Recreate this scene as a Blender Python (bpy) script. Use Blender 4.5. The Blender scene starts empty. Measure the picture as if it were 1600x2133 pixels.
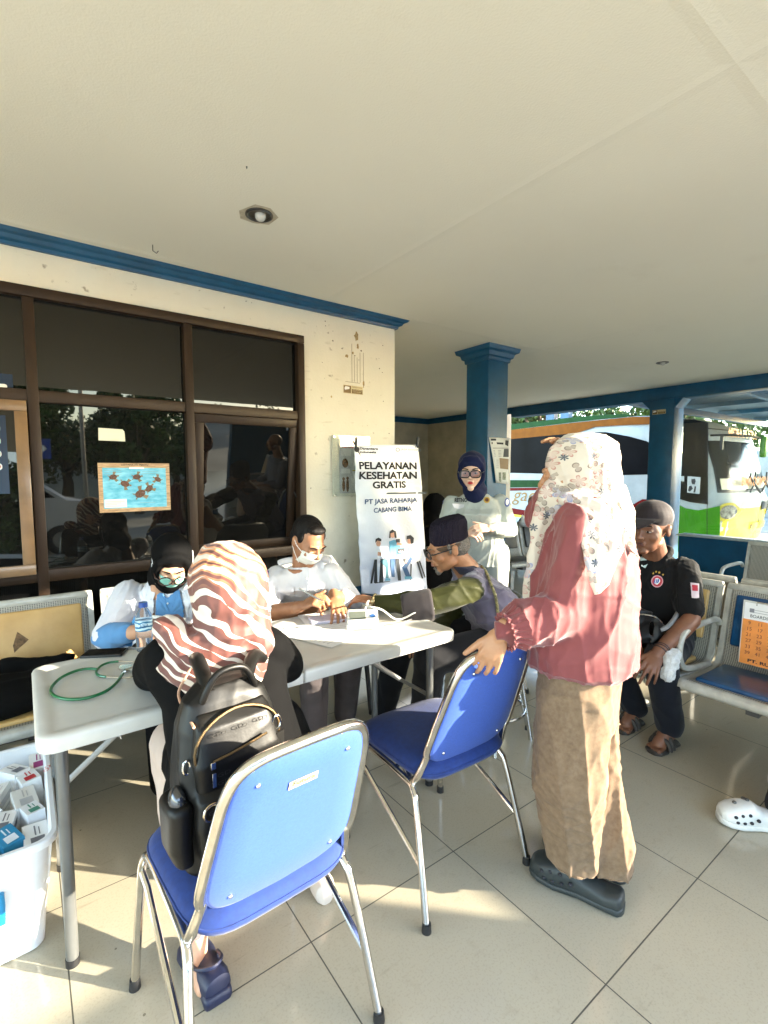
import bpy, bmesh, math, random
import numpy as np
from mathutils import Vector, Matrix, Euler, Quaternion
random.seed(7)
V = Vector
R = math.radians
sc = bpy.context.scene
COL = sc.collection

# ------------------------------------------------------------------ camera
H_CAM = 1.42
cam_d = bpy.data.cameras.new('camera')
cam = bpy.data.objects.new('camera', cam_d); COL.objects.link(cam)
YAW, PIT, ROL, FPX = R(53.55), R(4.503), R(-.15), 1019.9
cf = V((math.cos(YAW)*math.cos(PIT), math.sin(YAW)*math.cos(PIT), -math.sin(PIT)))
r0 = cf.cross(V((0, 0, 1))).normalized(); u0 = r0.cross(cf)
cr = r0*math.cos(ROL)+u0*math.sin(ROL); cu = -r0*math.sin(ROL)+u0*math.cos(ROL)
CP = V((0, 0, H_CAM))
cam.matrix_world = Matrix(((cr.x, cu.x, -cf.x, CP.x), (cr.y, cu.y, -cf.y, CP.y), (cr.z, cu.z, -cf.z, CP.z), (0, 0, 0, 1)))
cam_d.sensor_fit = 'VERTICAL'; cam_d.sensor_height = 36; cam_d.lens = 36*FPX/2133
cam_d.clip_start = .05; cam_d.clip_end = 400
sc.camera = cam

# ------------------------------------------------------------------ world, sun, exposure
SUN_AZ, SUN_EL = R(-46), R(14.5)          # measured from +X
w = bpy.data.worlds.new('World'); sc.world = w; w.use_nodes = True
nt = w.node_tree; nt.nodes.clear()
sky = nt.nodes.new('ShaderNodeTexSky'); sky.sky_type = 'NISHITA'; sky.sun_disc = False
sky.sun_elevation = SUN_EL; sky.sun_rotation = math.pi/2-SUN_AZ
sky.air_density = 1.0; sky.dust_density = .6; sky.ozone_density = 1.0
bg = nt.nodes.new('ShaderNodeBackground'); bg.inputs[1].default_value = .15
wo = nt.nodes.new('ShaderNodeOutputWorld')
nt.links.new(sky.outputs[0], bg.inputs[0]); nt.links.new(bg.outputs[0], wo.inputs[0])
sd = bpy.data.lights.new('sun', 'SUN'); sd.energy = 2.15; sd.angle = R(.55); sd.color = (1, .90, .72)
so = bpy.data.objects.new('sun', sd); COL.objects.link(so)
SUN_DIR = V((math.cos(SUN_AZ)*math.cos(SUN_EL), math.sin(SUN_AZ)*math.cos(SUN_EL), math.sin(SUN_EL)))
so.rotation_euler = SUN_DIR.to_track_quat('Z', 'Y').to_euler(); so.location = SUN_DIR*30
sc.view_settings.view_transform = 'Standard'; sc.view_settings.look = 'None'
sc.view_settings.exposure = 3.8; sc.view_settings.gamma = 1
sc.view_settings.use_curve_mapping = False
sc.cycles.use_denoising = True
sc.cycles.max_bounces = 10; sc.cycles.diffuse_bounces = 6; sc.cycles.glossy_bounces = 4
sc.cycles.transmission_bounces = 6; sc.cycles.transparent_max_bounces = 8
sc.cycles.sample_clamp_indirect = 6

# ------------------------------------------------------------------ pixel -> point in the place (at a true depth)
def ray(x, y): return cr*(x-800)/FPX + cu*(1066.5-y)/FPX + cf
def P(x, y, d): return CP+ray(x, y)*d                   # at camera depth d metres
def PX(x, y, X): r = ray(x, y); return CP+r*(X/r.x)      # on the plane x = X
def PY(x, y, Y): r = ray(x, y); return CP+r*(Y/r.y)
def PZ(x, y, Z=0): r = ray(x, y); return CP+r*((Z-H_CAM)/r.z)

# ------------------------------------------------------------------ materials
MATS = {}
def new_mat(name):
    m = bpy.data.materials.new(name); m.use_nodes = True
    return m, m.node_tree, m.node_tree.nodes['Principled BSDF']
def N(nt, t, **kw):
    n = nt.nodes.new(t)
    for k, v in kw.items():
        if hasattr(n, k): setattr(n, k, v)
    return n
def rgba(c): return (c[0], c[1], c[2], 1)
def mat(name, col, rough=.6, metal=0, spec=.5, var=.12, vscale=6, bump=0, bscale=60, col2=None, coat=0, sheen=0, sss=0, detail=4, bdist=.002, bdetail=3, stretch=None):
    if name in MATS: return MATS[name]
    m, nt, b = new_mat(name)
    tc = N(nt, 'ShaderNodeTexCoord')
    src = tc.outputs['Object']
    if stretch:
        mp = N(nt, 'ShaderNodeMapping'); mp.inputs['Scale'].default_value = stretch
        nt.links.new(src, mp.inputs[0]); src = mp.outputs[0]
    nz = N(nt, 'ShaderNodeTexNoise'); nz.inputs['Scale'].default_value = vscale; nz.inputs['Detail'].default_value = detail; nz.inputs['Roughness'].default_value = .6
    nt.links.new(src, nz.inputs['Vector'])
    rp = N(nt, 'ShaderNodeValToRGB'); rp.color_ramp.elements[0].position = .32; rp.color_ramp.elements[1].position = .68
    c2 = col2 if col2 else tuple(c*(1-var*2) for c in col)
    rp.color_ramp.elements[0].color = rgba(c2)
    rp.color_ramp.elements[1].color = rgba(tuple(min(1, c*(1+var*.5)) for c in col) if not col2 else col)
    nt.links.new(nz.outputs[0], rp.inputs[0]); nt.links.new(rp.outputs[0], b.inputs['Base Color'])
    b.inputs['Roughness'].default_value = rough; b.inputs['Metallic'].default_value = metal
    b.inputs['Specular IOR Level'].default_value = spec
    b.inputs['Coat Weight'].default_value = coat; b.inputs['Coat Roughness'].default_value = .15
    b.inputs['Sheen Weight'].default_value = sheen
    if sss:
        b.inputs['Subsurface Weight'].default_value = sss; b.inputs['Subsurface Radius'].default_value = (.02, .008, .004); b.inputs['Subsurface Scale'].default_value = .4
    if bump:
        n2 = N(nt, 'ShaderNodeTexNoise'); n2.inputs['Scale'].default_value = bscale; n2.inputs['Detail'].default_value = bdetail
        nt.links.new(src, n2.inputs['Vector'])
        bp = N(nt, 'ShaderNodeBump'); bp.inputs['Strength'].default_value = bump; bp.inputs['Distance'].default_value = bdist
        nt.links.new(n2.outputs[0], bp.inputs['Height']); nt.links.new(bp.outputs[0], b.inputs['Normal'])
    MATS[name] = m
    return m
def math_n(nt, op, a, b=None, c=None, clamp=False):
    n = nt.nodes.new('ShaderNodeMath'); n.operation = op; n.use_clamp = clamp
    for i, v in enumerate((a, b, c)):
        if v is None: continue
        if isinstance(v, (int, float)): n.inputs[i].default_value = v
        else: nt.links.new(v, n.inputs[i])
    return n.outputs[0]
def mix_n(nt, f, a, b):
    n = nt.nodes.new('ShaderNodeMix'); n.data_type = 'RGBA'
    for i, v in ((0, f), (6, a), (7, b)):
        if isinstance(v, (int, float)): n.inputs[i].default_value = v
        elif isinstance(v, tuple): n.inputs[i].default_value = rgba(v)
        else: nt.links.new(v, n.inputs[i])
    return n.outputs[2]

chrome = mat('chrome', (.72, .70, .66), rough=.16, metal=1, var=.1, vscale=20, bump=.15, bscale=300, bdist=.0005)
black_plastic = mat('black_plastic', (.012, .012, .013), rough=.45)
dark_metal = mat('dark_metal', (.12, .12, .12), rough=.35, metal=.8, bump=.1, bscale=200)
grey_metal = mat('grey_painted_metal', (.36, .35, .33), rough=.42, metal=.25, bump=.1, bscale=120, var=.1)
white_plain = mat('white_plain', (.78, .78, .76), rough=.6, var=.03)
ink = mat('black_ink', (.015, .015, .02), rough=.7, var=0)
navy_ink = mat('navy_ink', (.03, .06, .16), rough=.7, var=0)

# ------------------------------------------------------------------ mesh builder
ORG = {}
class MB:
    def __init__(s): s.bm = bmesh.new()
    def _xf(s, vs, Mx): bmesh.ops.transform(s.bm, matrix=Mx, verts=vs)
    def box(s, c, size, rot=None, bev=0, seg=2):
        r = bmesh.ops.create_cube(s.bm, size=1); vs = r['verts']
        Mx = Matrix.Translation(V(c)) @ (rot.to_4x4() if rot else Matrix()) @ Matrix.Diagonal((*size, 1))
        s._xf(vs, Mx)
        if bev:
            es = list({e for v in vs for e in v.link_edges})
            bmesh.ops.bevel(s.bm, geom=es, offset=bev, segments=seg, affect='EDGES', profile=.5)
        return s
    def ell(s, c, r, rot=None, seg=20):
        q = bmesh.ops.create_uvsphere(s.bm, u_segments=seg, v_segments=max(6, seg*2//3), radius=1)
        s._xf(q['verts'], Matrix.Translation(V(c)) @ (rot.to_4x4() if rot else Matrix()) @ Matrix.Diagonal((*r, 1)))
        return s
    def loft(s, rings, close=True, flip=False):
        # rings: lists of points, all the same length
        vr = [[s.bm.verts.new(p) for p in r] for r in rings]; n = len(vr[0]); fs = []
        for a, b in zip(vr, vr[1:]):
            for i in range(n):
                fs.append(s.bm.faces.new((a[i], a[(i+1) % n], b[(i+1) % n], b[i])))
        if close:
            fs.append(s.bm.faces.new(vr[0][::-1])); fs.append(s.bm.faces.new(vr[-1]))
        bmesh.ops.recalc_face_normals(s.bm, faces=fs)
        return s
    def tubeloft(s, secs, n=20, e=1.0):
        # secs: (centre, u vector, v vector): elliptical sections
        rings = []
        for c, u, v in secs:
            c, u, v = V(c), V(u), V(v); ring = []
            for i in range(n):
                a = 2*math.pi*i/n; ca, sa = math.cos(a), math.sin(a)
                ca = math.copysign(abs(ca)**e, ca); sa = math.copysign(abs(sa)**e, sa)
                ring.append(c+u*ca+v*sa)
            rings.append(ring)
        return s.loft(rings)
    def cap(s, p0, p1, r0, r1, n=14):
        p0, p1 = V(p0), V(p1); d = p1-p0; L = d.length
        if L < 1e-6: return s.ell(p0, (r0,)*3, seg=n)
        q = d.to_track_quat('Z', 'Y').to_matrix(); x, y, z = q @ V((1, 0, 0)), q @ V((0, 1, 0)), d/L
        secs = []
        for t in (-1, -.92, -.7, -.38, 0): secs.append((p0+z*r0*t, math.sqrt(max(0, 1-t*t))*r0+1e-4))
        for t in (0, .38, .7, .92, 1): secs.append((p1+z*r1*t, math.sqrt(max(0, 1-t*t))*r1+1e-4))
        return s.tubeloft([(c, x*r, y*r) for c, r in secs], n)
    def tube(s, pts, r, n=8, closed=False, sm=0, rads=None):
        pts = [V(p) for p in pts]
        if sm: pts, rads = catmull(pts, sm, closed, rads)
        m = len(pts); rings = []; prev = None
        for i, p in enumerate(pts):
            a = pts[i-1] if (i > 0 or closed) else p; b = pts[(i+1) % m] if (i < m-1 or closed) else p
            d = (b-a).normalized()
            if prev is None:
                x = d.orthogonal().normalized()
            else:
                x = (prev-d*prev.dot(d)).normalized()
            prev = x; y = d.cross(x); rr = rads[i] if rads else r
            rings.append([p+(x*math.cos(2*math.pi*k/n)+y*math.sin(2*math.pi*k/n))*rr for k in range(n)])
        if closed: rings.append(rings[0]); 
        return s.loft(rings, close=not closed)
    def prism(s, poly, d):
        # flat polygon given a thickness vector d
        poly = [V(p) for p in poly]; d = V(d)
        return s.loft([poly, [p+d for p in poly]])
    def cyl(s, p0, p1, r0, r1=None, n=20):
        p0, p1 = V(p0), V(p1); r1 = r0 if r1 is None else r1
        q = (p1-p0).to_track_quat('Z', 'Y').to_matrix(); x, y = q @ V((1, 0, 0)), q @ V((0, 1, 0))
        return s.tubeloft([(p0, x*r0, y*r0), (p1, x*r1, y*r1)], n)
    def quad(s, a, b, c, d):
        s.bm.faces.new([s.bm.verts.new(V(p)) for p in (a, b, c, d)]); return s
    def mesh(s, name):
        me = bpy.data.meshes.new(name); s.bm.to_mesh(me); s.bm.free(); return me
    def obj(s, name, m, parent=None, smooth=True, angle=40):
        return link(name, s.mesh(name), m, parent, smooth, angle)
def islands(o):
    # a repeated fitting becomes one object per piece
    me = o.data; bm = bmesh.new(); bm.from_mesh(me); bm.verts.ensure_lookup_table(); seen = {}; k = 0
    for v in bm.verts:
        if v.index in seen: continue
        st = [v]; seen[v.index] = k
        while st:
            a = st.pop()
            for e in a.link_edges:
                b_ = e.other_vert(a)
                if b_.index not in seen: seen[b_.index] = k; st.append(b_)
        k += 1
    if k < 2: bm.free(); return [o]
    out = []
    for i in range(k):
        c = bm.copy(); c.verts.ensure_lookup_table(); bmesh.ops.delete(c, geom=[v for v in c.verts if seen[v.index] != i], context='VERTS')
        m2 = me.copy() if i else None
        m2 = bpy.data.meshes.new(o.name.split('.')[0]); c.to_mesh(m2); c.free()
        for mm in me.materials: m2.materials.append(mm)
        q = bpy.data.objects.new(o.name.split('.')[0], m2); COL.objects.link(q); q.parent = o.parent; q.location = o.location; q.rotation_euler = o.rotation_euler
        for kk in o.keys(): q[kk] = o[kk]
        ORG[q.name] = ORG.get(o.name, V()); out.append(q)
    bm.free(); bpy.data.objects.remove(o); return out
def catmull(pts, k, closed=False, rads=None):
    out = []; ro = []; n = len(pts)
    g = (lambda i: pts[i % n]) if closed else (lambda i: pts[max(0, min(n-1, i))])
    for i in range(n if closed else n-1):
        a, b, c, d = g(i-1), g(i), g(i+1), g(i+2)
        for j in range(k):
            t = j/k
            out.append(.5*((2*b)+(c-a)*t+(2*a-5*b+4*c-d)*t*t+(3*b-a-3*c+d)*t**3))
            if rads: ro.append(rads[i]*(1-t)+rads[(i+1) % n]*t)
    if not closed:
        out.append(pts[-1])
        if rads: ro.append(rads[-1])
    return out, (ro if rads else None)
def link(name, me, m, parent=None, smooth=True, angle=40):
    o = bpy.data.objects.new(name, me); COL.objects.link(o)
    if m:
        for mm in (m if isinstance(m, (list, tuple)) else [m]): me.materials.append(mm)
    if parent is not None:
        g = ORG.get(parent.name, V((0, 0, 0)))
        me.transform(Matrix.Translation(-g)); o.parent = parent; ORG[o.name] = g
    else: ORG[o.name] = V((0, 0, 0))
    if smooth:
        me.polygons.foreach_set('use_smooth', [True]*len(me.polygons))
        try: me.set_sharp_from_angle(angle=R(angle))
        except Exception: pass
    return o
def tag(o, label=None, cat=None, group=None, kind=None):
    if label: o['label'] = label
    if cat: o['category'] = cat
    if group: o['group'] = group
    if kind: o['kind'] = kind
    return o
def thing(name, label, cat, loc=(0, 0, 0), group=None):
    o = bpy.data.objects.new(name, None); COL.objects.link(o); o.location = loc
    o.empty_display_size = .1; ORG[o.name] = V(loc)
    return tag(o, label, cat, group)
def recenter(o):
    # move a top-level mesh's origin to its lowest centre point
    me = o.data; c = sum((v.co for v in me.vertices), V())/len(me.vertices); c.z = min(v.co.z for v in me.vertices)
    me.transform(Matrix.Translation(-c)); o.location = c; return o
def copy_tree(o, parent=None):
    c = o.copy(); COL.objects.link(c); c.parent = parent
    if parent is None: ORG[c.name] = ORG[o.name].copy()
    for ch in [k for k in COL.objects if k.parent == o]: copy_tree(ch, c)
    return c

# ------------------------------------------------------------------ organic surfaces: shapes fused into one skin
def dedge(name, mb, voxel, smooth=2, fac=.5):
    me = mb.mesh(name); o = bpy.data.objects.new('tmp', me); COL.objects.link(o)
    md = o.modifiers.new('r', 'REMESH'); md.mode = 'VOXEL'; md.voxel_size = voxel; md.use_smooth_shade = True
    if smooth:
        ms = o.modifiers.new('s', 'SMOOTH'); ms.iterations = smooth; ms.factor = fac
    dg = bpy.context.evaluated_depsgraph_get(); dg.update()
    me2 = bpy.data.meshes.new_from_object(o.evaluated_get(dg)); me2.name = name
    bpy.data.objects.remove(o); bpy.data.meshes.remove(me)
    return me2
def disp(me, fn):
    n = len(me.vertices); co = np.empty(n*3); no = np.empty(n*3)
    me.vertices.foreach_get('co', co); me.vertices.foreach_get('normal', no)
    co = co.reshape(-1, 3); no = no.reshape(-1, 3)
    d = fn(co, no); co = co+(no*d[:, None] if d.ndim == 1 else d)
    me.vertices.foreach_set('co', co.ravel()); me.update()
def folds(amp, freq, along=(0, 0, 1), seed=0, sup=.15, n=4, sharp=1.4):
    rs = np.random.RandomState(seed); al = np.array(V(along).normalized())
    ks = []
    for i in range(n):
        k = rs.normal(size=3); k = k-al*(k@al)*(1-sup); k /= np.linalg.norm(k); ks.append((k*freq*(.6+.9*rs.rand()), rs.rand()*6.28, rs.normal(size=3)*freq*.25, rs.rand()*6))
    def f(co, no):
        t = np.zeros(len(co)); 
        for k, ph, k2, ph2 in ks:
            wv = 1.6*np.sin(co@k2+ph2)
            s = 1-np.abs(np.sin((co@k)*.85+ph+wv))
            t += (s**sharp)*(0.5+.5*np.sin(co@k2*.7+ph*3))
        return amp*.8*(t/n*2.2-.6)
    return f
def soft(name, mb, m, parent, voxel=.008, smooth=3, fn=None, fac=.5):
    me = dedge(name, mb, voxel, smooth, fac)
    for f in (fn if isinstance(fn, list) else [fn] if fn else []): disp(me, f)
    return link(name, me, m, parent, True, 180)

def text(body, h, origin, right, up, m, parent, name='lettering', align='CENTER', ext=.0006, width=None, bold=0, shear=0):
    cu_ = bpy.data.curves.new('t', 'FONT'); cu_.body = body; cu_.size = 1; cu_.align_x = align; cu_.align_y = 'BOTTOM'
    cu_.extrude = 0; cu_.offset = bold; cu_.shear = shear; cu_.resolution_u = 3
    o = bpy.data.objects.new('t', cu_); COL.objects.link(o)
    dg = bpy.context.evaluated_depsgraph_get(); dg.update()
    me = bpy.data.meshes.new_from_object(o.evaluated_get(dg)); bpy.data.objects.remove(o); bpy.data.curves.remove(cu_)
    xs = [v.co.x for v in me.vertices]
    wd = max(xs)-min(xs) if xs else 1
    k = h/.7; kx = (width/wd) if width else k
    right, up = V(right).normalized(), V(up).normalized(); nn = right.cross(up)
    for v in me.vertices:
        c = v.co.copy(); v.co = V(origin)+right*c.x*kx+up*c.y*k+nn*(.0012+ext)
    me.name = name
    return link(name, me, m, parent, False)
def flat(parts, name, m, parent, o, right, up, lift=.0015):
    # flat coloured outlines on a sheet: parts are polygons in sheet coordinates (metres)
    mb = MB(); right, up = V(right).normalized(), V(up).normalized(); nn = right.cross(up)
    for k, poly in enumerate(parts):
        vs = [mb.bm.verts.new(V(o)+right*x+up*y+nn*(lift+k*.00004)) for x, y in poly]
        mb.bm.faces.new(vs)
    return mb.obj(name, m, parent, smooth=False)
from mathutils.bvhtree import BVHTree
_bvh = {}
def surf(o, x, y, off=.002):
    # the point of a built surface that a line of sight meets, lifted off it a little
    if o.name not in _bvh:
        g = ORG[o.name]; _bvh[o.name] = BVHTree.FromPolygons([v.co+g for v in o.data.vertices], [tuple(p.vertices) for p in o.data.polygons])
    r = ray(x, y).normalized(); hit, n, i, d = _bvh[o.name].ray_cast(CP, r)
    if hit is None:
        hit, n, i, d = _bvh[o.name].find_nearest(CP+r*(V(o.parent.location if o.parent else (0, 0, 0))-CP).dot(r)); 
    if n.dot(r) > 0: n = -n
    return hit+n*off
def decal(o, px, m, nm, par, off=.003):
    # a cloth or print patch that follows the surface it is sewn on
    pts = [V((a, b_)) for a, b_ in px]; dense = []
    for a, b_ in zip(pts, pts[1:]+pts[:1]):
        k = max(1, int((b_-a).length/3)); dense += [a.lerp(b_, i/k) for i in range(k)]
    c = sum(pts, V((0, 0)))/len(pts); mb = MB(); rings = []
    for s in (1, .66, .33): rings.append([mb.bm.verts.new(surf(o, *(c.lerp(q, s)), off)) for q in dense])
    cv = mb.bm.verts.new(surf(o, c.x, c.y, off)); n = len(dense)
    for a, b_ in zip(rings, rings[1:]):
        for i in range(n): mb.bm.faces.new((a[i], a[(i+1) % n], b_[(i+1) % n], b_[i]))
    for i in range(n): mb.bm.faces.new((rings[-1][i], rings[-1][(i+1) % n], cv))
    return mb.obj(nm, m, par, angle=60)
def text_on(o, body, x, y, h, w_, m, par, nm='lettering', slope=0, off=.003, bold=0):
    q = text(body, .7, (0, 0, 0), (1, 0, 0), (0, 1, 0), m, None, name=nm, bold=bold)
    xs = [v.co.x for v in q.data.vertices]; sx_ = w_/(max(xs)-min(xs)); g = ORG.get(par.name, V())
    for v in q.data.vertices:
        px_, py_ = v.co.x*sx_, v.co.y/.7*h; v.co = surf(o, x+px_, y-py_+px_*slope, off)-g
    q.parent = par; ORG[q.name] = g
    return q
def circ(x, y, r, ry=None, n=16, a0=0):
    ry = ry or r
    return [(x+r*math.cos(2*math.pi*i/n+a0), y+ry*math.sin(2*math.pi*i/n+a0)) for i in range(n)]
def rect(x, y, w_, h_): return [(x, y), (x+w_, y), (x+w_, y+h_), (x, y+h_)]
# ================================================================== THE SETTING
ZC = 2.64            # ceiling height
WY = 3.2             # plane of the main wall
XR = 7.45            # far right wall line
# --- floor of big glossy tiles
m, nt_, b = new_mat('floor_tiles')
tc = N(nt_, 'ShaderNodeTexCoord'); sep = N(nt_, 'ShaderNodeSeparateXYZ'); nt_.links.new(tc.outputs['Object'], sep.inputs[0])
def joint(out, off):
    a = math_n(nt_, 'ADD', out, off); f = math_n(nt_, 'FRACT', math_n(nt_, 'DIVIDE', a, .6))
    d = math_n(nt_, 'MINIMUM', f, math_n(nt_, 'SUBTRACT', 1, f)); return math_n(nt_, 'MULTIPLY', d, .6), a
dx, ax = joint(sep.outputs[0], -.64+6); dy, ay = joint(sep.outputs[1], -.645+6)
dm = math_n(nt_, 'MINIMUM', dx, dy)
line = math_n(nt_, 'LESS_THAN', dm, .0019)
wn = N(nt_, 'ShaderNodeTexWhiteNoise'); wn.noise_dimensions = '2D'
cx = N(nt_, 'ShaderNodeCombineXYZ'); nt_.links.new(math_n(nt_, 'FLOOR', math_n(nt_, 'DIVIDE', ax, .6)), cx.inputs[0]); nt_.links.new(math_n(nt_, 'FLOOR', math_n(nt_, 'DIVIDE', ay, .6)), cx.inputs[1])
nt_.links.new(cx.outputs[0], wn.inputs['Vector'])
n1 = N(nt_, 'ShaderNodeTexNoise'); n1.inputs['Scale'].default_value = 2.2; n1.inputs['Detail'].default_value = 5; nt_.links.new(tc.outputs['Object'], n1.inputs['Vector'])
n2 = N(nt_, 'ShaderNodeTexNoise'); n2.inputs['Scale'].default_value = 160; n2.inputs['Detail'].default_value = 2; nt_.links.new(tc.outputs['Object'], n2.inputs['Vector'])
n3 = N(nt_, 'ShaderNodeTexNoise'); n3.inputs['Scale'].default_value = 14; n3.inputs['Detail'].default_value = 6; n3.inputs['Roughness'].default_value = .75; nt_.links.new(tc.outputs['Object'], n3.inputs['Vector'])
base = mix_n(nt_, n1.outputs[0], (.36, .32, .235), (.42, .38, .285))
base = mix_n(nt_, math_n(nt_, 'MULTIPLY', wn.outputs['Value'], .25), base, (.37, .33, .25))
base = mix_n(nt_, math_n(nt_, 'MULTIPLY', math_n(nt_, 'GREATER_THAN', n2.outputs[0], .58), .22), base, (.24, .21, .155))
dirt = math_n(nt_, 'MULTIPLY', math_n(nt_, 'SUBTRACT', n3.outputs[0], .56, clamp=True), 1.6, clamp=True)
base = mix_n(nt_, dirt, base, (.22, .185, .13))
# scuffs left by shoes and chair legs
msc = N(nt_, 'ShaderNodeMapping'); msc.inputs['Rotation'].default_value = (0, 0, .6); msc.inputs['Scale'].default_value = (3, 22, 1); nt_.links.new(tc.outputs['Object'], msc.inputs[0])
nsc = N(nt_, 'ShaderNodeTexNoise'); nsc.inputs['Scale'].default_value = 1.6; nsc.inputs['Detail'].default_value = 5; nt_.links.new(msc.outputs[0], nsc.inputs['Vector'])
base = mix_n(nt_, math_n(nt_, 'MULTIPLY', math_n(nt_, 'SUBTRACT', nsc.outputs[0], .66, clamp=True), 4, clamp=True), base, (.20, .17, .12))
# scattered specks of grit
vo = N(nt_, 'ShaderNodeTexVoronoi'); vo.inputs['Scale'].default_value = 7; nt_.links.new(tc.outputs['Object'], vo.inputs['Vector'])
base = mix_n(nt_, math_n(nt_, 'MULTIPLY', math_n(nt_, 'LESS_THAN', vo.outputs['Distance'], .028), .7), base, (.10, .08, .05))
base = mix_n(nt_, line, base, (.06, .055, .04))
nt_.links.new(base, b.inputs['Base Color'])
rg = math_n(nt_, 'ADD', math_n(nt_, 'MULTIPLY', n3.outputs[0], .17), .035); nt_.links.new(math_n(nt_, 'ADD', rg, math_n(nt_, 'MULTIPLY', line, .5)), b.inputs['Roughness'])
b.inputs['Specular IOR Level'].default_value = .5
bp_ = N(nt_, 'ShaderNodeBump'); bp_.inputs['Strength'].default_value = .35; bp_.inputs['Distance'].default_value = .001
nt_.links.new(math_n(nt_, 'SUBTRACT', math_n(nt_, 'MULTIPLY', n1.outputs[0], 1.0), line), bp_.inputs['Height']); nt_.links.new(bp_.outputs[0], b.inputs['Normal'])
floor_mat = m
f = MB().box((2.2, 2.7, -.1), (10.5+4, 11.8, .2)).obj('floor', floor_mat, smooth=False)
f.data.transform(Matrix.Translation(V((0, 0, 0)))); tag(f, kind='structure')
ground_m = mat('yard_ground', (.50, .47, .41), rough=.9, vscale=.6, var=.2, bump=.4, bscale=8, bdist=.02, detail=8)
g = MB()
g.bm.faces.new([g.bm.verts.new(p) for p in ((-200, -200, -.3), (200, -200, -.3), (200, 200, -.3), (-200, 200, -.3))])
tag(g.obj('ground', ground_m, smooth=False), kind='structure')

# --- plaster ceiling
cm, nt_, b = new_mat('ceiling_plaster')
tc = N(nt_, 'ShaderNodeTexCoord')
n1 = N(nt_, 'ShaderNodeTexNoise'); n1.inputs['Scale'].default_value = 1.1; n1.inputs['Detail'].default_value = 6; nt_.links.new(tc.outputs['Object'], n1.inputs['Vector'])
c1 = mix_n(nt_, n1.outputs[0], (.74, .71, .60), (.81, .78, .67))
wv = N(nt_, 'ShaderNodeTexNoise'); wv.inputs['Scale'].default_value = 2.4; wv.inputs['Detail'].default_value = 8; wv.inputs['Roughness'].default_value = .7
nt_.links.new(tc.outputs['Object'], wv.inputs['Vector'])
st = math_n(nt_, 'MULTIPLY', math_n(nt_, 'SUBTRACT', wv.outputs[0], .60, clamp=True), 1.2, clamp=True)
c1 = mix_n(nt_, st, c1, (.60, .55, .42))
nt_.links.new(c1, b.inputs['Base Color']); b.inputs['Roughness'].default_value = .8; b.inputs['Specular IOR Level'].default_value = .25
n2 = N(nt_, 'ShaderNodeTexNoise'); n2.inputs['Scale'].default_value = 130; n2.inputs['Detail'].default_value = 3; nt_.links.new(tc.outputs['Object'], n2.inputs['Vector'])
sx = N(nt_, 'ShaderNodeSeparateXYZ'); nt_.links.new(tc.outputs['Object'], sx.inputs[0])
def seam(o_, off):
    fr = math_n(nt_, 'FRACT', math_n(nt_, 'DIVIDE', math_n(nt_, 'ADD', o_, off), 2.44)); d = math_n(nt_, 'MULTIPLY', math_n(nt_, 'ABSOLUTE', math_n(nt_, 'SUBTRACT', fr, .5)), 2.44)
    return math_n(nt_, 'SUBTRACT', 1, math_n(nt_, 'DIVIDE', d, .035), clamp=True)
sm_ = math_n(nt_, 'MAXIMUM', seam(sx.outputs[0], 9.2), seam(sx.outputs[1], 10.35))
hh = math_n(nt_, 'ADD', math_n(nt_, 'MULTIPLY', n2.outputs[0], .35), math_n(nt_, 'MULTIPLY', sm_, .9))
hh = math_n(nt_, 'ADD', hh, math_n(nt_, 'MULTIPLY', n1.outputs[0], 3))
bp_ = N(nt_, 'ShaderNodeBump'); bp_.inputs['Strength'].default_value = .8; bp_.inputs['Distance'].default_value = .004
nt_.links.new(hh, bp_.inputs['Height']); nt_.links.new(bp_.outputs[0], b.inputs['Normal'])
c = MB().box((1.6, 3.25, ZC+.15), (11.7, 10.5, .3)).obj('ceiling', cm, smooth=False); tag(c, kind='structure')

# --- dirty cream wall paint
wm, nt_, b = new_mat('wall_paint')
tc = N(nt_, 'ShaderNodeTexCoord')
n1 = N(nt_, 'ShaderNodeTexNoise'); n1.inputs['Scale'].default_value = 3; n1.inputs['Detail'].default_value = 8; n1.inputs['Roughness'].default_value = .65; nt_.links.new(tc.outputs['Object'], n1.inputs['Vector'])
sx = N(nt_, 'ShaderNodeSeparateXYZ'); nt_.links.new(tc.outputs['Object'], sx.inputs[0])
c1 = mix_n(nt_, n1.outputs[0], (.62, .58, .47), (.76, .73, .62))
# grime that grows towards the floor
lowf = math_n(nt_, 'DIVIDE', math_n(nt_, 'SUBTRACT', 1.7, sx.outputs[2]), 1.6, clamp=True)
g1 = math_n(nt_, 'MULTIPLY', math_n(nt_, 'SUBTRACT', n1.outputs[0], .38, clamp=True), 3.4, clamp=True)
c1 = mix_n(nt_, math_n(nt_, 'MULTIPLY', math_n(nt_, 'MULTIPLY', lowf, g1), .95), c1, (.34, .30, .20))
v1 = N(nt_, 'ShaderNodeTexNoise'); v1.inputs['Scale'].default_value = 17; v1.inputs['Detail'].default_value = 4; v1.inputs['Roughness'].default_value = .5; nt_.links.new(tc.outputs['Object'], v1.inputs['Vector'])
c1 = mix_n(nt_, math_n(nt_, 'MULTIPLY', math_n(nt_, 'SUBTRACT', v1.outputs[0], .66, clamp=True), 9, clamp=True), c1, (.20, .16, .10))
mpp = N(nt_, 'ShaderNodeMapping'); mpp.inputs['Scale'].default_value = (3.5, 3.5, 14); nt_.links.new(tc.outputs['Object'], mpp.inputs[0])
v2 = N(nt_, 'ShaderNodeTexNoise'); v2.inputs['Scale'].default_value = 2; v2.inputs['Detail'].default_value = 7; nt_.links.new(mpp.outputs[0], v2.inputs['Vector'])
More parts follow.
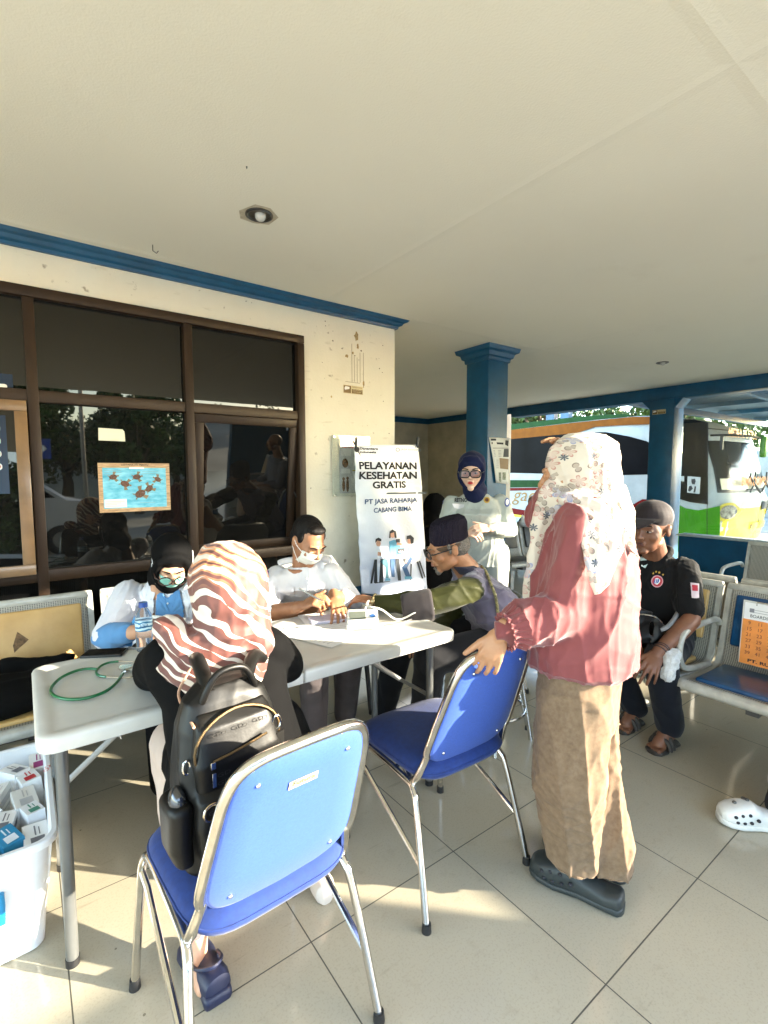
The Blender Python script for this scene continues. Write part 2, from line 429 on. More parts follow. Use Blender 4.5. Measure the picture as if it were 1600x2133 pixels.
c1 = mix_n(nt_, math_n(nt_, 'MULTIPLY', math_n(nt_, 'SUBTRACT', v2.outputs[0], .63, clamp=True), 3.5, clamp=True), c1, (.42, .38, .28))
nt_.links.new(c1, b.inputs['Base Color']); b.inputs['Roughness'].default_value = .62; b.inputs['Specular IOR Level'].default_value = .3
n2 = N(nt_, 'ShaderNodeTexNoise'); n2.inputs['Scale'].default_value = 60; n2.inputs['Detail'].default_value = 5; nt_.links.new(tc.outputs['Object'], n2.inputs['Vector'])
bp_ = N(nt_, 'ShaderNodeBump'); bp_.inputs['Strength'].default_value = .5; bp_.inputs['Distance'].default_value = .002
nt_.links.new(n2.outputs[0], bp_.inputs['Height']); nt_.links.new(bp_.outputs[0], b.inputs['Normal'])
beige_m = mat('beige_wall', (.50, .45, .34), rough=.75, vscale=3, var=.12, bump=.3, bscale=50, detail=7)
blue_m = mat('blue_paint', (.002, .078, .17), rough=.38, vscale=5, var=.15, bump=.3, bscale=25, detail=7, bdist=.003)
brown_m = mat('brown_wood', (.030, .016, .008), spec=.3, rough=.45, vscale=3, var=.12, bump=.25, bscale=30, stretch=(6, 6, 1))
tan_m = mat('tan_aluminium', (.20, .115, .05), rough=.35, vscale=5, var=.18, bump=.2, bscale=40, coat=.3)

X0, XO1, ZO1 = -3.6, 1.655, 2.392         # wall start, opening's right edge, opening's top
wall = thing('main_wall', 'long cream wall with peeling paint and the brown window, beside the folding table', 'wall', (1.9, WY, 0))
mb = MB()
mb.box(((X0+XO1)/2, WY+.1, (ZO1+ZC)/2), (XO1-X0, .2, ZC-ZO1))
mb.box(((XO1+2.474)/2, WY+.1, ZC/2), (2.474-XO1, .2, ZC))
mb.box((2.374, (WY+.2+8.4)/2, ZC/2), (.2, 8.4-WY-.2, ZC))
mb.obj('plaster', wm, wall, smooth=False)
# blue moulded cornice, carried round the corner
prof = [(0, -.062), (.018, -.062), (.022, -.046), (.040, -.038), (.050, -.022), (.072, -.014), (.082, 0)]
def cornice(mb, path, outs, sc_=1.0, z=ZC):
    rings = []
    for p, o_ in zip(path, outs):
        o_ = V((o_[0], o_[1], 0)); rings.append([V((p[0], p[1], z-.0005))+o_*(.0)]+[V((p[0], p[1], z-.0005+h*sc_))+o_*(d*sc_) for d, h in prof])
    mb.loft(rings)
mb = MB(); cornice(mb, [(X0, WY-.001), (2.475, WY-.001), (2.475, 8.39)], [(0, -1), (1, -1), (1, 0)], 1.05)
mb.obj('cornice', blue_m, wall, angle=25)
MB().box(((XO1+2.478)/2, WY-.004, .265), (2.478-XO1+.0, .012, .53)).obj('blue_dado', blue_m, wall, smooth=False)
# scars and stains on the wall
stain_m = mat('bare_plaster', (.42, .30, .13), rough=.9, vscale=40, var=.3)
dark_spot = mat('wall_spots', (.07, .05, .035), rough=.9)
rs = random.Random(3)
def blotch(mb, x, z, rx, rz, y=WY-.0025):
    pts = []
    for i in range(14):
        a = 2*math.pi*i/14; k = .6+.6*rs.random(); pts.append(V((x+rx*k*math.cos(a), y, z+rz*k*math.sin(a))))
    mb.bm.faces.new([mb.bm.verts.new(p) for p in pts])
mb = MB()
for px, py, rx, ry in ((742, 700, 8, 13), (745, 722, 4, 8), (722, 742, 5, 5), (735, 735, 3, 4), (757, 800, 3, 10), (690, 826, 3, 3)):
    p = PY(px, py, WY); blotch(mb, p.x, p.z, rx*.0027, ry*.0027)
mb.obj('paint_scar', stain_m, wall, smooth=False)
mb = MB()
for k, (px, py, r_) in enumerate(((712, 726, 3), (752, 731, 3.5), (739, 741, 2.5), (790, 768, 3), (714, 725, 2), (796, 776, 2), (797, 720, 2.5), (693, 710, 3), (677, 669, 2.5), (678, 679, 2), (671, 755, 1.5), (676, 788, 1.5), (798, 836, 2.5), (810, 903, 2.5), (764, 856, 1.5), (647, 1017, 2.5), (693, 690, 1.5), (747, 750, 2), (789, 747, 1.5), (735, 1170, 1.5), (680, 1122, 1.2), (605, 630, 1.5), (455, 590, 1), (512, 628, 2), (524, 631, 1.5), (700, 1010, 1))):
    p = PY(px, py, WY); blotch(mb, p.x, p.z, r_*.0020, r_*.0018, WY-.0035-k*.00003)
mb.obj('spot', dark_spot, wall, smooth=False)
scr = mat('scratch_lines', (.30, .24, .15), rough=.9)
mb = MB()
for px, y0, y1 in ((733, 716, 795), (738, 740, 795), (744, 745, 797), (750, 735, 797), (757, 735, 805)):
    a, b_ = PY(px, y0, WY), PY(px, y1, WY); mb.box(((a.x+b_.x)/2, WY-.0015, (a.z+b_.z)/2), (.0022, .002, a.z-b_.z))
a = PY(722, 795, WY); mb.box((a.x+.055, WY-.0016, a.z), (.13, .002, .003))
mb.obj('scratch', scr, wall, smooth=False)

# --- the window band
win = thing('window', 'wide brown framed window of dark tinted glass with two top-hung sashes', 'window', (0, WY, 0))
glass_m, nt_, b = new_mat('tinted_glass')
b.inputs['Base Color'].default_value = (.006, .006, .006, 1); b.inputs['Roughness'].default_value = .015; b.inputs['IOR'].default_value = 1.52
b.inputs['Specular IOR Level'].default_value = .5; b.inputs['Specular Tint'].default_value = (1, .93, .78, 1)
tc = N(nt_, 'ShaderNodeTexCoord'); n1 = N(nt_, 'ShaderNodeTexNoise'); n1.inputs['Scale'].default_value = 2; nt_.links.new(tc.outputs['Object'], n1.inputs['Vector'])
bp_ = N(nt_, 'ShaderNodeBump'); bp_.inputs['Strength'].default_value = .12; bp_.inputs['Distance'].default_value = .004; nt_.links.new(n1.outputs[0], bp_.inputs['Height']); nt_.links.new(bp_.outputs[0], b.inputs['Normal'])
fy = WY+.02; D_ = .075
mb = MB()
mb.box(((X0+XO1)/2, fy, ZO1-.028), (XO1-X0, D_, .054), bev=.004)
mb.box((XO1-.027, fy, .1+(ZO1-.056-.1)/2), (.052, D_+.004, ZO1-.158), bev=.004)
mulls = (-2.33, -1.55, -.74, .07, .862)
for x in mulls: mb.box((x, fy, (.1+ZO1-.056)/2), (.05, D_+.002, ZO1-.158), bev=.004)
mb.box(((X0+XO1)/2, fy-.003, 1.832), (XO1-X0-.06, D_-.02, .062), bev=.004)
mb.box(((X0+XO1)/2, fy-.003, .872), (XO1-X0-.06, D_-.02, .066), bev=.004)
mb.box(((X0+XO1)/2, fy, .075), (XO1-X0, D_, .15), bev=.004)
mb.obj('frame', brown_m, win, angle=30)
edges = [X0]+list(mulls)+[XO1-.025]
for i in range(len(edges)-1):
    a, b_ = edges[i]+.02, edges[i+1]-.02
    MB().box(((a+b_)/2, fy+.012, (1.863+ZO1-.05)/2), (b_-a, .006, ZO1-1.91)).obj('pane', glass_m, win, smooth=False)
    MB().box(((a+b_)/2, fy+.012, (.15+.84)/2), (b_-a, .006, .69)).obj('lower_pane', glass_m, win, smooth=False)
    if i not in (3, 5): MB().box(((a+b_)/2, fy+.012, (.9+1.805)/2), (b_-a, .006, .905)).obj('pane', glass_m, win, smooth=False)
def sash(x0, x1, ang, mt, dark):
    # top-hung sash swung outwards
    Mr = Matrix.Rotation(-R(ang), 3, 'X'); org = V(((x0+x1)/2, fy-(.03 if ang > 0 else .012), 1.80)); w_, h_ = x1-x0, .905
    def T(x, y, z): return org+Mr @ V((x, y, z))
    mb = MB(); t = .055
    for (cx_, cz, sx_, sz) in ((0, -t/2, w_, t), (0, -h_+t/2, w_, t), (-w_/2+t/2, -h_/2, t, h_-2*t), (w_/2-t/2, -h_/2, t, h_-2*t)):
        mb.box(T(cx_, 0, cz), (sx_-.0005, .035, sz-.0005), rot=Mr, bev=.003)
    s_ = mb.obj('sash', mt, win, angle=30)
    MB().box(T(0, .004, -h_/2), (w_-2*t+.012, .006, h_-2*t+.012), rot=Mr).obj('sash_pane', glass_m, s_, smooth=False)
    mb = MB()
    for k in (-.27, .25): mb.box(T(k*w_, -.005, .006), (.045, .01, .012), rot=Mr, bev=.002)
    mb.obj('hinge', dark_metal, s_)
    mb = MB(); mb.tube([T(w_/2-.01, .0, -h_*.55), V((org.x+w_/2-.005, fy, 1.25))], .004); mb.obj('stay', dark_metal, s_)
sash(.892, 1.598, -6.5, brown_m, 0)
sash(-.71, .04, 5, tan_m, 0)
# added black board stands in for the darkness of the room behind the glass
MB().box(((X0+XO1)/2, WY+.16, ZO1/2), (XO1-X0, .05, ZO1-.02)).obj('dark_room_board', black_plastic, win, smooth=False)

# --- far walls, beams and pillars on the right
far = thing('far_wall', 'plain beige wall with a blue cornice at the back, beyond the standing woman', 'wall', (6, 8.4, 0))
MB().box(((2.5+XR+.2)/2, 8.5, ZC/2), (XR+.2-2.5, .2, ZC)).obj('plaster', beige_m, far, smooth=False)
MB().box((XR+.1, (6.22+8.4)/2, ZC/2), (.2, 8.4-6.22, ZC-.002)).obj('side_wall', beige_m, far, smooth=False)
mb = MB(); mb.box(((2.5+XR)/2, 8.385, ZC-.06), (XR-2.5, .03, .118)); mb.box((XR-.015, (6.05+8.37)/2, ZC-.06), (.03, 8.37-6.05, .118)); mb.obj('cornice', blue_m, far, smooth=False)
pil = thing('pillar', 'square blue pillar with a moulded capital behind the standing officer woman', 'pillar', (3.8, 3.4, 0))
def pillar_geo(px, py, hw, par, cap_=True, nm='shaft'):
    MB().box((px, py, ZC/2), (hw*2, hw*2, ZC-.002), bev=.008).obj(nm, blue_m, par, angle=30)
    if cap_:
        mb = MB(); rings = []
        for d, h in [(0.004, -.135), (.012, -.13), (.016, -.10), (.034, -.09), (.045, -.055), (.075, -.04), (.085, -.002)]:
            s_ = hw+d; rings.append([V((px+i*s_, py+j*s_, ZC+h)) for i, j in ((-1, -1), (1, -1), (1, 1), (-1, 1))])
        mb.loft(rings); mb.obj('capital', blue_m, par, angle=20)
pillar_geo(3.80, 3.40, .145, pil)
side = thing('side_wall', 'blue painted frame with low parapet and fixed glass pane towards the parked bus', 'wall', (XR, 1, 0))
mb = MB()
mb.box((XR+.1, 2.0, ZC-.09), (.24, 8.1, .178), bev=.006)
mb.obj('beam', blue_m, side, angle=30)
mb = MB(); mb.box((XR+.1, .53, .27), (.2, 5.06, .54), bev=.01); mb.obj('parapet', blue_m, side, angle=30)
MB().box((XR+.07, .53, .548), (.26, 5.08, .022), bev=.004).obj('parapet_cap', mat('pale_sill', (.45, .50, .50), rough=.5), side, angle=30)
gp, nt_, b = new_mat('clear_glass')
nt_.nodes.remove(b); ga = N(nt_, 'ShaderNodeBsdfGlossy'); ga.inputs['Roughness'].default_value = .01; ta = N(nt_, 'ShaderNodeBsdfTransparent'); ta.inputs[0].default_value = (.93, .97, .96, 1)
mx = N(nt_, 'ShaderNodeMixShader'); fr = N(nt_, 'ShaderNodeFresnel'); fr.inputs[0].default_value = 1.5
nt_.links.new(math_n(nt_, 'ADD', fr.outputs[0], .03), mx.inputs[0]); nt_.links.new(ta.outputs[0], mx.inputs[1]); nt_.links.new(ga.outputs[0], mx.inputs[2]); nt_.links.new(mx.outputs[0], nt_.nodes['Material Output'].inputs[0])
MB().box((XR+.1, .56, 1.5), (.008, 5.1, 1.86)).obj('glass_pane', gp, side, smooth=False)
p2 = thing('pillar', 'blue pillar with a small brown sticker next to the glass pane and the bus door', 'pillar', (XR, 3.35, 0))
MB().box((XR+.09, 3.33, ZC/2-.09), (.32, .33, ZC-.18), bev=.006).obj('shaft', blue_m, p2, angle=30)
mb = MB()
mb.prism([(XR-.05, 3.50, 2.455), (XR-.05, 3.50, 2.33), (XR-.05, 3.62, 2.455)], (.26, 0, 0))
mb.prism([(XR-.05, 3.16, 2.455), (XR-.05, 3.16, 2.33), (XR-.05, 3.06, 2.455)], (.26, 0, 0)); mb.obj('bracket', blue_m, p2, smooth=False)
# pillars at the open edge (they stand out of frame and mirror in the glass)
p3 = thing('pillar', 'blue pillar mirrored in the right-hand window sash, at the open edge of the canopy', 'pillar', (3.8, -.2, 0)); pillar_geo(3.80, -.25, .145, p3)

pw = thing('shade_wall', 'low blue wall added out of frame to shade the floor, notched to let a sun band through', 'wall', (5.2, -2, 0))  # added unseen sun blocker; its sloping notch shapes the lit band on the floor
mb = MB(); mb.prism([(2.95, -2.06, -.3), (7.4, -2.06, -.3), (7.4, -2.06, 1.22), (4.45, -2.06, 1.22), (3.97, -2.06, 1.03), (3.95, -2.06, 1.22), (2.95, -2.06, 1.22)], (0, .12, 0)); mb.obj('shade_slab', blue_m, pw, smooth=False)
# --- ceiling lamps (switched off)
glassy = mat('lamp_glass', (.55, .53, .48), rough=.15, coat=.6, var=.05)
for i, (x, y, lab) in enumerate(((.964, 2.291, 'round recessed ceiling lamp with a bulging bulb above the folding table'), (5.785, 2.624, 'small recessed ceiling lamp far back near the blue beam'))):
    t = thing('ceiling_lamp', lab, 'ceiling lamp', (x, y, ZC), 'recessed ceiling lamps')
    mb = MB(); rings = []
    for r_, z in ((.064, -.0005), (.064, -.006), (.057, -.009), (.050, -.006), (.046, -.001)):
        rings.append([V((x+r_*math.cos(a*math.pi/16), y+r_*math.sin(a*math.pi/16), ZC+z)) for a in range(32)])
    mb.loft(rings, close=False); mb.obj('rim', dark_metal, t)
    mb = MB(); mb.cyl((x, y, ZC-.0015), (x, y, ZC-.0008), .047, n=28); mb.obj('reflector', mat('dull_reflector', (.22, .20, .17), rough=.3, metal=.7), t)
    mb = MB(); mb.ell((x+.004, y-.004, ZC-.006), (.026, .026, .026)); mb.obj('bulb', glassy, t)
    if i == 0:
        mb = MB(); mb.bm.faces.new([mb.bm.verts.new(V((x+dx_, y+dy_, ZC-.0007))) for dx_, dy_ in ((-.09, .02), (-.05, -.075), (.02, -.085), (.085, -.03), (.075, .06), (.01, .09), (-.06, .085))]); mb.obj('patch', mat('ceiling_patch', (.52, .46, .34), rough=.9, vscale=30), t, smooth=False)

# small stains and hooks on the ceiling
mb = MB(); p = PZ(318, 510, ZC); mb.tube([p, p+V((.0, .0, -.03)), p+V((.02, .01, -.035)), p+V((.03, .012, -.02))], .0022)
o = mb.obj('ceiling_hook', dark_metal); tag(o, 'small bent wire hook in the ceiling above the window', 'hook')
p = PZ(514, 347, ZC); mb = MB(); mb.cyl(p, p-V((0, 0, .008)), .003, .0015, n=8); o = mb.obj('nail', dark_metal); tag(o, 'tiny dark nail in the ceiling in front of the recessed lamp', 'nail')
# ================================================================== FURNITURE
def rrect(x0, y0, x1, y1, r, n=6):
    pts = []
    for cx_, cy_, a0 in ((x1-r, y1-r, 0), (x0+r, y1-r, 90), (x0+r, y0+r, 180), (x1-r, y0+r, 270)):
        for i in range(n+1): a = R(a0+90*i/n); pts.append((cx_+r*math.cos(a), cy_+r*math.sin(a)))
    return pts
# --- folding table
table_m = mat('table_plastic', (.60, .585, .54), rough=.33, vscale=8, var=.05, bump=.25, bscale=420, bdist=.0008)
TX0, TX1, TY0, TY1, TZ = -.005, 1.50, 1.485, 2.105, .74
tb = thing('folding_table', 'white plastic folding table with a fold across its middle and round metal legs', 'table', (.75, 1.8, 0))
def top_half(x0, x1, rl, rr):
    mb = MB(); z = TZ
    def pts(i, zz):
        out = []
        for cx_, cy_, a0, r_ in ((x1, TY1, 0, rr), (x0, TY1, 90, rl), (x0, TY0, 180, rl), (x1, TY0, 270, rr)):
            sx_ = -1 if a0 in (0, 270) else 1; sy_ = -1 if a0 in (0, 90) else 1
            r_ = max(r_, .006)
            for k in range(7):
                a = R(a0+90*k/6); ri = max(r_-i, .002)
                out.append(V((cx_+sx_*max(r_, i+.002)+ri*math.cos(a), cy_+sy_*max(r_, i+.002)+ri*math.sin(a), zz)))
        return out
    mb.loft([pts(.012, z-.045), pts(.002, z-.043), pts(0, z-.030), pts(0, z-.010), pts(.004, z-.003), pts(.012, z), pts(.034, z), pts(.040, z-.0025), pts(.06, z-.003)])
    return mb.obj('tabletop', table_m, tb, angle=50)
top_half(TX0, .7525, .05, .008); top_half(.7545, TX1, .008, .05)
leg_m = mat('leg_grey', (.17, .175, .17), rough=.32, metal=.55, bump=.08, bscale=90)
for x in (.052, 1.435):
    for y in (1.60, 2.03):
        mb = MB(); mb.cyl((x, y, .02), (x, y, .70), .0165, n=18); lg = mb.obj('leg', leg_m, tb)
        MB().cyl((x, y, 0), (x, y, .022), .0185, n=18).obj('foot_cap', black_plastic, lg)
    mb = MB(); mb.tube([(x, 1.60, .685), (x, 2.03, .685)], .013, n=10); mb.tube([(x, 1.60, .42), (x, 2.03, .42)], .009, n=8)
    mb.obj('crossbar', leg_m, tb)
    s = 1 if x < 1 else -1
    mb = MB(); mb.tube([(x, 1.815, .42), (x+s*.20, 1.815, .575)], .010, n=8); mb.tube([(x+s*.17, 1.80, .560), (x+s*.42, 1.80, .69)], .012, n=8)
    mb.box((x+s*.22, 1.81, .586), (.14, .012, .03), rot=Matrix.Rotation(-s*R(33), 3, 'Y'), bev=.002)
    br = mb.obj('brace', grey_metal, tb)
    mb = MB(); mb.cyl((x+s*.235, 1.825, .60), (x+s*.235, 1.79, .60), .009); mb.tube([(x+s*.165, 1.798, .585), (x+s*.165, 1.835, .585), (x+s*.175, 1.835, .535), (x+s*.175, 1.798, .535)], .0025, closed=True); mb.obj('lock_ring', chrome, br)
mb = MB()
for y in (1.53, 2.06): mb.box((.75, y, .688), (1.36, .02, .016))
mb.box((.70, 1.60, .69), (.05, .02, .04)); mb.box((.81, 1.60, .69), (.05, .02, .04)); mb.obj('under_rail', grey_metal, tb, smooth=False)
emb = mat('moulded_letters', (.52, .51, .47), rough=.35, var=.02)

# --- blue banquet chairs with chromed tube
fabric_blue = mat('blue_chair_fabric', (.004, .028, .165), rough=.85, vscale=60, var=.2, bump=.5, bscale=500, sheen=.1, col2=(.003, .020, .12), bdist=.001)
fabric_back = mat('blue_panel', (.022, .075, .36), rough=.7, vscale=180, var=.10, bump=.4, bscale=420, sheen=.08, bdist=.001, detail=8)
def chair(label, loc, rz, group='blue chairs with chromed frames'):
    t = thing('banquet_chair', label, 'chair', (0, 0, 0), group)
    mb = MB()     # seat cushion, slightly crowned with rounded front
    def so(i, z):
        pts = []
        for k in range(40):
            a = 2*math.pi*k/40; ca, sa = math.cos(a), math.sin(a); e = .42
            x = math.copysign(abs(ca)**e, ca)*(.222-i); y = math.copysign(abs(sa)**e, sa)*(.21-i)
            x *= 1-.10*(-(y-.2)/.42) if y < .2 else 1
            pts.append(V((x, y+.015, z+.006*math.cos(y*7))))
        return pts
    mb.loft([so(.04, .418), so(.008, .424), so(0, .437), so(.0, .452), so(.012, .470), so(.04, .482), so(.09, .487), so(.16, .489)])
    mb.obj('seat', fabric_blue, t, angle=60)
    mb = MB(); mb.tube([so(-.0015, .447)[k] for k in range(40)], .003, n=5, closed=True); mb.obj('seat_piping', fabric_blue, t)
    # backrest panel
    def back(x, s):   # s 0..1 up the leaning back
        z = .455+.415*s; y = -.140-.155*s-.02*math.cos(x*5); return V((x, y, z))
    ppl = []
    for k in range(44):
        a = 2*math.pi*k/44; ca, sa = math.cos(a), math.sin(a); e = .36
        x = math.copysign(abs(ca)**e, ca)*.170; s = .515+math.copysign(abs(sa)**e, sa)*.462
        x *= 1-.22*(s-.5); ppl.append((x, s+(.03*(1-(x/.175)**2) if s > .7 else -.02*(1-(x/.175)**2))))
    nb = V((0, -.97, .24))
    def ringp(sc_, off): return [back(x*sc_, .515+(s-.515)*sc_)+nb*off for x, s in ppl]
    mb = MB(); mb.loft([ringp(.6, .0125), ringp(.96, .012), ringp(1, .006), ringp(1, -.006), ringp(.97, -.016), ringp(.85, -.030), ringp(.4, -.034)])
    mb.obj('backrest', fabric_back, t, angle=60)
    # tube loop round the back, its ends curling under the seat
    lp = []
    for x, s in ppl: lp.append((x*1.055, .515+(s-.515)*1.03))
    top = [back(x, s) for x, s in lp if s > .12]
    top.sort(key=lambda p: math.atan2(p.x, p.z-.62))
    rt = [V((.165, -.04, .405)), V((.188, -.10, .400)), V((.196, -.14, .43))]
    path = [V((-p.x, p.y, p.z)) for p in rt] + top + rt[::-1]
    mb = MB(); mb.tube(path, .0125, n=10, sm=3); mb.obj('back_frame', chrome, t, angle=60)
    for s in (-1, 1):
        mb = MB(); mb.tube([(s*.243, .243, .012), (s*.222, .222, .30), (s*.214, .208, .385), (s*.205, .15, .412), (s*.200, -.08, .403), (s*.203, -.135, .385), (s*.212, -.165, .32), (s*.236, -.243, .012)], .0115, n=10, sm=5)
        fr_ = mb.obj('leg_frame', chrome, t, angle=60)
        mb = MB(); mb.tube([(s*.219, .205, .355), (s*.215, .165, .335), (s*.222, -.20, .175)], .0085, n=8); mb.obj('stretcher', chrome, t)
        for y in (.243, -.243): MB().cyl((s*.243 if y > 0 else s*.236, y, 0), (s*.2425 if y > 0 else s*.235, y, .028), .0155, .0135, n=14).obj('rubber_foot', black_plastic, fr_)
    mb = MB()
    for x, s in ((-.105, .86), (.105, .86), (-.125, .14), (.125, .14)): mb.ell(back(x, s)+nb*.0125, (.0055, .0055, .0055), seg=10)
    mb.obj('screw', chrome, t)
    mb = MB(); mb.tube([(-.203, -.02, .408), (.203, -.02, .408)], .008); mb.tube([(-.203, .12, .41), (.203, .12, .41)], .008); mb.obj('crossbar', chrome, t)
    t.location = loc; t.rotation_euler = (0, 0, rz)
    return t, back, nb
sticker_m = mat('old_sticker', (.62, .50, .28), rough=.5, vscale=60, var=.15)
ch1, back_f, back_n = chair('blue chair nearest the camera, holding the backpack on its seat', (.436, 1.183, 0), R(2))
st_ = MB()
a0 = back_f(-.048, .80); a1 = back_f(.012, .80); up_ = (back_f(0, .9)-back_f(0, .7)).normalized(); rgt = V((1, 0, 0))
o_ = back_f(-.0, .77)+back_n*.0135
rot_ = Matrix((rgt, up_, rgt.cross(up_))).transposed()
sk = MB(); sk.box(o_, (.068, .021, .0008), rot=rot_); s_ob = sk.obj('sticker', sticker_m, ch1, smooth=False)
text('Futura', .013, o_+back_n*.0002-up_*.006, rgt, up_, ink, s_ob, name='lettering', width=.052)
ch2, _, _ = chair('blue chair under the hand of the woman in the pink blouse', (1.188, 1.296, 0), R(-2))
ch3, _, _ = chair('dark blue chair back half hidden between the vest man and the pink blouse', (2.23, 1.97, 0), R(38))

# --- perforated steel waiting benches
pf, nt_, b = new_mat('perforated_steel')
tc = N(nt_, 'ShaderNodeTexCoord'); sx = N(nt_, 'ShaderNodeSeparateXYZ'); nt_.links.new(tc.outputs['Object'], sx.inputs[0])
def cell(o_, s): return math_n(nt_, 'SUBTRACT', math_n(nt_, 'FRACT', math_n(nt_, 'DIVIDE', o_, s)), .5)
yz = math_n(nt_, 'ADD', sx.outputs[1], sx.outputs[2])
rr = math_n(nt_, 'ADD', math_n(nt_, 'POWER', cell(sx.outputs[0], .0095), 2), math_n(nt_, 'POWER', cell(yz, .0095), 2))
hole = math_n(nt_, 'LESS_THAN', rr, .085)
nt_.links.new(mix_n(nt_, hole, (.30, .285, .24), (.015, .015, .012)), b.inputs['Base Color']); b.inputs['Roughness'].default_value = .42; b.inputs['Metallic'].default_value = .1
frame_m = mat('bench_frame_paint', (.42, .41, .36), rough=.36, vscale=14, var=.14, bump=.2, bscale=60, metal=.1, coat=.3)
pad_y = mat('yellow_vinyl_pad', (.52, .33, .12), rough=.42, vscale=7, var=.15, bump=.4, bscale=40, detail=7, col2=(.42, .25, .08), bdist=.003)
pad_b = mat('blue_vinyl_pad', (.004, .06, .16), rough=.30, vscale=9, var=.2, bump=.35, bscale=60, detail=6, coat=.3)
pad_k = mat('dark_vinyl_pad', (.045, .042, .034), rough=.4, vscale=9, var=.2, bump=.3, bscale=50)
def sprof(n=0):
    # seat profile in (y, z): rolled front edge, dip, rise into the back
    return [(0, .385), (.012, .412), (.035, .422), (.10, .412), (.22, .398), (.34, .392), (.42, .398), (.465, .425), (.490, .48), (.515, .58), (.545, .70), (.572, .79), (.590, .812)]
def bench(label, n, loc, rz, pads, arms=(), sw=.55, gap=.035, group='steel waiting benches'):
    t = thing('waiting_bench', label, 'bench', (0, 0, 0), group)
    L = n*sw
    pr = sprof(); pv = [V((0, y, z)) for y, z in pr]; sm_, _ = catmull(pv, 3)
    def shell(mb, x0, x1, th, inset=0):
        off = []
        for i, p in enumerate(sm_):
            a, c_ = sm_[max(0, i-1)], sm_[min(len(sm_)-1, i+1)]; d = (c_-a).normalized(); nn = V((0, -d.z, d.y)); off.append(p-nn*th)
        ring = sm_+off[::-1]
        mb.loft([[V((x0, p.y, p.z)) for p in ring], [V((x1, p.y, p.z)) for p in ring]])
    for i in range(n):
        x0 = i*sw+gap/2; x1 = (i+1)*sw-gap/2
        mb = MB(); shell(mb, x0+.02, x1-.02, .006); s_ = mb.obj('seat_shell', pf, t, smooth=False)
        mb = MB(); r_ = .0165
        a, e_ = x0+.012, x1-.012
        path = [V((a, p.y, p.z)) for p in sm_]; path += [V((e_, p.y, p.z)) for p in sm_[::-1]]
        rings = []
        for x in (a, e_):
            shell(mb, x-.017, x+.017, .026)
        mb.cyl((a, .012, .40), (e_, .012, .40), .026, n=14); mb.box(((a+e_)/2, .587, .80), (e_-a+.034, .032, .038), rot=Matrix.Rotation(R(-14), 3, 'X'), bev=.010)
        mb.obj('seat_rim', frame_m, t, angle=35)
        pm = pads[i] if i < len(pads) else None
        if pm:
            MB().box(((x0+x1)/2, .235, .413), (sw-gap-.10, .36, .030), rot=Matrix.Rotation(R(-3), 3, 'X'), bev=.011, seg=3).obj('seat_cushion', pm, t, angle=50)
            MB().box(((x0+x1)/2, .516, .635), (sw-gap-.10, .026, .27), rot=Matrix.Rotation(R(-15), 3, 'X'), bev=.010, seg=3).obj('back_cushion', pm, t, angle=50)
        mb = MB(); mb.box(((x0+x1)/2, .24, .345), (.05, .30, .05)); mb.obj('bracket', dark_metal, t, smooth=False)
    MB().box((L/2, .24, .315), (L-.1, .08, .045), bev=.006).obj('beam', frame_m, t, angle=30)
    for x in (.22, L-.22):
        mb = MB(); mb.box((x, .24, .16), (.04, .06, .30)); mb.tube([(x, -.02, .018), (x, .24, .06), (x, .50, .018)], .018, n=10, sm=4); mb.cyl((x, -.02, 0), (x, -.02, .012), .022); mb.cyl((x, .5, 0), (x, .5, .012), .022)
        mb.obj('leg', frame_m, t, angle=40)
    for k in arms:
        x = k*sw; mb = MB()
        mb.tube([(x, .40, .40), (x, .13, .44), (x, .045, .50), (x, .04, .585), (x, .10, .635), (x, .30, .640), (x, .47, .63), (x, .515, .60)], .0155, n=10, sm=5)
        mb.obj('armrest', frame_m, t, angle=60)
    t.location = loc; t.rotation_euler = (0, 0, rz)
    return t
bl = bench('steel bench under the window, its seats padded in torn yellow and in blue', 4, (-1.455, 2.345, 0), 0, [pad_y, pad_y, pad_y, pad_b], sw=.58, gap=.045)
br_ = bench('steel bench of the man in the cap, a calendar leaning on its blue seat', 4, (2.515, 1.60, 0), R(-90), [pad_y, pad_b, pad_y, pad_y], arms=(1, 3), sw=.58, gap=.03)
b3 = bench('steel bench standing back to back with the man in the cap', 4, (3.88, -.72, 0), R(90), [], arms=(2,), sw=.58)
b4 = bench('steel bench with chromed armrests in front of the low blue parapet', 3, (4.55, 1.55, 0), R(-90), [None, None, None], arms=(0, 1, 2, 3), sw=.55)
b5 = bench('steel bench with dark backs behind the pillar, a plastic bag on top', 3, (4.25, 3.45, 0), R(-12), [pad_k, pad_k, pad_k], sw=.58)
# torn patch in the yellow back
tear = MB(); b0 = V((-.13, 2.862, .665))
def bk(px, py): 
    # point on the leaning back cushion of the left bench
    r = ray(px, py); n_ = V((0, -math.cos(R(15)), math.sin(R(15)))); p0 = V((0, 2.345+.516, .635))-(-n_)*0+n_*.0142; t_ = (p0-CP).dot(n_)/r.dot(n_); return CP+r*t_
tear.bm.faces.new([tear.bm.verts.new(bk(*p)) for p in ((30, 1360), (27, 1345), (36, 1316), (45, 1322), (60, 1332), (52, 1340), (38, 1352))])
te = tear.obj('tear', mat('torn_foam', (.17, .10, .05), rough=.95, vscale=60, var=.3), bl, smooth=False); te.data.transform(Matrix.Translation(-bl.location))
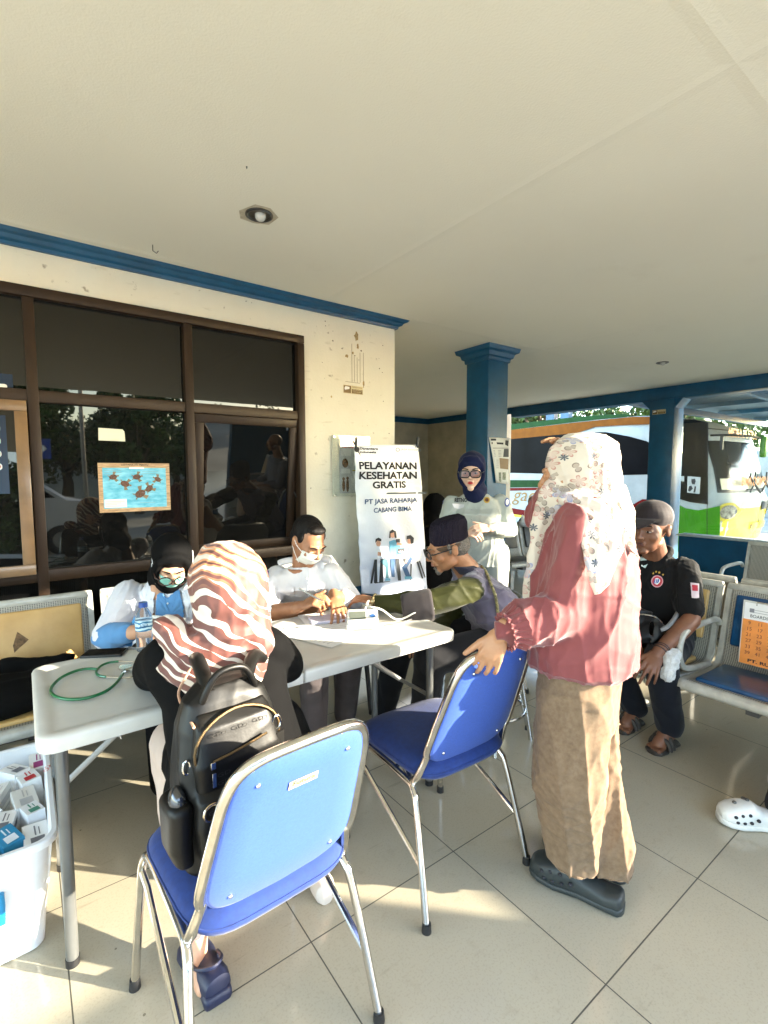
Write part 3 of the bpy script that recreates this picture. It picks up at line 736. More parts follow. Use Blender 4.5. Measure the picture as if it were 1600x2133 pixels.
# officer's grey chair
plc = thing('plastic_chair', 'grey chair with a rounded back behind the man in the white uniform', 'chair', (1.38, 2.55, 0))
plg = mat('grey_chair_plastic', (.30, .31, .29), rough=.4, bump=.1)
mb = MB(); mb.box((1.38, 2.50, .43), (.46, .44, .03), bev=.012, seg=3); mb.obj('seat', plg, plc, angle=50)
mb = MB(); rings = []
for z, hw_, y in ((.44, .19, 2.70), (.55, .215, 2.74), (.70, .225, 2.77), (.82, .215, 2.80), (.885, .17, 2.81), (.90, .10, 2.815)):
    rings.append([V((1.44+hw_*math.cos(a)*1.0, y-.07*(1-abs(math.cos(a)))*0+.05*math.cos(a)**2*-1+.012*math.sin(a), z)) for a in [2*math.pi*k/28 for k in range(28)]])
mb.loft(rings); mb.obj('backrest', plg, plc, angle=60)
for sx_, sy_ in ((-1, -1), (1, -1), (1, 1), (-1, 1)):
    mb = MB(); mb.cyl((1.38+sx_*.22, 2.5+sy_*.2, 0), (1.38+sx_*.19, 2.5+sy_*.18, .42), .014); mb.obj('leg', dark_metal, plc)
# vest man's stool
stool = thing('stool', 'round black topped chromed stool under the man in the purple vest', 'stool', (1.98, 1.70, 0))
mb = MB(); mb.cyl((1.98, 1.70, .43), (1.98, 1.70, .47), .17, .165, n=32); mb.obj('seat', black_plastic, stool)
mb = MB(); mb.tube([(1.98+.165*math.cos(a), 1.70+.165*math.sin(a), .425) for a in [2*math.pi*k/24 for k in range(24)]], .011, closed=True); mb.obj('rim', chrome, stool)
for k in range(4):
    a = R(45+90*k); mb = MB(); mb.cyl((1.98+.20*math.cos(a), 1.70+.20*math.sin(a), 0), (1.98+.13*math.cos(a), 1.70+.13*math.sin(a), .43), .011); mb.obj('leg', chrome, stool)
mb = MB(); mb.tube([(1.98+.17*math.cos(a), 1.70+.17*math.sin(a), .17) for a in [2*math.pi*k/24 for k in range(24)]], .008, closed=True); mb.obj('footrest', chrome, stool)
# ================================================================== THINGS ON THE TABLE AND THE WALLS
paper_m = mat('paper', (.80, .79, .78), rough=.7, vscale=5, var=.03)
# --- phone, pens
t = thing('phone', 'black smartphone lying on the left end of the folding table', 'phone', (.222, 2.10, TZ))
rz = Matrix.Rotation(R(-28), 3, 'Z')
rz = Matrix.Rotation(R(-62), 3, 'Z')
MB().box((.222, 2.085, TZ+.0045), (.076, .145, .009), rot=Matrix.Rotation(R(62), 3, 'Z'), bev=.003, seg=3).obj('case', black_plastic, t)
MB().box((.222, 2.085, TZ+.0095), (.070, .139, .0008), rot=Matrix.Rotation(R(62), 3, 'Z')).obj('screen', mat('phone_glass', (.004, .004, .006), rough=.05, var=0), t, smooth=False)
def pen(label, a, b_, m1, m2, r_=.0045):
    t = thing('pen', label, 'pen', a); a, b_ = V(a), V(b_); d = (b_-a)
    MB().cyl(a+d*.12, a+d*.95, r_).obj('barrel', m1, t); MB().cyl(a, a+d*.12, .0012, r_).obj('tip', m2, t)
    mb = MB(); mb.box(a+d*.85+V((0, 0, r_+.0015)), (d.length*.25, .003, .0012), rot=d.to_track_quat('X', 'Z').to_matrix()); mb.cyl(a+d*.95, b_, r_*.6); mb.obj('clip', m2, t)
grey_pl = mat('grey_plastic', (.16, .16, .16), rough=.4)
pen('grey ballpoint pen lying on the table between the phone and the bottle', (.39, 2.02, TZ+.005), (.285, 2.098, TZ+.005), grey_pl, chrome)
# --- water bottles
water_m, nt_, b = new_mat('clear_plastic')
b.inputs['Base Color'].default_value = (.93, .96, 1, 1); b.inputs['Transmission Weight'].default_value = .93; b.inputs['Roughness'].default_value = .06; b.inputs['IOR'].default_value = 1.15
cap_blue = mat('bottle_cap_blue', (.01, .06, .30), rough=.4)
lab_m, nt_, b = new_mat('bottle_label')
tc = N(nt_, 'ShaderNodeTexCoord'); wv = N(nt_, 'ShaderNodeTexWave'); wv.inputs['Scale'].default_value = 22; wv.inputs['Distortion'].default_value = 6; wv.bands_direction = 'Z'; nt_.links.new(tc.outputs['Object'], wv.inputs[0])
rp = N(nt_, 'ShaderNodeValToRGB'); rp.color_ramp.elements[0].color = (.02, .16, .32, 1); rp.color_ramp.elements[1].color = (.55, .75, .85, 1); rp.color_ramp.elements[0].position = .25; rp.color_ramp.elements[1].position = .55
nt_.links.new(wv.outputs[0], rp.inputs[0]); nt_.links.new(rp.outputs[0], b.inputs['Base Color']); b.inputs['Roughness'].default_value = .3
def bottle(label, x, y, wtext):
    t = thing('water_bottle', label, 'bottle', (x, y, TZ), 'water bottles')
    prof_ = [(.024, 0), (.0285, .004), (.030, .02), (.029, .045), (.0302, .055), (.029, .07), (.0302, .08), (.0300, .125), (.0275, .142), (.020, .158), (.0135, .170), (.0125, .178)]
    mb = MB(); mb.loft([[V((x+r_*math.cos(a), y+r_*math.sin(a), TZ+z)) for a in [2*math.pi*k/28 for k in range(28)]] for r_, z in prof_]); mb.obj('body', water_m, t)
    mb = MB(); mb.loft([[V((x+r_*math.cos(a), y+r_*math.sin(a), TZ+z)) for a in [2*math.pi*k/28 for k in range(28)]] for r_, z in ((.0306, .083), (.0308, .085), (.0308, .121), (.0306, .123))], close=False); lb = mb.obj('label', lab_m, t)
    MB().cyl((x, y, TZ+.172), (x, y, TZ+.190), .0165, .0155, n=24).obj('cap', cap_blue, t)
    if wtext:
        d = V((-x, -y, 0)).normalized(); rg_ = V((0, 0, 1)).cross(d)
        text('AQUA', .013, V((x, y, TZ+.096))+d*.0312, rg_, (0, 0, 1), navy_ink, lb, width=.032)
bottle('small water bottle with blue cap standing beside the phone', .352, 2.035, True)
bottle('water bottle half hidden between the striped scarf and the white uniform', .83, 2.015, True)
# --- green stethoscope
t = thing('stethoscope', 'green stethoscope coiled on the left end of the folding table', 'stethoscope', (.16, 1.85, TZ))
green_m = mat('green_tube', (.004, .14, .045), rough=.28, coat=.3)
pz = lambda x, y: PZ(x, y, TZ+.007)
main = [pz(*p) for p in ((204, 1394), (185, 1393), (160, 1397), (130, 1410), (110, 1428), (107, 1443), (122, 1453), (150, 1457), (185, 1453), (220, 1440), (243, 1422), (256, 1403))]
mb = MB(); mb.tube(main, .0048, n=10, sm=6)
mb.tube([pz(*p) for p in ((204, 1393), (212, 1386), (228, 1380), (247, 1378))], .0042, n=8, sm=5)
mb.tube([pz(*p) for p in ((204, 1393), (201, 1400), (206, 1407), (221, 1410))], .0042, n=8, sm=5); mb.obj('tubing', green_m, t)
mb = MB(); mb.tube([pz(247, 1378), pz(270, 1378), pz(292, 1380), pz(305, 1388)], .0022, sm=4); mb.tube([pz(221, 1410), pz(240, 1411), pz(265, 1412), pz(288, 1406), pz(300, 1398)], .0022, sm=4)
for q in ((305, 1388), (300, 1398)): mb.ell(pz(*q), (.007, .007, .006), seg=10)
mb.obj('ear_tubes', chrome, t)
mb = MB(); c = pz(262, 1396); mb.cyl(c+V((0, 0, .006)), c+V((0, 0, .014)), .021, .022, n=28); mb.cyl(c-V((0, 0, .005)), c+V((0, 0, .006)), .008); mb.cyl(c-V((0, 0, .005)), c-V((0, 0, .001)), .014, n=24); mb.obj('chest_piece', chrome, t)
# --- papers
def sheet(label, x, y, ang, w_=.21, h_=.297, z=TZ+.001, name='paper_sheet', lines=True, m=paper_m):
    t = thing(name, label, 'paper', (x, y, z))
    Mr = Matrix.Rotation(R(ang), 3, 'Z'); mb = MB(); mb.box((x, y, z), (w_, h_, .0008), rot=Mr); mb.obj('sheet', m, t, smooth=False)
    if lines:
        o_ = V((x, y, z+.0004)); rg_ = Mr @ V((1, 0, 0)); up__ = Mr @ V((0, 1, 0))
        polys = [rect(-w_*.4, h_*(.38-.075*i), w_*(.75-.25*((i*7) % 3)/3), .002) for i in range(11)]
        flat(polys, 'printed_lines', mat('grey_print', (.25, .25, .28), rough=.7), t, o_, rg_, up__, .0004)
sheet('white form spread in the sun in front of the uniformed man', .99, 1.80, 20)
sheet('white form under the writing hand of the uniformed man', 1.10, 1.93, -14, z=TZ+.0022)
sheet('loose sheet near the table edge by the striped scarf', .90, 1.90, 48, z=TZ+.0034, w_=.17, h_=.24)
t = thing('notepad', 'small stack of lilac tinted forms held down by the officer hand', 'notepad', (1.12, 1.95, TZ))
mb = MB(); mb.box((1.13, 1.935, TZ+.010), (.21, .10, .012), rot=Matrix.Rotation(R(-18), 3, 'Z'), bev=.002); mb.obj('pages', mat('lilac_paper', (.62, .58, .68), rough=.7, var=.04), t, smooth=False)
# --- blood pressure monitor with its tube
t = thing('blood_pressure_monitor', 'white wedge shaped blood pressure monitor on the sunny end of the table', 'monitor', (1.185, 1.775, TZ))
Mr = Matrix.Rotation(R(-33), 3, 'Z')
def mq(x, y, z): return V((1.19, 1.775, TZ))+Mr @ V((x, y, z))
mb = MB(); mb.loft([[mq(x, y, z) for y, z in ((-.05, 0), (-.055, .028), (.045, .068), (.055, .06), (.055, 0))] for x in (-.07, .07)])
bmesh.ops.bevel(mb.bm, geom=mb.bm.edges[:], offset=.006, segments=3, affect='EDGES'); mb.obj('housing', mat('monitor_plastic', (.74, .73, .68), rough=.35, var=.03), t)
mb = MB(); n_ = (mq(0, -.055, .028)-mq(0, .045, .068)).cross(mq(1, 0, 0)-mq(0, 0, 0)).normalized()
if n_.z < 0: n_ = -n_
rt_ = Mr @ V((1, 0, 0)); ut_ = n_.cross(rt_)
flat([rect(-.055, -.022, .07, .055)], 'display', mat('lcd', (.16, .18, .15), rough=.15), t, mq(0, -.005, .048)+n_*.0012, rt_, ut_)
flat([circ(.045, 0, .013)], 'button', mat('button_blue', (.03, .12, .35), rough=.4), t, mq(0, -.005, .048)+n_*.0012, rt_, ut_)
cab = mat('cable_white', (.70, .69, .62), rough=.4)
mb = MB(); mb.tube([mq(.0, .055, .03), mq(.03, .11, .085), PZ(765, 1262, .86), PZ(795, 1270, .84), PZ(822, 1289, .755), PZ(840, 1288, .75), P(862, 1277, 2.26), P(880, 1270, 2.27), P(905, 1268, 2.27)], .0042, n=8, sm=7)
mb.obj('air_tube', cab, t)
mb = MB(); mb.tube([PZ(800, 1302, .745), PZ(830, 1298, .745), PZ(850, 1292, .745), PZ(880, 1283, .745), PZ(893, 1276, .745)], .002, n=6, sm=5); mb.obj('thin_cable', grey_pl, t)
t = thing('cardboard_box', 'small blue and white box at the back corner of the table', 'box', (1.42, 1.93, TZ))
MB().box((1.435, 1.965, TZ+.02), (.09, .06, .04), rot=Matrix.Rotation(R(20), 3, 'Z'), bev=.001).obj('carton', mat('blue_carton', (.03, .16, .38), rough=.5), t, smooth=False)
MB().box((1.435, 1.965, TZ+.0405), (.07, .03, .0015), rot=Matrix.Rotation(R(20), 3, 'Z')).obj('panel', paper_m, t, smooth=False)

# --- plastic crate of medicine cartons
crate_m, nt_, b = new_mat('milky_plastic')
b.inputs['Base Color'].default_value = (.74, .75, .76, 1); b.inputs['Roughness'].default_value = .4; b.inputs['Subsurface Weight'].default_value = .4; b.inputs['Subsurface Radius'].default_value = (.02, .02, .02)
tc = N(nt_, 'ShaderNodeTexCoord'); n1 = N(nt_, 'ShaderNodeTexNoise'); n1.inputs['Scale'].default_value = 5; n1.inputs['Detail'].default_value = 6; nt_.links.new(tc.outputs['Object'], n1.inputs['Vector'])
nt_.links.new(mix_n(nt_, math_n(nt_, 'MULTIPLY', math_n(nt_, 'SUBTRACT', n1.outputs[0], .5, clamp=True), 2.5, clamp=True), (.74, .75, .76), (.62, .58, .50)), b.inputs['Base Color'])
cr_ = thing('storage_crate', 'white plastic crate without lid full of medicine cartons, beside the table leg', 'crate', (-.2, 2.0, 0))
CX, CY, HX, HY, CHZ = -.205, 2.005, .235, .33, .355
def cring(i, z, hx=HX, hy=HY): return [V((CX+x, CY+y, z)) for x, y in rrect(-hx+i, -hy+i, hx-i, hy-i, max(.05-i*.3, .02))]
mb = MB(); mb.loft([cring(.045, .0), cring(.040, .004), cring(.012, CHZ-.03), cring(.010, CHZ-.028), cring(-.006, CHZ-.022), cring(-.008, CHZ-.004), cring(-.004, CHZ), cring(.008, CHZ), cring(.014, CHZ-.006), cring(.043, .008)], close=True)
mb.obj('tub', crate_m, cr_, angle=35)
mb = MB(); mb.tube([(CX-.12+dx_, CY-HY+.008+.0*dz, z) for dx_, z, dz in ((0, .24, 0), (0, .17, 1), (.02, .15, 1), (.2, .15, 1), (.22, .17, 1), (.22, .24, 0))], .009, n=8, sm=2)
mb.obj('handle', mat('handle_blue', (.01, .22, .45), rough=.35), cr_)
rs = random.Random(11)
cart = [((.78, .77, .75), (.35, .05, .20)), ((.80, .80, .78), (.55, .02, .03)), ((.76, .77, .78), (.05, .25, .18)), ((.015, .17, .33), (.75, .8, .85)), ((.02, .22, .40), (.75, .8, .85)), ((.82, .82, .80), (.2, .2, .22)), ((.72, .71, .66), (.5, .5, .5))]
desc = ['white carton with a purple panel', 'white carton with a red corner', 'white carton with green print', 'dark blue carton', 'bright blue carton with pale print', 'plain white carton', 'grey carton with an open flap']
where = ['by the far rim', 'below the far rim', 'in the middle of the crate', 'at the near end', 'in the near corner', 'against the crate wall nearest the table', 'lying flat on the heap', 'leaning on its neighbours']
spots = [(-.030, 2.24, .285, 0, 0), (-.10, 2.20, .29, 5, 30), (-.055, 2.12, .29, 1, 12), (-.14, 2.10, .275, 6, -20), (-.075, 2.00, .285, 6, 8), (-.16, 2.0, .28, 5, 25), (-.050, 1.90, .29, 2, 15), (-.13, 1.90, .28, 5, -10), (-.11, 1.81, .285, 4, 20), (-.05, 1.78, .275, 5, 5), (-.20, 1.86, .27, 3, 18), (-.19, 1.76, .27, 6, 40), (-.26, 2.15, .27, 1, 50), (-.27, 1.95, .26, 2, 70), (-.33, 2.05, .27, 5, 10), (-.30, 1.80, .26, 3, -30)]
for i, (x, y, z, k, a) in enumerate(spots):
    x += .028
    sx_, sy_, sz = .045+.02*rs.random(), .085+.03*rs.random(), .13
    c1_, c2_ = cart[k]
    t = thing('medicine_carton', desc[k]+' in the crate, '+where[(i*3+k) % 8] + (' and turned askew' if i % 2 else ''), 'carton', (x, y, z-sz/2), 'medicine cartons in the crate')
    rot = Euler((R(rs.uniform(-9, 9)), R(rs.uniform(-12, 12)), R(a)), 'XYZ').to_matrix()
    MB().box((x, y, z-.02), (sx_, sy_, sz), rot=rot, bev=.0012).obj('carton', mat('carton%d' % k, c1_, rough=.45, var=.04), t, smooth=False)
    up3 = rot @ V((0, 0, 1)); rg3 = rot @ V((0, 1, 0)); fw = rot @ V((1, 0, 0)); top_ = V((x, y, z-.02))+up3*sz/2
    m2 = mat('print%d' % k, c2_, rough=.5)
    flat([rect(-sy_*.42, -sx_*.3, sy_*.35, sx_*.55), rect(0, 0, sy_*.38, .004), rect(0, -.010, sy_*.3, .003)], 'print', m2, t, top_, rg3, up3.cross(rg3), .0008)
    flat([rect(-sy_*.42, .025, sy_*.8, .02), rect(-sy_*.3, .01, sy_*.5, .004)], 'print', m2, t, V((x, y, z-.02))+fw*sx_/2, rg3, up3, .0008)
text('OO', .018, V((.010, 2.10, .352)), (-.2, -1, 0), (1, -.2, .1), mat('red_print', (.6, .02, .03)), bpy.data.objects['medicine_carton'], name='lettering')

# --- black bag on the bench at the left
t = thing('black_bag', 'slumped black cloth bag lying on the yellow bench seat', 'bag', (-.1, 2.6, .42))
mb = MB(); mb.ell((-.13, 2.58, .48), (.26, .19, .085)); mb.ell((.06, 2.62, .49), (.17, .13, .075)); mb.ell((-.25, 2.62, .53), (.14, .1, .07)); mb.cap((-.1, 2.70, .57), (.16, 2.72, .555), .035, .02)
blackcloth = mat('black_cloth', (.004, .004, .004), rough=.9, bump=.4, bscale=200, spec=.12)
soft('body', mb, blackcloth, t, .012, 4, folds(.018, 40, (1, .3, 0), 3))
# --- wall things
def frame_axes(y=WY): return V((1, 0, 0)), V((0, 0, 1))
X_, Z_ = V((1, 0, 0)), V((0, 0, 1))
def wallbox(px0, py0, px1, py1, Y, th=.002):
    a, b_ = PY(px0, py0, Y), PY(px1, py1, Y); return a.x, b_.z, b_.x-a.x, a.z-b_.z
# turtle poster, stuck on the glass (front of pane at WY+.03)
YG = WY+.027
x, z, w_, h_ = wallbox(203, 964, 356, 1062, YG)
t = thing('turtle_poster', 'sea turtle poster with a wooden border taped to the dark window', 'poster', (x, YG, z))
MB().box((x+w_/2, YG, z+h_/2), (w_, .001, h_)).obj('sheet', mat('wood_print', (.60, .38, .20), rough=.35, vscale=18, var=.3, stretch=(1, 1, 8)), t, smooth=False)
O = V((x, YG-.0008, z))
flat([rect(.022, .022, w_-.044, h_-.05)], 'sea_picture', mat('sea_print', (.04, .33, .52), rough=.3, vscale=14, var=.35, stretch=(1, 1, 3), col2=(.25, .62, .78)), t, O, X_, Z_, .0010)
flat([rect(.026, .028, .115, .048), rect(w_*.42, h_-.034, .08, .010)], 'caption_panel', paper_m, t, O, X_, Z_, .0018)
flat([rect(.03, .062-.009*i, .1-.02*(i % 3), .0016) for i in range(4)]+[rect(.03+(i % 2)*.2, h_-.045-.006*i, .09, .0014) for i in range(5)]+[rect(.21+.012*(i % 4), .05+.03*(i % 3), .05, .0014) for i in range(7)], 'small_print', mat('grey_print', (.25, .25, .28)), t, O, X_, Z_, .0026)
def turtle(cx_, cy_, s, a):
    ca, sa = math.cos(a), math.sin(a); tr = lambda pts: [(cx_+(px*ca-py*sa)*s, cy_+(px*sa+py*ca)*s) for px, py in pts]
    return tr(circ(0, 0, 1, .72)), [tr(circ(1.25, .1, .3, .24)), tr([(.5, .5), (1.1, 1.3), (.3, 1.5), (.1, .7)]), tr([(.5, -.5), (1.2, -1.1), (.4, -1.5), (.1, -.7)]), tr([(-.7, .4), (-1.3, .8), (-1.1, .3)]), tr([(-.7, -.4), (-1.3, -.8), (-1.1, -.3)])]
sh, li = [], []
for q in ((.075, .205, .021, .2), (.135, .165, .024, -.4), (.20, .205, .022, .1), (.215, .105, .030, .5), (.265, .135, .024, .8), (.315, .19, .020, 2.6)):
    a_, b_ = turtle(*q); sh.append(a_); li += b_
flat(li, 'turtle_limbs', mat('turtle_skin', (.22, .16, .09), rough=.4), t, O, X_, Z_, .0022)
flat(sh, 'turtle_shells', mat('turtle_shell', (.15, .055, .022), rough=.4, vscale=200, var=.6), t, O, X_, Z_, .0030)
text('LESTARIKAN PENYU', .011, O+V((w_/2, -.0016, h_-.018)), X_, Z_, ink, t, width=.145, bold=.01)
x, z, w_, h_ = wallbox(204, 891, 261, 919, YG)
t = thing('paper_notice', 'blank white paper with a torn corner on the dark window above the turtle poster', 'paper', (x, YG, z))
mb = MB(); mb.prism([(x, YG, z), (x+w_, YG, z-.002), (x+w_-.001, YG, z+h_*.55), (x+w_-.003, YG, z+h_*.8), (x+w_-.012, YG, z+h_-.003), (x+.002, YG, z+h_)], (0, -.001, 0)); mb.obj('sheet', mat('yellowed_paper', (.74, .70, .56), rough=.6, var=.04), t, smooth=False)
# sheet of icons behind the left panes
x, z, w_, h_ = wallbox(-60, 772, 42, 1040, YG)
t = thing('service_poster', 'dark blue poster with white rounded captions on the left window', 'poster', (x, YG, z))
MB().box((x+w_/2, YG-.001, z+h_*.93), (w_, .001, h_*.14)).obj('sheet', mat('navy_sheet', (.008, .018, .045), rough=.25), t, smooth=False)
O = V((x, YG-.0018, z)); pr_ = []
flat([[(w_-.13+.02*math.cos(a)*0+p[0], h_*.9+p[1]) for p in rrect(0, -.012, .105, .012, .011)]], 'caption', paper_m, t, O, X_, Z_, .001)
# the same poster continues on the tilted sash: built on the sash pane plane
Mr9 = Matrix.Rotation(-R(5), 3, 'X'); org9 = V(((-.71+.04)/2, fy-.03, 1.80))
def S9(x, z): return org9+Mr9 @ V((x-org9.x, -.001, z-1.80))
u9 = Mr9 @ V((0, 0, 1))
pt = MB(); pt.box(S9(-.33, 1.52), (.56, .001, .40), rot=Mr9); pt.obj('sheet', mat('navy_sheet', (.008, .018, .045)), t, smooth=False)
caps = []
for k in range(4): caps.append([(p[0], p[1]) for p in rrect(.13, .115-.065*k, .255, .150-.065*k, .014)])
flat(caps, 'caption', mat('caption_white', (.5, .53, .56), rough=.5), t, S9(-.33, 1.52)-V((0, .001, 0)), X_, u9, .001)
flat([circ(.238, .133-.065*k, .012) for k in range(4)], 'icon', mat('icon_red', (.30, .08, .08), rough=.5), t, S9(-.33, 1.52)-V((0, .001, 0)), X_, u9, .002)
flat([rect(.13, -.165, .09, .02)], 'button', mat('button_blue', (.03, .12, .35)), t, S9(-.33, 1.52)-V((0, .001, 0)), X_, u9, .002)
text('LAYANAN', .012, S9(-.175, 1.655)-V((0, .002, 0)), X_, u9, navy_ink, t, width=.06); text('MAL', .012, S9(-.175, 1.46)-V((0, .002, 0)), X_, u9, navy_ink, t, width=.035)

# brown warning stickers (two in view)
brs = mat('brown_sticker', (.16, .085, .012), rough=.45, var=.1); brs2 = mat('sticker_yellow', (.62, .52, .30), rough=.45)
def warn(label, o_, rg_, up__, w_, h_):
    t = thing('warning_sticker', label, 'sticker', o_, 'brown warning stickers')
    mb = MB(); rg_, up__ = V(rg_), V(up__); n_ = rg_.cross(up__); mb.prism([o_, o_+rg_*w_, o_+rg_*w_+up__*h_, o_+up__*h_], n_*.001); mb.obj('backing', brs2, t, smooth=False)
    flat([rect(.004, .004, w_*.36, h_-.008), rect(w_*.42, .004, w_*.55, h_*.52)], 'brown_field', brs, t, o_, rg_, up__, .0018)
    flat([[(w_*a, h_*b_) for a, b_ in ((.07, .4), (.3, .55), (.3, .8), (.1, .85), (.05, .6))]], 'camera_picture', paper_m, t, o_, rg_, up__, .0028)
    text('PERHATIAN', h_*.17, o_+rg_*w_*.69+up__*h_*.68, rg_, up__, brs, t, width=w_*.48)
    text('AREA INI DIAWASI', h_*.13, o_+rg_*w_*.69+up__*h_*.38+n_*.002, rg_, up__, brs2, t, width=w_*.48); text('CCTV 24 JAM', h_*.13, o_+rg_*w_*.69+up__*h_*.16+n_*.002, rg_, up__, brs2, t, width=w_*.4)
x, z, w_, h_ = wallbox(715, 801, 756, 823, WY-.0015)
warn('brown and yellow camera warning sticker high on the cream wall', V((x, WY-.002, z)), X_, Z_, w_, h_)
p = PX(1359, 864, XR-.075); q = PX(1387, 852, XR-.075)
warn('brown camera warning sticker on the far blue pillar', V((XR-.074, p.y, p.z)), (0, -1, 0), Z_, abs(q.y-p.y), q.z-p.z)

# clear notice board behind the banner
x, z, w_, h_ = wallbox(692, 906, 771, 1032, WY-.02)
t = thing('notice_board', 'clear acrylic notice board on the cream wall, half covered by the banner', 'notice board', (x, WY, z))
acr, nt_, b = new_mat('acrylic'); nt_.nodes.remove(b)
ga = N(nt_, 'ShaderNodeBsdfGlossy'); ga.inputs['Roughness'].default_value = .06; ta = N(nt_, 'ShaderNodeBsdfTransparent'); ta.inputs[0].default_value = (.95, .96, .94, 1); mx = N(nt_, 'ShaderNodeMixShader'); mx.inputs[0].default_value = .06
nt_.links.new(ta.outputs[0], mx.inputs[1]); nt_.links.new(ga.outputs[0], mx.inputs[2]); nt_.links.new(mx.outputs[0], nt_.nodes['Material Output'].inputs[0])
MB().box((x+w_/2, WY-.021, z+h_/2), (w_, .004, h_)).obj('acrylic_sheet', acr, t, smooth=False)
MB().box((x+w_/2, WY-.010, z+h_/2), (w_-.004, .003, h_-.004)).obj('backing', mat('grey_backing', (.60, .60, .52), rough=.5, vscale=10), t, smooth=False)
ps = MB().box((x+w_*.55, WY-.014, z+h_*.47), (w_*.72, .002, h_*.84)).obj('leaflet', mat('leaflet_grey', (.46, .47, .49), rough=.5, vscale=20), t, smooth=False)
O = V((x+w_*.2, WY-.0155, z+h_*.05))
flat([rect(.01, h_*.62, .09, .055), rect(.01, h_*.33, .08, .035), rect(.12, h_*.2, .08, .06), rect(.12, h_*.45, .09, .07)], 'speech_panel', mat('leaflet_white', (.62, .62, .62), rough=.5), t, O, X_, Z_, .0008)
flat([circ(.045, h_*.50, .028, .035), circ(.03, h_*.13, .013, .045), circ(.065, h_*.13, .013, .05), circ(.03, h_*.24, .012), circ(.065, h_*.25, .012)], 'cartoon_people', mat('leaflet_brown', (.22, .10, .03), rough=.5, vscale=90, var=.5), t, O, X_, Z_, .0014)
flat([rect(.11, h_*.37, .1, .008), rect(.1, h_*.78, .06, .01)], 'yellow_bar', mat('leaflet_yellow', (.45, .38, .05)), t, O, X_, Z_, .0016)
text('Samsat Bima', .017, O+V((.10, -.001, h_*.80)), X_, Z_, mat('red_print', (.6, .02, .03)), t, width=.12, bold=.02); text('Your Complete', .015, O+V((.085, -.001, h_*.74)), X_, Z_, MATS['red_print'], t, width=.14, bold=.02)
mb = MB()
for a, b_ in ((.015, .012), (w_-.015, .012), (.015, h_-.012), (w_-.015, h_-.012)): mb.cyl((x+a, WY, z+b_), (x+a, WY-.027, z+b_), .008)
mb.obj('standoff', chrome, t)

# --- the banner on its stand
YB = 3.06
bc = [PY(738, 927, YB), PY(872, 926, YB-.03), PY(893, 1248, YB-.07), PY(752, 1236, YB-.03)]
t = thing('banner', 'white free health service banner hanging between the wall corner and the blue pillar', 'banner', ((bc[2]+bc[3])/2*1.0).to_tuple()[:2]+(0,))
vin, nt_, b = new_mat('banner_vinyl')
tc = N(nt_, 'ShaderNodeTexCoord'); sx = N(nt_, 'ShaderNodeSeparateXYZ'); nt_.links.new(tc.outputs['Object'], sx.inputs[0])
vn = N(nt_, 'ShaderNodeTexVoronoi'); vn.inputs['Scale'].default_value = 3.2; nt_.links.new(tc.outputs['Object'], vn.inputs['Vector'])
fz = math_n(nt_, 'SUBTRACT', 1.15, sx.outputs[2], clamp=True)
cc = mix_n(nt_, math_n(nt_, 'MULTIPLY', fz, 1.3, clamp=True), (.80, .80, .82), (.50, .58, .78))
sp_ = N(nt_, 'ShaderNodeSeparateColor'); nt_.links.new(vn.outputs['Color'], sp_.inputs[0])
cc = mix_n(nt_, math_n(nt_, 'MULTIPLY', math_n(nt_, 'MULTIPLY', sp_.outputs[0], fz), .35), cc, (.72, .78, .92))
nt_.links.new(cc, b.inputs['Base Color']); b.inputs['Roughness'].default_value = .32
n2 = N(nt_, 'ShaderNodeTexNoise'); n2.inputs['Scale'].default_value = 22; n2.inputs['Detail'].default_value = 3; n2.inputs['Distortion'].default_value = 1.5; nt_.links.new(tc.outputs['Object'], n2.inputs['Vector'])
bp_ = N(nt_, 'ShaderNodeBump'); bp_.inputs['Strength'].default_value = .3; bp_.inputs['Distance'].default_value = .005; nt_.links.new(n2.outputs[0], bp_.inputs['Height']); nt_.links.new(bp_.outputs[0], b.inputs['Normal'])
NX, NZ = 40, 80
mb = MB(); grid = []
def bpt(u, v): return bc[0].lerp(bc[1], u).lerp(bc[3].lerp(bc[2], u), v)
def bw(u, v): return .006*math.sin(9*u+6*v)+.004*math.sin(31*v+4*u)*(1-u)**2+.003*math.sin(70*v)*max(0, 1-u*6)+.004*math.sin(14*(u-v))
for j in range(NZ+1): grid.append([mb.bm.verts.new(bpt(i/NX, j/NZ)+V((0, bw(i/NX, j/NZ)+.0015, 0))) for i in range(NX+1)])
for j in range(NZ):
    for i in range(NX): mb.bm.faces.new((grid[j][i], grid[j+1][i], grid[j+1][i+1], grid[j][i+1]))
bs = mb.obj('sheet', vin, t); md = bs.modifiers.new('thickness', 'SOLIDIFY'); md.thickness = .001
bright, bup = (bc[1]-bc[0]).normalized(), (bc[0]-bc[3]).normalized()
def on_banner(o):
    # lay flat lettering on the waves of the sheet
    me = o.data; g = ORG[o.name]
    for v in me.vertices:
        p = v.co+g; vv = (bc[0].z-p.z)/(bc[0].z-(bc[3].z+bc[2].z)/2); vv = max(0, min(1, vv)); L_ = bc[0].lerp(bc[3], vv); Rr = bc[1].lerp(bc[2], vv)
        u = (p.x-L_.x)/(Rr.x-L_.x); q = L_.lerp(Rr, max(0, min(1, u)))
        k = (p-g)  # keep z, x
        v.co.y = q.y+bw(u, vv)-.0018-g.y-.0001*getattr(on_banner, 'lvl', 0)
def btext(s, px, py, h, wpx, m, bold=0, align='CENTER'):
    p = PY(px, py, YB); a, b_ = PY(px-wpx/2, py, YB), PY(px+wpx/2, py, YB)
    o = text(s, h, p, X_, Z_+X_*-.045*0, m, t, width=(b_.x-a.x), bold=bold, align=align); on_banner(o); return o
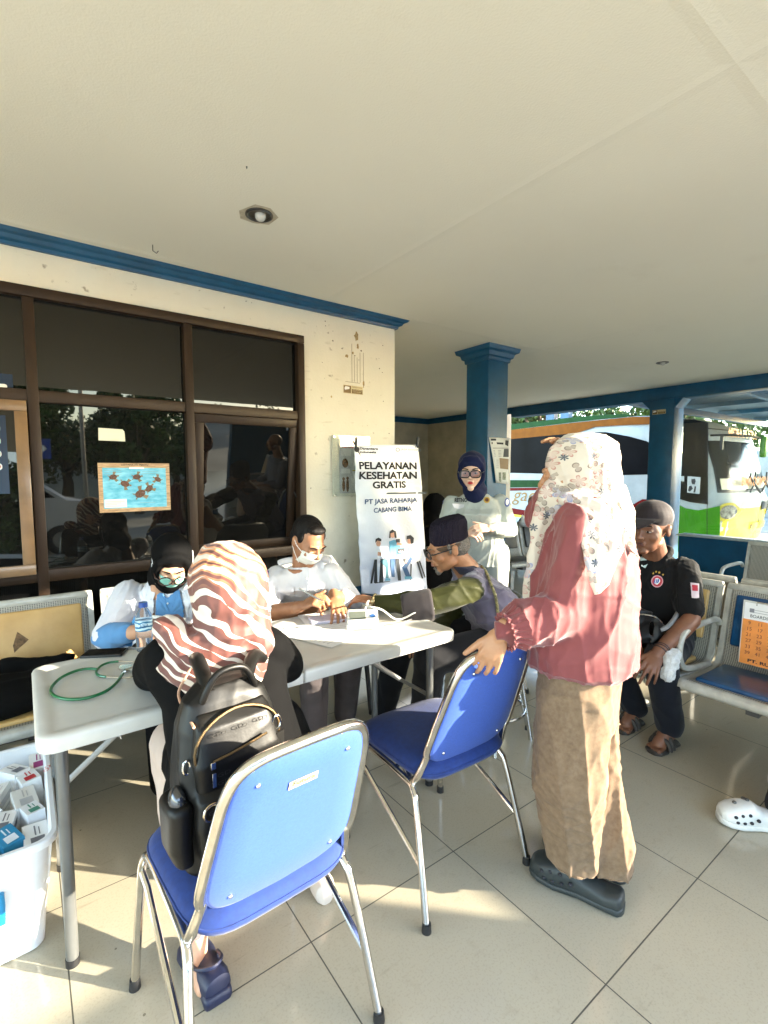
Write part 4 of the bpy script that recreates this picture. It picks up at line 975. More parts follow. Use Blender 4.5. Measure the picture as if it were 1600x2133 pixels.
btext('PELAYANAN', 807, 981, .052, 114, ink, .035); btext('KESEHATAN', 807, 1001, .052, 114, ink, .035); btext('GRATIS', 808, 1020, .050, 68, ink, .035)
navy2 = mat('banner_navy', (.03, .075, .20), rough=.6)
btext('PT JASA RAHARJA', 811, 1050, .036, 104, navy2, .02); btext('CABANG BIMA', 813, 1068, .036, 76, navy2, .02)
btext('Danantara', 768, 938, .017, 34, ink, .03); btext('Indonesia', 766, 945, .016, 31, ink, .03)
btext('JASA RAHARJA', 852, 940, .015, 42, mat('banner_grey', (.30, .36, .45), rough=.6), .01); btext('Utama dalam perlindungan', 854, 947, .006, 20, MATS['banner_grey'])
def bflat(polys_px, name, m, lvl=0):
    # outlines given as they read on the sheet; each is laid on the sheet's own surface
    pl = []; O_ = V((bc[0].x, YB, bc[0].z))
    for pg in polys_px: pl.append([(PY(x, y, YB).x-O_.x, PY(x, y, YB).z-O_.z) for x, y in pg])
    o = flat(pl, name, m, t, O_, X_, Z_, .002); on_banner.lvl = 4+lvl*5
    on_banner(o)
    for k, pgn in enumerate(o.data.polygons):
        for vi in pgn.vertices: o.data.vertices[vi].co.y -= .00005*k
    on_banner.lvl = 0; return o
bflat([[(748, 1027), (860, 1025), (860, 1028), (748, 1030)], [(864, 1025), (880, 1025), (879, 1028), (863, 1028)]], 'rule', mat('rule_grey', (.10, .12, .14)), 0)
bflat([circ(744, 936, 6, n=18)], 'round_emblem', ink, 0); bflat([circ(745, 934, 3.6, 2.2, n=14)], 'emblem_red', mat('emblem_red', (.45, .02, .03)), 1)
bflat([circ(825, 937, 4.4, n=18)], 'blue_emblem', MATS['banner_grey'], 0); bflat([circ(825, 937, 2.8, n=18)], 'emblem_hole', paper_m, 1)
dk = mat('print_dark', (.03, .035, .045), rough=.6); dn = mat('print_jeans', (.03, .10, .24), rough=.6); cy = mat('print_cyan', (.12, .38, .55), rough=.6); skp = mat('print_skin', (.62, .33, .22), rough=.6); hairp = mat('print_hair', (.015, .016, .025), rough=.6); whp = mat('print_white', (.74, .77, .82), rough=.6); tealp = mat('print_teal', (.02, .12, .16), rough=.6)
bflat([[(774, 1164), (779, 1164), (771, 1214), (767, 1214)], [(776, 1164), (780, 1164), (781, 1213), (774, 1213)], [(788, 1163), (794, 1163), (792, 1212), (784, 1212)], [(817, 1160), (824, 1160), (827, 1207), (821, 1207)], [(831, 1160), (836, 1160), (838, 1168), (832, 1168)], [(845, 1172), (848, 1172), (846, 1205), (844, 1205)], [(858, 1167), (862, 1166), (872, 1202), (869, 1203)], [(863, 1166), (866, 1165), (877, 1200), (875, 1201)], [(776, 1212), (805, 1208), (805, 1209.5), (776, 1214)]], 'printed_legs', dk, 0)
bflat([[(792, 1164), (803, 1164), (804, 1176), (803, 1203), (797, 1203), (798, 1180), (786, 1168)]], 'printed_trousers', tealp, 1)
bflat([[(808, 1160), (816, 1160), (815, 1200), (809, 1200)], [(845, 1158), (850, 1162), (838, 1180), (845, 1198), (836, 1200), (829, 1180)]], 'printed_jeans', dn, 1)
bflat([[(779, 1144), (790, 1143), (792, 1160), (781, 1160)], [(860, 1150), (870, 1152), (866, 1166), (846, 1172), (850, 1160), (856, 1158)], [(766, 1161), (838, 1157), (840, 1160), (766, 1164)]], 'printed_white', whp, 2)
bflat([[(805, 1127), (815, 1123), (825, 1126), (827, 1138), (824, 1158), (808, 1158)], [(842, 1137), (851, 1134), (855, 1146), (852, 1160), (843, 1158)], [(820, 1140), (838, 1138), (837, 1155), (819, 1156)], [(797, 1202), (806, 1203), (806, 1207), (795, 1208)], [(833, 1198), (847, 1198), (848, 1203), (834, 1204)]], 'printed_shirts', cy, 3)
bflat([circ(784, 1131, 5, 6.5), circ(812, 1112, 5.5, 7.5), circ(845, 1125, 4.5, 6.5), [(782, 1148), (790, 1150), (790, 1157), (781, 1156)], [(820, 1128), (830, 1131), (829, 1135), (819, 1134)], [(843, 1148), (847, 1152), (836, 1172), (833, 1170)], [(797, 1156), (808, 1154), (808, 1158), (798, 1159)]], 'printed_skin', skp, 4)
bflat([[(777, 1130), (778, 1122), (784, 1119), (790, 1122), (790, 1127), (782, 1125)], [(805, 1120), (806, 1106), (812, 1102), (819, 1106), (820, 1119), (816, 1120), (815, 1108), (808, 1110), (808, 1120)], [(839, 1122), (840, 1115), (847, 1113), (853, 1119), (852, 1130), (847, 1132), (846, 1121)], [(821, 1141), (834, 1140), (833, 1151), (820, 1152)], [(818, 1122), (826, 1121), (826, 1128), (818, 1129)]], 'printed_hair', hairp, 5)
bflat([[(822, 1147), (825, 1147), (826, 1144), (828, 1149), (830, 1145), (831, 1148), (832, 1148), (830, 1150), (828, 1151), (826, 1147), (825, 1148.5), (822, 1148.5)]], 'printed_pulse', whp, 6)
mb = MB(); a, b_ = bc[0], bc[1]
for q in (a+V((.012, 0, .01)), b_+V((-.012, 0, .01))): mb.cap(q+V((0, -.004, -.03)), q+V((.004, -.004, .04)), .008, .011)
mb.obj('clip', black_plastic, t)
mb = MB(); cc_ = (bc[0]+bc[1]+bc[2]+bc[3])/4+V((0, .03, 0))
for q in (bc[0], bc[1]): mb.tube([q+V((0, .012, .03)), cc_, V((q.x+(cc_.x-q.x)*1.9, q.y+.05, .02))], .006)
mb.tube([cc_, cc_+V((0, -.02+.12, -cc_.z*.5)), V((cc_.x, 3.19-.02, .02))], .006)
mb.obj('stand', black_plastic, t)

# --- newspaper pages taped on the pillar (facing -Y side)
YP_ = 3.40-.147
t = thing('newspaper_page', 'newspaper page taped to the blue pillar above the officer woman shoulder', 'newspaper', (3.85, YP_, 1.3))
c_ = [PY(1018, 911, YP_), PY(1061, 913, YP_), PY(1058, 1009, YP_), PY(1030, 1005, YP_)]
lim = 3.80+.143
mb = MB(); g2 = []
for j in range(13):
    v = j/12; L_ = c_[0].lerp(c_[3], v); Rr = c_[1].lerp(c_[2], v)
    g2.append([mb.bm.verts.new(L_.lerp(Rr, i/8)+V((0, -.004-.018*math.sin(v*2.2)*(1-i/8)-.004*math.sin(i), 0))) for i in range(9)])
for j in range(12):
    for i in range(8): mb.bm.faces.new((g2[j][i], g2[j+1][i], g2[j+1][i+1], g2[j][i+1]))
nb_ = mb.obj('page', mat('newsprint', (.62, .62, .58), rough=.7, vscale=5, var=.05), t); nb_.modifiers.new('thickness', 'SOLIDIFY').thickness = .0008
def npoly(polys): return [[((PY(x, y, YP_)).x-c_[0].x, (PY(x, y, YP_)).z-c_[0].z) for x, y in pg] for pg in polys]
def nflat(polys, nm, m, l):
    o = flat(npoly(polys), nm, m, t, V((c_[0].x, YP_-.026, c_[0].z)), X_, Z_, l)
    g = ORG[o.name]
    for v in o.data.vertices:
        p = v.co+g; vv = max(0, min(1, (c_[0].z-p.z)/(c_[0].z-c_[2].z))); L_ = c_[0].lerp(c_[3], vv); Rr = c_[1].lerp(c_[2], vv); u = max(0, min(1, (p.x-L_.x)/(Rr.x-L_.x)))
        v.co.y = YP_-.004-.018*math.sin(vv*2.2)*(1-u)-.004*math.sin(u*8)-.002-l-g.y
nflat([[(1021, 914), (1032, 914), (1032, 918), (1021, 918)], [(1022, 921), (1048, 922), (1048, 926), (1022, 925)], [(1052, 917), (1058, 918), (1057, 930), (1051, 926)], [(1024, 933), (1058, 933), (1058, 934), (1024, 934)]], 'headline', ink, 0)
nflat([[(1049, 935), (1058, 935), (1058, 952), (1047, 952)]], 'photo', dk, .0004); nflat([[(1038, 954), (1058, 956), (1057, 978), (1039, 976)]], 'brown_advert', mat('advert_brown', (.26, .17, .09)), .0004)
nflat([[(1035, 984), (1042, 984), (1042, 1004), (1036, 1003)], [(1045, 984), (1052, 984), (1052, 1000), (1045, 999)]], 'colour_picture', mat('advert_green', (.25, .28, .20), vscale=60, var=.4), .0004)
nflat([[(1025+.4*i, 938+3*i), (1043, 938+3*i), (1043, 939+3*i), (1025+.4*i, 939+3*i)] for i in range(5)]+[[(1030, 958+4*i), (1036, 958+4*i), (1036, 959+4*i), (1030, 959+4*i)] for i in range(5)], 'columns_of_print', MATS['grey_print'], .0003)

# --- calendar leaning on the blue seat
t = thing('calendar', 'orange numbered sheet on a clipboard leaning on the blue bench seat', 'calendar', (3.0, .75, .44))
A, B_ = V((2.955, .965, .455)), V((2.955, .66, .455)); up4 = V((.20, .03, 1)).normalized()
A = PX(1538, 1378, 2.93); 
rg4 = V((-.0, -1, 0)); nn4 = rg4.cross(up4)
TL = A+up4*.30
mb = MB(); mb.prism([A, A+rg4*.24, A+rg4*.24+up4*.32, A+up4*.32], nn4*.003); mb.obj('board', mat('clear_board', (.60, .58, .52), rough=.3), t, smooth=False)
flat([rect(.004, .0, .232, .225)], 'orange_sheet', mat('orange_print', (.78, .26, .04), rough=.45, vscale=12, var=.1), t, A, rg4, up4, .004)
flat([rect(.008, .225, .224, .085)], 'white_form', paper_m, t, A, rg4, up4, .004)
for k in range(18):
    c0, r0_ = k % 3, k//3
    text(str(9+2*k if k else 9), .017, A+rg4*(.035+.045*c0)+up4*(.195-.030*r0_)+nn4*.004, rg4, up4, mat('calendar_ink', (.22, .05, .02)), t, name='number')
text('BOARDING PASS', .016, A+rg4*.11+up4*.232+nn4*.004, rg4, up4, ink, t, width=.15); text('PT. RUKUN', .015, A+rg4*.12+up4*.008+nn4*.004, rg4, up4, ink, t, width=.16, bold=.03)
flat([rect(.03, .275-.012*i, .15-.03*(i % 2), .002) for i in range(2)]+[rect(.03, .262, .02, .02)], 'small_print', MATS['grey_print'], t, A, rg4, up4, .005)
mb = MB(); mb.tube([A+rg4*x_+up4*y_+nn4*.009 for x_, y_ in ((.06, .30), (.06, .318), (.14, .318), (.14, .30))], .0025, n=6); mb.obj('clip', chrome, t)
# plastic bag on the far bench
t = thing('plastic_bag', 'small white plastic bag with loop handles on the far dark bench', 'bag', (4.95, 3.9, .83))
bpz = P(1093, 1082, 6.0)
mb = MB(); mb.ell(bpz+V((0, 0, -.04)), (.09, .05, .05)); mb.tube([bpz+V((-.06, 0, -.02)), bpz+V((-.045, 0, .06)), bpz+V((-.01, 0, .0))], .012, sm=4); mb.tube([bpz+V((.02, 0, -.02)), bpz+V((.045, 0, .055)), bpz+V((.07, 0, -.01))], .012, sm=4)
soft('body', mb, mat('thin_plastic', (.62, .64, .64), rough=.35), t, .01, 2, folds(.01, 60, (0, 0, 1), 4))
# ================================================================== OUTSIDE: BUS, TREES, YARD
XB = 11.0
busw = mat('bus_white', (.42, .45, .44), rough=.45, vscale=3, var=.08, spec=.2)
busg = mat('bus_green', (.05, .24, .006), rough=.4, vscale=3, var=.08, spec=.2)
busy = mat('bus_yellow', (.75, .62, .02), rough=.28, vscale=3, var=.05, coat=.5)
bus = thing('bus', 'white and green parked coach behind the glass pane, front door and windscreen towards the yard', 'bus', (12.2, 8, -.3))
def yf(z): 
    ks = [(-.1, 3.80), (.3, 3.72), (.85, 3.66), (.98, 3.72), (1.5, 3.82), (2.15, 4.02), (2.4, 4.25), (2.58, 4.7), (2.68, 5.3)]
    for (a, b_), (c, d) in zip(ks, ks[1:]):
        if z <= c: return b_+(d-b_)*(z-a)/(c-a)
    return ks[-1][1]
def outline(z, n=8):
    y0 = yf(z); r_ = .42; ins = 0 if z < 2.2 else .12*((z-2.2)/.5)**2; pts = []
    for k in range(n+1):
        a = math.pi+math.pi/2*k/n; pts.append(V((XB+ins+r_+r_*math.cos(a), y0+r_*.9+r_*.9*math.sin(a), z)))
    for k in range(1, 9): t_ = k/9; pts.append(V((XB+ins+r_+t_*(2.6-2*ins-2*r_), y0-.05*math.sin(math.pi*t_), z)))
    for k in range(n+1):
        a = -math.pi/2+math.pi/2*k/n; pts.append(V((XB-ins+2.6-r_+r_*math.cos(a), y0+r_*.9+r_*.9*math.sin(a), z)))
    pts += [V((XB+2.6-ins, 15.2, z)), V((XB+ins, 15.2, z))]
    return pts
zs = [-.02, .3, .6, .85, .98, 1.2, 1.5, 1.8, 2.15, 2.3, 2.4, 2.5, 2.58, 2.64, 2.68]
MB().loft([outline(z) for z in zs]).obj('body', busw, bus, angle=35)
def fp(u, z, off=.012):
    o_ = outline(z)[:26]; k = u*25; i = min(24, int(k)); p = o_[i].lerp(o_[i+1], k-i); d = (o_[i+1]-o_[i]); nn = V((d.y, -d.x, 0)).normalized()
    return p+nn*off
def fpatch(u0, u1, z0, z1, off=.012, nu=14, nz=8, shape=None):
    mb = MB(); g_ = []
    for j in range(nz+1):
        row = []
        for i in range(nu+1):
            a, b_ = i/nu, j/nz
            if shape: a, b_ = shape(a, b_)
            row.append(mb.bm.verts.new(fp(u0+(u1-u0)*a, z0+(z1-z0)*b_, off)))
        g_.append(row)
    for j in range(nz):
        for i in range(nu): mb.bm.faces.new((g_[j][i], g_[j][i+1], g_[j+1][i+1], g_[j+1][i]))
    return mb
dark_glass = mat('bus_glass', (.006, .006, .007), rough=.35, var=.3, vscale=1.5, spec=.04)
ws_glass = mat('windscreen_glass', (.03, .033, .033), rough=.12, var=.5, vscale=2.5, spec=.12, col2=(.02, .02, .02))
fpatch(.0, 1, -.02, .70, .006).obj('yellow_skirt', busy, bus)
fpatch(.13, .88, 1.02, 2.33, .010).obj('windscreen_seal', black_plastic, bus)
fpatch(.15, .86, 1.06, 2.30, .016).obj('windscreen', ws_glass, bus)
fpatch(.152, .858, 2.06, 2.30, .020).obj('destination_board', mat('pale_board', (.50, .56, .58), rough=.3), bus)
fpatch(.17, .84, 1.08, 1.30, .020).obj('lower_board', mat('cream_board', (.62, .58, .40), rough=.3), bus)
fpatch(.60, .86, .62, .80, .02).obj('grille', black_plastic, bus)
egg = lambda a, b_: (a, .5+(b_-.5)*math.sqrt(max(.02, 1-(2*a-1)**2))*(1-.3*a))
for u0, u1 in ((.10, .36), (.98, .72)):
    h_ = fpatch(u0, u1, .42, .86, .03, shape=egg).obj('headlight', mat('headlight_rim', (.60, .48, .03), rough=.2, coat=.6), bus)
    fpatch(u0+(u1-u0)*.12, u0+(u1-u0)*.86, .48, .80, .04, shape=egg).obj('lens', mat('headlight_lens', (.30, .30, .24), rough=.08, vscale=12, var=.6, coat=1), h_)
plate = fpatch(.50, .72, .22, .36, .03).obj('number_plate', mat('plate_yellow', (.60, .50, .04), rough=.4), bus)
text('EA 7386', .10, V((12.3, yf(.25)-.12, .24)), X_, Z_, ink, plate, width=.42)
org_t = mat('orange_lettering', (.75, .26, .01), rough=.4)
text('BIMA DOMPU', .17, V((12.30, yf(1.12)-.12, 1.11)), X_, Z_, org_t, bus, width=1.5, bold=.03)
text('MITRA PUTRA', .17, V((12.30, yf(2.1)-.12, 2.10)), X_, Z_, org_t, bus, width=1.6, bold=.03)
mb = MB()
for x in (12.05, 12.75): mb.tube([V((x, yf(1.0)-.10, 1.02)), V((x+.25, yf(1.2)-.12, 1.16)), V((x+.5, yf(1.5)-.12, 1.42))], .018); mb.tube([V((x+.02, yf(1.3)-.13, 1.33)), V((x+.28, yf(1.2)-.13, 1.16)), V((x+.5, yf(1.0)-.13, 1.0))], .022)
mb.obj('wiper', black_plastic, bus)
mb = MB(); mb.tube([V((XB+.1, 4.05, 2.16)), V((XB+.05, 3.7, 2.14)), V((XB+.5, 3.5, 2.12)), V((XB+.9, 3.45, 2.10))], .022, sm=4); mb.box((XB+.12, 3.86, 2.02), (.05, .05, .30)); mb.obj('mirror_arm', black_plastic, bus)
mb = MB(); mb.box((XB+.95, 3.42, 1.93), (.13, .10, .42), bev=.03, seg=3); mb.obj('mirror', busg, bus)
def side_poly(polys, nm, m, lift=0):
    mb = MB()
    for k, pg in enumerate(polys):
        q = [PX(x, y, XB) for x, y in pg]
        mb.bm.faces.new([mb.bm.verts.new(V((XB-.004-lift-.0004*k, p.y, p.z))) for p in q])
    return mb.obj(nm, m, bus, smooth=False)
side_poly([[(1020, 921), (1060, 915), (1202, 902), (1262, 900), (1311, 909), (1347, 919), (1372, 934), (1372, 988), (1274, 990), (1020, 984)]], 'side_window', dark_glass, .004)
side_poly([[(1020, 902), (1060, 896), (1200, 880), (1320, 868), (1400, 868), (1400, 882), (1290, 886), (1240, 889), (1202, 902), (1020, 921)]], 'orange_stripe', mat('bus_orange', (.20, .062, .003), rough=.5, spec=.1, var=.1), .002)
side_poly([[(1020, 889), (1060, 884), (1215, 867), (1300, 862), (1320, 867), (1200, 879), (1020, 901)]], 'green_stripe', mat('bus_dark_green', (.012, .055, .012), rough=.5, spec=.1), .003)
side_poly([[(1020, 1000), (1180, 1000), (1180, 1014), (1020, 1016)]], 'low_green_stripe', MATS['bus_dark_green'], .003)
side_poly([[(1020, 1017), (1180, 1015), (1180, 1020), (1020, 1023)], [(1020, 1050), (1095, 1063), (1180, 1078), (1180, 1090), (1020, 1062)], [(1300, 1062), (1338, 1040), (1372, 1040), (1372, 1052), (1320, 1064)]], 'red_stripe', mat('bus_red', (.16, .006, .006), rough=.5, spec=.1), .004)
side_poly([[(1300, 1075), (1338, 1056), (1372, 1056), (1372, 1066), (1310, 1080)], [(1020, 1064), (1120, 1078), (1120, 1082), (1020, 1070)]], 'yellow_stripe', busy, .005)
side_poly([[(1408, 873), (1440, 873), (1476, 880), (1475, 1051), (1438, 1046), (1408, 1037), (1400, 1030), (1400, 873)]], 'door_window', dark_glass, .004)
side_poly([[(1372, 1030), (1408, 1048), (1430, 1059), (1455, 1063), (1485, 1057), (1500, 1054), (1500, 1160), (1372, 1160)]], 'green_panel', busg, .003)
side_poly([[(1473.6, 880), (1475, 880), (1474, 1160), (1472.6, 1160)]], 'door_gap', ink, .009)
gold = mat('gold_script', (.30, .15, .02), rough=.4)
pg0 = PX(1062, 1046, XB); pg1 = PX(1135, 1040, XB)
text('gadira', .36, V((XB-.012, pg0.y-.1, pg0.z-.05)), (0, -1, 0), Z_, gold, bus, align='LEFT', width=abs(pg1.y-pg0.y)*1.2, shear=.3)
q0 = side_poly([[(1433, 992), (1460, 994), (1458, 1029), (1432, 1026)], [(1417, 992), (1426, 992), (1426, 1003), (1417, 1002)]], 'photo_sticker', mat('photo_white', (.55, .56, .54), rough=.5), .010)
side_poly([[(1441, 998), (1449, 997), (1450, 1003), (1448, 1009), (1443, 1009), (1441, 1004)], [(1436, 1013), (1441, 1011), (1444, 1018), (1438, 1024), (1434, 1022)], [(1448, 1012), (1451, 1014), (1449, 1026), (1445, 1026)]], 'photo_print', ink, .013)
wheel_m = mat('tyre', (.02, .02, .02), rough=.8)
for y in (6.1, 12.6):
    for x in (XB+.02, XB+2.58):
        wl = MB().cyl((x-.14, y, .18), (x+.14, y, .18), .48, n=32).obj('wheel', wheel_m, bus)
        MB().cyl((x-.15, y, .18), (x+.15, y, .18), .26, n=24).obj('rim', grey_metal, wl)
mb = MB(); 
for y in (7.5, 9.2): mb.box((XB+1.0, y, 2.76), (.9, 1.1, .14), bev=.04)
mb.obj('roof_unit', grey_pl, bus)

leaf_m, nt_, b = new_mat('leaves')
oi = N(nt_, 'ShaderNodeTexCoord'); n1 = N(nt_, 'ShaderNodeTexNoise'); n1.inputs['Scale'].default_value = 1.7; n1.inputs['Detail'].default_value = 5; nt_.links.new(oi.outputs['Object'], n1.inputs['Vector'])
nt_.links.new(mix_n(nt_, n1.outputs[0], (.015, .045, .008), (.10, .17, .03)), b.inputs['Base Color']); b.inputs['Roughness'].default_value = .5
b.inputs['Transmission Weight'].default_value = .0
bark = mat('bark', (.10, .075, .05), rough=.9, vscale=8, bump=.5, bscale=20, bdist=.02)
def tree(label, x, y, h, r_, nleaf=5200, seed=0, group='trees round the yard', leaf=.13):
    t = thing('tree', label, 'tree', (x, y, -.3), group); rs = random.Random(seed)
    mb = MB(); mb.tube([(x, y, -.3), (x+.1, y, h*.25), (x-.05, y+.05, h*.55)], .2, n=10, rads=[r_*.09, r_*.065, r_*.04])
    cl = []
    for k in range(9):
        a = rs.random()*6.28; e_ = V((x+math.cos(a)*r_*.65*rs.random()**.5, y+math.sin(a)*r_*.65*rs.random()**.5, h*(.5+.45*rs.random())))
        mb.tube([(x, y, h*(.3+.2*rs.random())), ((x+e_.x)/2, (y+e_.y)/2, e_.z*.8), e_], .05, n=6, rads=[r_*.035, r_*.022, r_*.01])
    for k in range(34):
        a = rs.random()*6.28; rad = r_*.85*rs.random()**.5; zz = h*(.42+.55*rs.random()); cl.append((V((x+math.cos(a)*rad*(1-.4*abs(zz/h-.6)), y+math.sin(a)*rad*(1-.4*abs(zz/h-.6)), zz)), r_*(.2+.2*rs.random())))
    mb.obj('trunk', bark, t)
    rn = np.random.RandomState(seed); c = rn.randint(0, len(cl), nleaf)
    ctr = np.array([tuple(q[0]) for q in cl])[c]; rr_ = np.array([q[1] for q in cl])[c]
    d = rn.normal(size=(nleaf, 3)); d /= np.linalg.norm(d, axis=1)[:, None]; p = ctr+d*(rr_*rn.rand(nleaf)**.4)[:, None]*[1, 1, .75]
    u = rn.normal(size=(nleaf, 3)); u /= np.linalg.norm(u, axis=1)[:, None]; v = np.cross(u, rn.normal(size=(nleaf, 3))); v /= np.linalg.norm(v, axis=1)[:, None]
    s_ = (leaf*(.6+.8*rn.rand(nleaf)))[:, None]
    vs = np.stack([p-u*s_, p+v*s_*.5, p+u*s_, p-v*s_*.5], 1).reshape(-1, 3)
    me = bpy.data.meshes.new('crown'); me.from_pydata(vs.tolist(), [], [(4*i, 4*i+1, 4*i+2, 4*i+3) for i in range(nleaf)])
    link('crown', me, leaf_m, t, False)
for i, (x, y, h, r_) in enumerate(((17.5, 12.5, 6.5, 2.8), (19, 17.5, 7, 3.2), (18, 7.5, 6.2, 2.6), (16.5, 22, 6.5, 3))):
    tree('leafy tree beyond the bus roof, '+['between the two blue posts', 'farthest towards the back wall', 'behind the front of the bus', 'behind the pillar'][i], x, y, h, r_, 9000, 20+i, leaf=.12)
for i, (x, y, h, r_) in enumerate(((-5.5, -12, 4.7, 3.0), (-.3, -14.5, 4.9, 2.3), (12.5, -18.5, 4.0, 2.0), (12.5, -27, 5.6, 3.0), (4.0, -16.5, 4.7, 2.1), (1.6, -20, 4.0, 3.2), (-3.5, -19, 4.2, 3.2), (6.8, -22, 4.3, 3.0))):
    tree('dark leafy tree mirrored in the window, '+['far left', 'left of the bright gap', 'right of the bright gap', 'beyond the mirrored pillar', 'low in the middle', 'farthest and lowest in the middle', 'farther back at the left', 'farther back at the right'][i], x, y, h, r_, 7000, 40+i, leaf=.14)
# outer posts and yard walls
for i, (px_, lab) in enumerate(((1150, 'blue steel post standing beyond the bus roof'), (1180, 'second blue steel post right of the first beyond the bus'))):
    p = PX(px_, 865, 15.2); o = MB().box((15.2, p.y, 1.9), (.25, .32, 4.4)).obj('steel_post', blue_m, smooth=False); tag(o, lab, 'post', 'blue steel posts'); recenter(o)
rf_ = thing('yard_canopy', 'blue steel canopy truss over the parked bus', 'canopy', (9.6, 3, 3.2))
mb = MB()
for y in (-3.5, -1.2, 1.2, 3.2, 5.1): mb.box((13.4, y, 2.84), (9.0, .10, .14))
for x in (9.2, 10.9, 12.8, 14.8, 17.4): mb.box((x, .75, 2.96), (.09, 9.0, .10))
for y in (1.2, 3.2): mb.tube([(9.0, y, 3.0), (11.4, y-1, 2.86), (13.6, y, 3.0), (16, y-1, 2.86)], .035)
mb.obj('truss', blue_m, rf_, smooth=False)
MB().box((13.4, .75, 3.05), (9.2, 9.4, .05)).obj('roof_sheet', mat('roof_sheet', (.10, .16, .20), rough=.5), rf_, smooth=False)
mb = MB()
for x, y in ((14.9, -3.4), (15.4, 1.0)): mb.box((x, y, 1.30), (.16, .16, 3.20))
mb.obj('post', blue_m, rf_, smooth=False)
yw = MB().box((0, -26, 1.0), (60, .2, 2.6)).obj('yard_wall', mat('yard_wall_paint', (.62, .62, .60), rough=.8, vscale=1, var=.1), smooth=False); tag(yw, 'long pale yard wall mirrored in the window glass', 'wall'); recenter(yw)
yw = MB().box((24, 6, 1.0), (.2, 60, 2.6)).obj('yard_wall', MATS['yard_wall_paint'], smooth=False); tag(yw, 'pale yard wall far beyond the parked bus', 'wall'); recenter(yw)
# car mirrored in the window
car = thing('parked_car', 'white hatchback mirrored in the window below the trees', 'car', (-.6, -6.8, -.3))
cw = mat('car_white', (.70, .70, .70), rough=.25, coat=.8, var=.02)
def cprof(k): return [(-1.9, .0), (-1.95, .45), (-1.75, .85), (-1.35, .95), (-.75, 1.42), (.1, 1.52), (1.2, 1.50), (1.75, 1.15), (1.95, .8), (1.95, .2), (1.8, .0)]
mb = MB(); 
def cr_ring(y, s_): return [V((-.6-x, -6.8+y, -.10+.08+z*(s_ if z > .9 else 1)*1.0)) for x, z in cprof(0)]
mb.loft([cr_ring(-.80, .93), cr_ring(-.72, .99), cr_ring(.72, .99), cr_ring(.80, .93)]); mb.obj('body', cw, car, angle=30)
mb = MB(); mb.prism([V((-.6-x, -6.8+.802, -.02+z)) for x, z in ((-1.15, .95), (-.68, 1.33), (.1, 1.40), (.1, .92))], (0, .004, 0)); mb.prism([V((-.6-x, -6.8+.802, -.02+z)) for x, z in ((.16, .92), (.16, 1.40), (1.15, 1.36), (1.55, .98))], (0, .004, 0)); mb.obj('side_window', dark_glass, car, smooth=False)
for x in (-1.25, 1.3):
    for y in (-.72, .72):
        wl = MB().cyl((-.6-x, -6.8+y-.1, .02), (-.6-x, -6.8+y+.1, .02), .32, n=28).obj('wheel', wheel_m, car); MB().cyl((-.6-x, -6.8+y-.105, .02), (-.6-x, -6.8+y+.105, .02), .18, n=20).obj('rim', grey_metal, wl)
pole = MB().cyl((.95, -4.2, -.3), (.95, -4.2, 5), .035).obj('lamp_pole', grey_metal); tag(pole, 'thin grey pole mirrored left of the bright gap in the window', 'pole'); recenter(pole)
sg = thing('arrow_sign', 'small blue sign with a white left arrow mirrored at the window edge', 'sign', (.35, -8.5, -.3))
MB().cyl((.35, -8.5, -.3), (.35, -8.5, 1.9), .03).obj('post', grey_metal, sg); MB().box((.35, -8.47, 2.05), (.55, .02, .5)).obj('panel', mat('sign_blue', (.01, .05, .30), rough=.4), sg, smooth=False)
flat([[(-.2, 0), (-.02, .18), (.03, .13), (-.06, .04), (.2, .04), (.2, -.04), (-.06, -.04), (.03, -.13), (-.02, -.18)]], 'arrow', paper_m, sg, V((.35, -8.455, 2.05)), (-1, 0, 0), Z_, .002)
# ================================================================== PEOPLE
def skin_mat(name, c, c2):
    return mat(name, c, rough=.48, vscale=14, var=.1, col2=c2, bump=.25, bscale=260, bdist=.0008, sss=.12, spec=.4, detail=6)
sk_light = skin_mat('skin_light', (.56, .32, .20), (.47, .245, .15))
sk_mid = skin_mat('skin_tan', (.36, .175, .09), (.27, .12, .06))
sk_dark = skin_mat('skin_brown', (.20, .085, .045), (.13, .055, .03))
eye_w = mat('eye_white', (.40, .36, .33), rough=.2, var=.02); eye_k = mat('eye_dark', (.012, .008, .006), rough=.1, var=0)
hair_k = mat('black_hair', (.006, .0045, .004), spec=.2, rough=.6, vscale=60, bump=.8, bscale=180, var=.2, bdist=.004)
lip_m = mat('lips', (.28, .075, .06), rough=.4); lip_red = mat('red_lips', (.45, .03, .03), rough=.35)
def cloth(name, c, c2=None, rough=.85, weave=420, sheen=.08, vs=7, **k):
    k.setdefault('spec', .18)
    return mat(name, c, rough=rough, vscale=vs, var=.12, col2=c2, bump=.35, bscale=weave, bdist=.0012, sheen=sheen, detail=6, **k)
class Head:
    def __init__(s, c, f, u=(0, 0, 1), k=1.0):
        s.c = V(c); s.f = V(f).normalized(); u = V(u); s.u = (u-s.f*u.dot(s.f)).normalized(); s.r = s.f.cross(s.u); s.k = k
        s.M = Matrix((s.r, s.f, s.u)).transposed()
    def T(s, x, y, z): return s.c+(s.r*x+s.f*y+s.u*z)*s.k
    def ell(s, mb, x, y, z, a, b_, c): mb.ell(s.T(x, y, z), (a*s.k, b_*s.k, c*s.k), rot=s.M, seg=24)
    def cap(s, mb, p, q, a, b_): mb.cap(s.T(*p), s.T(*q), a*s.k, b_*s.k)
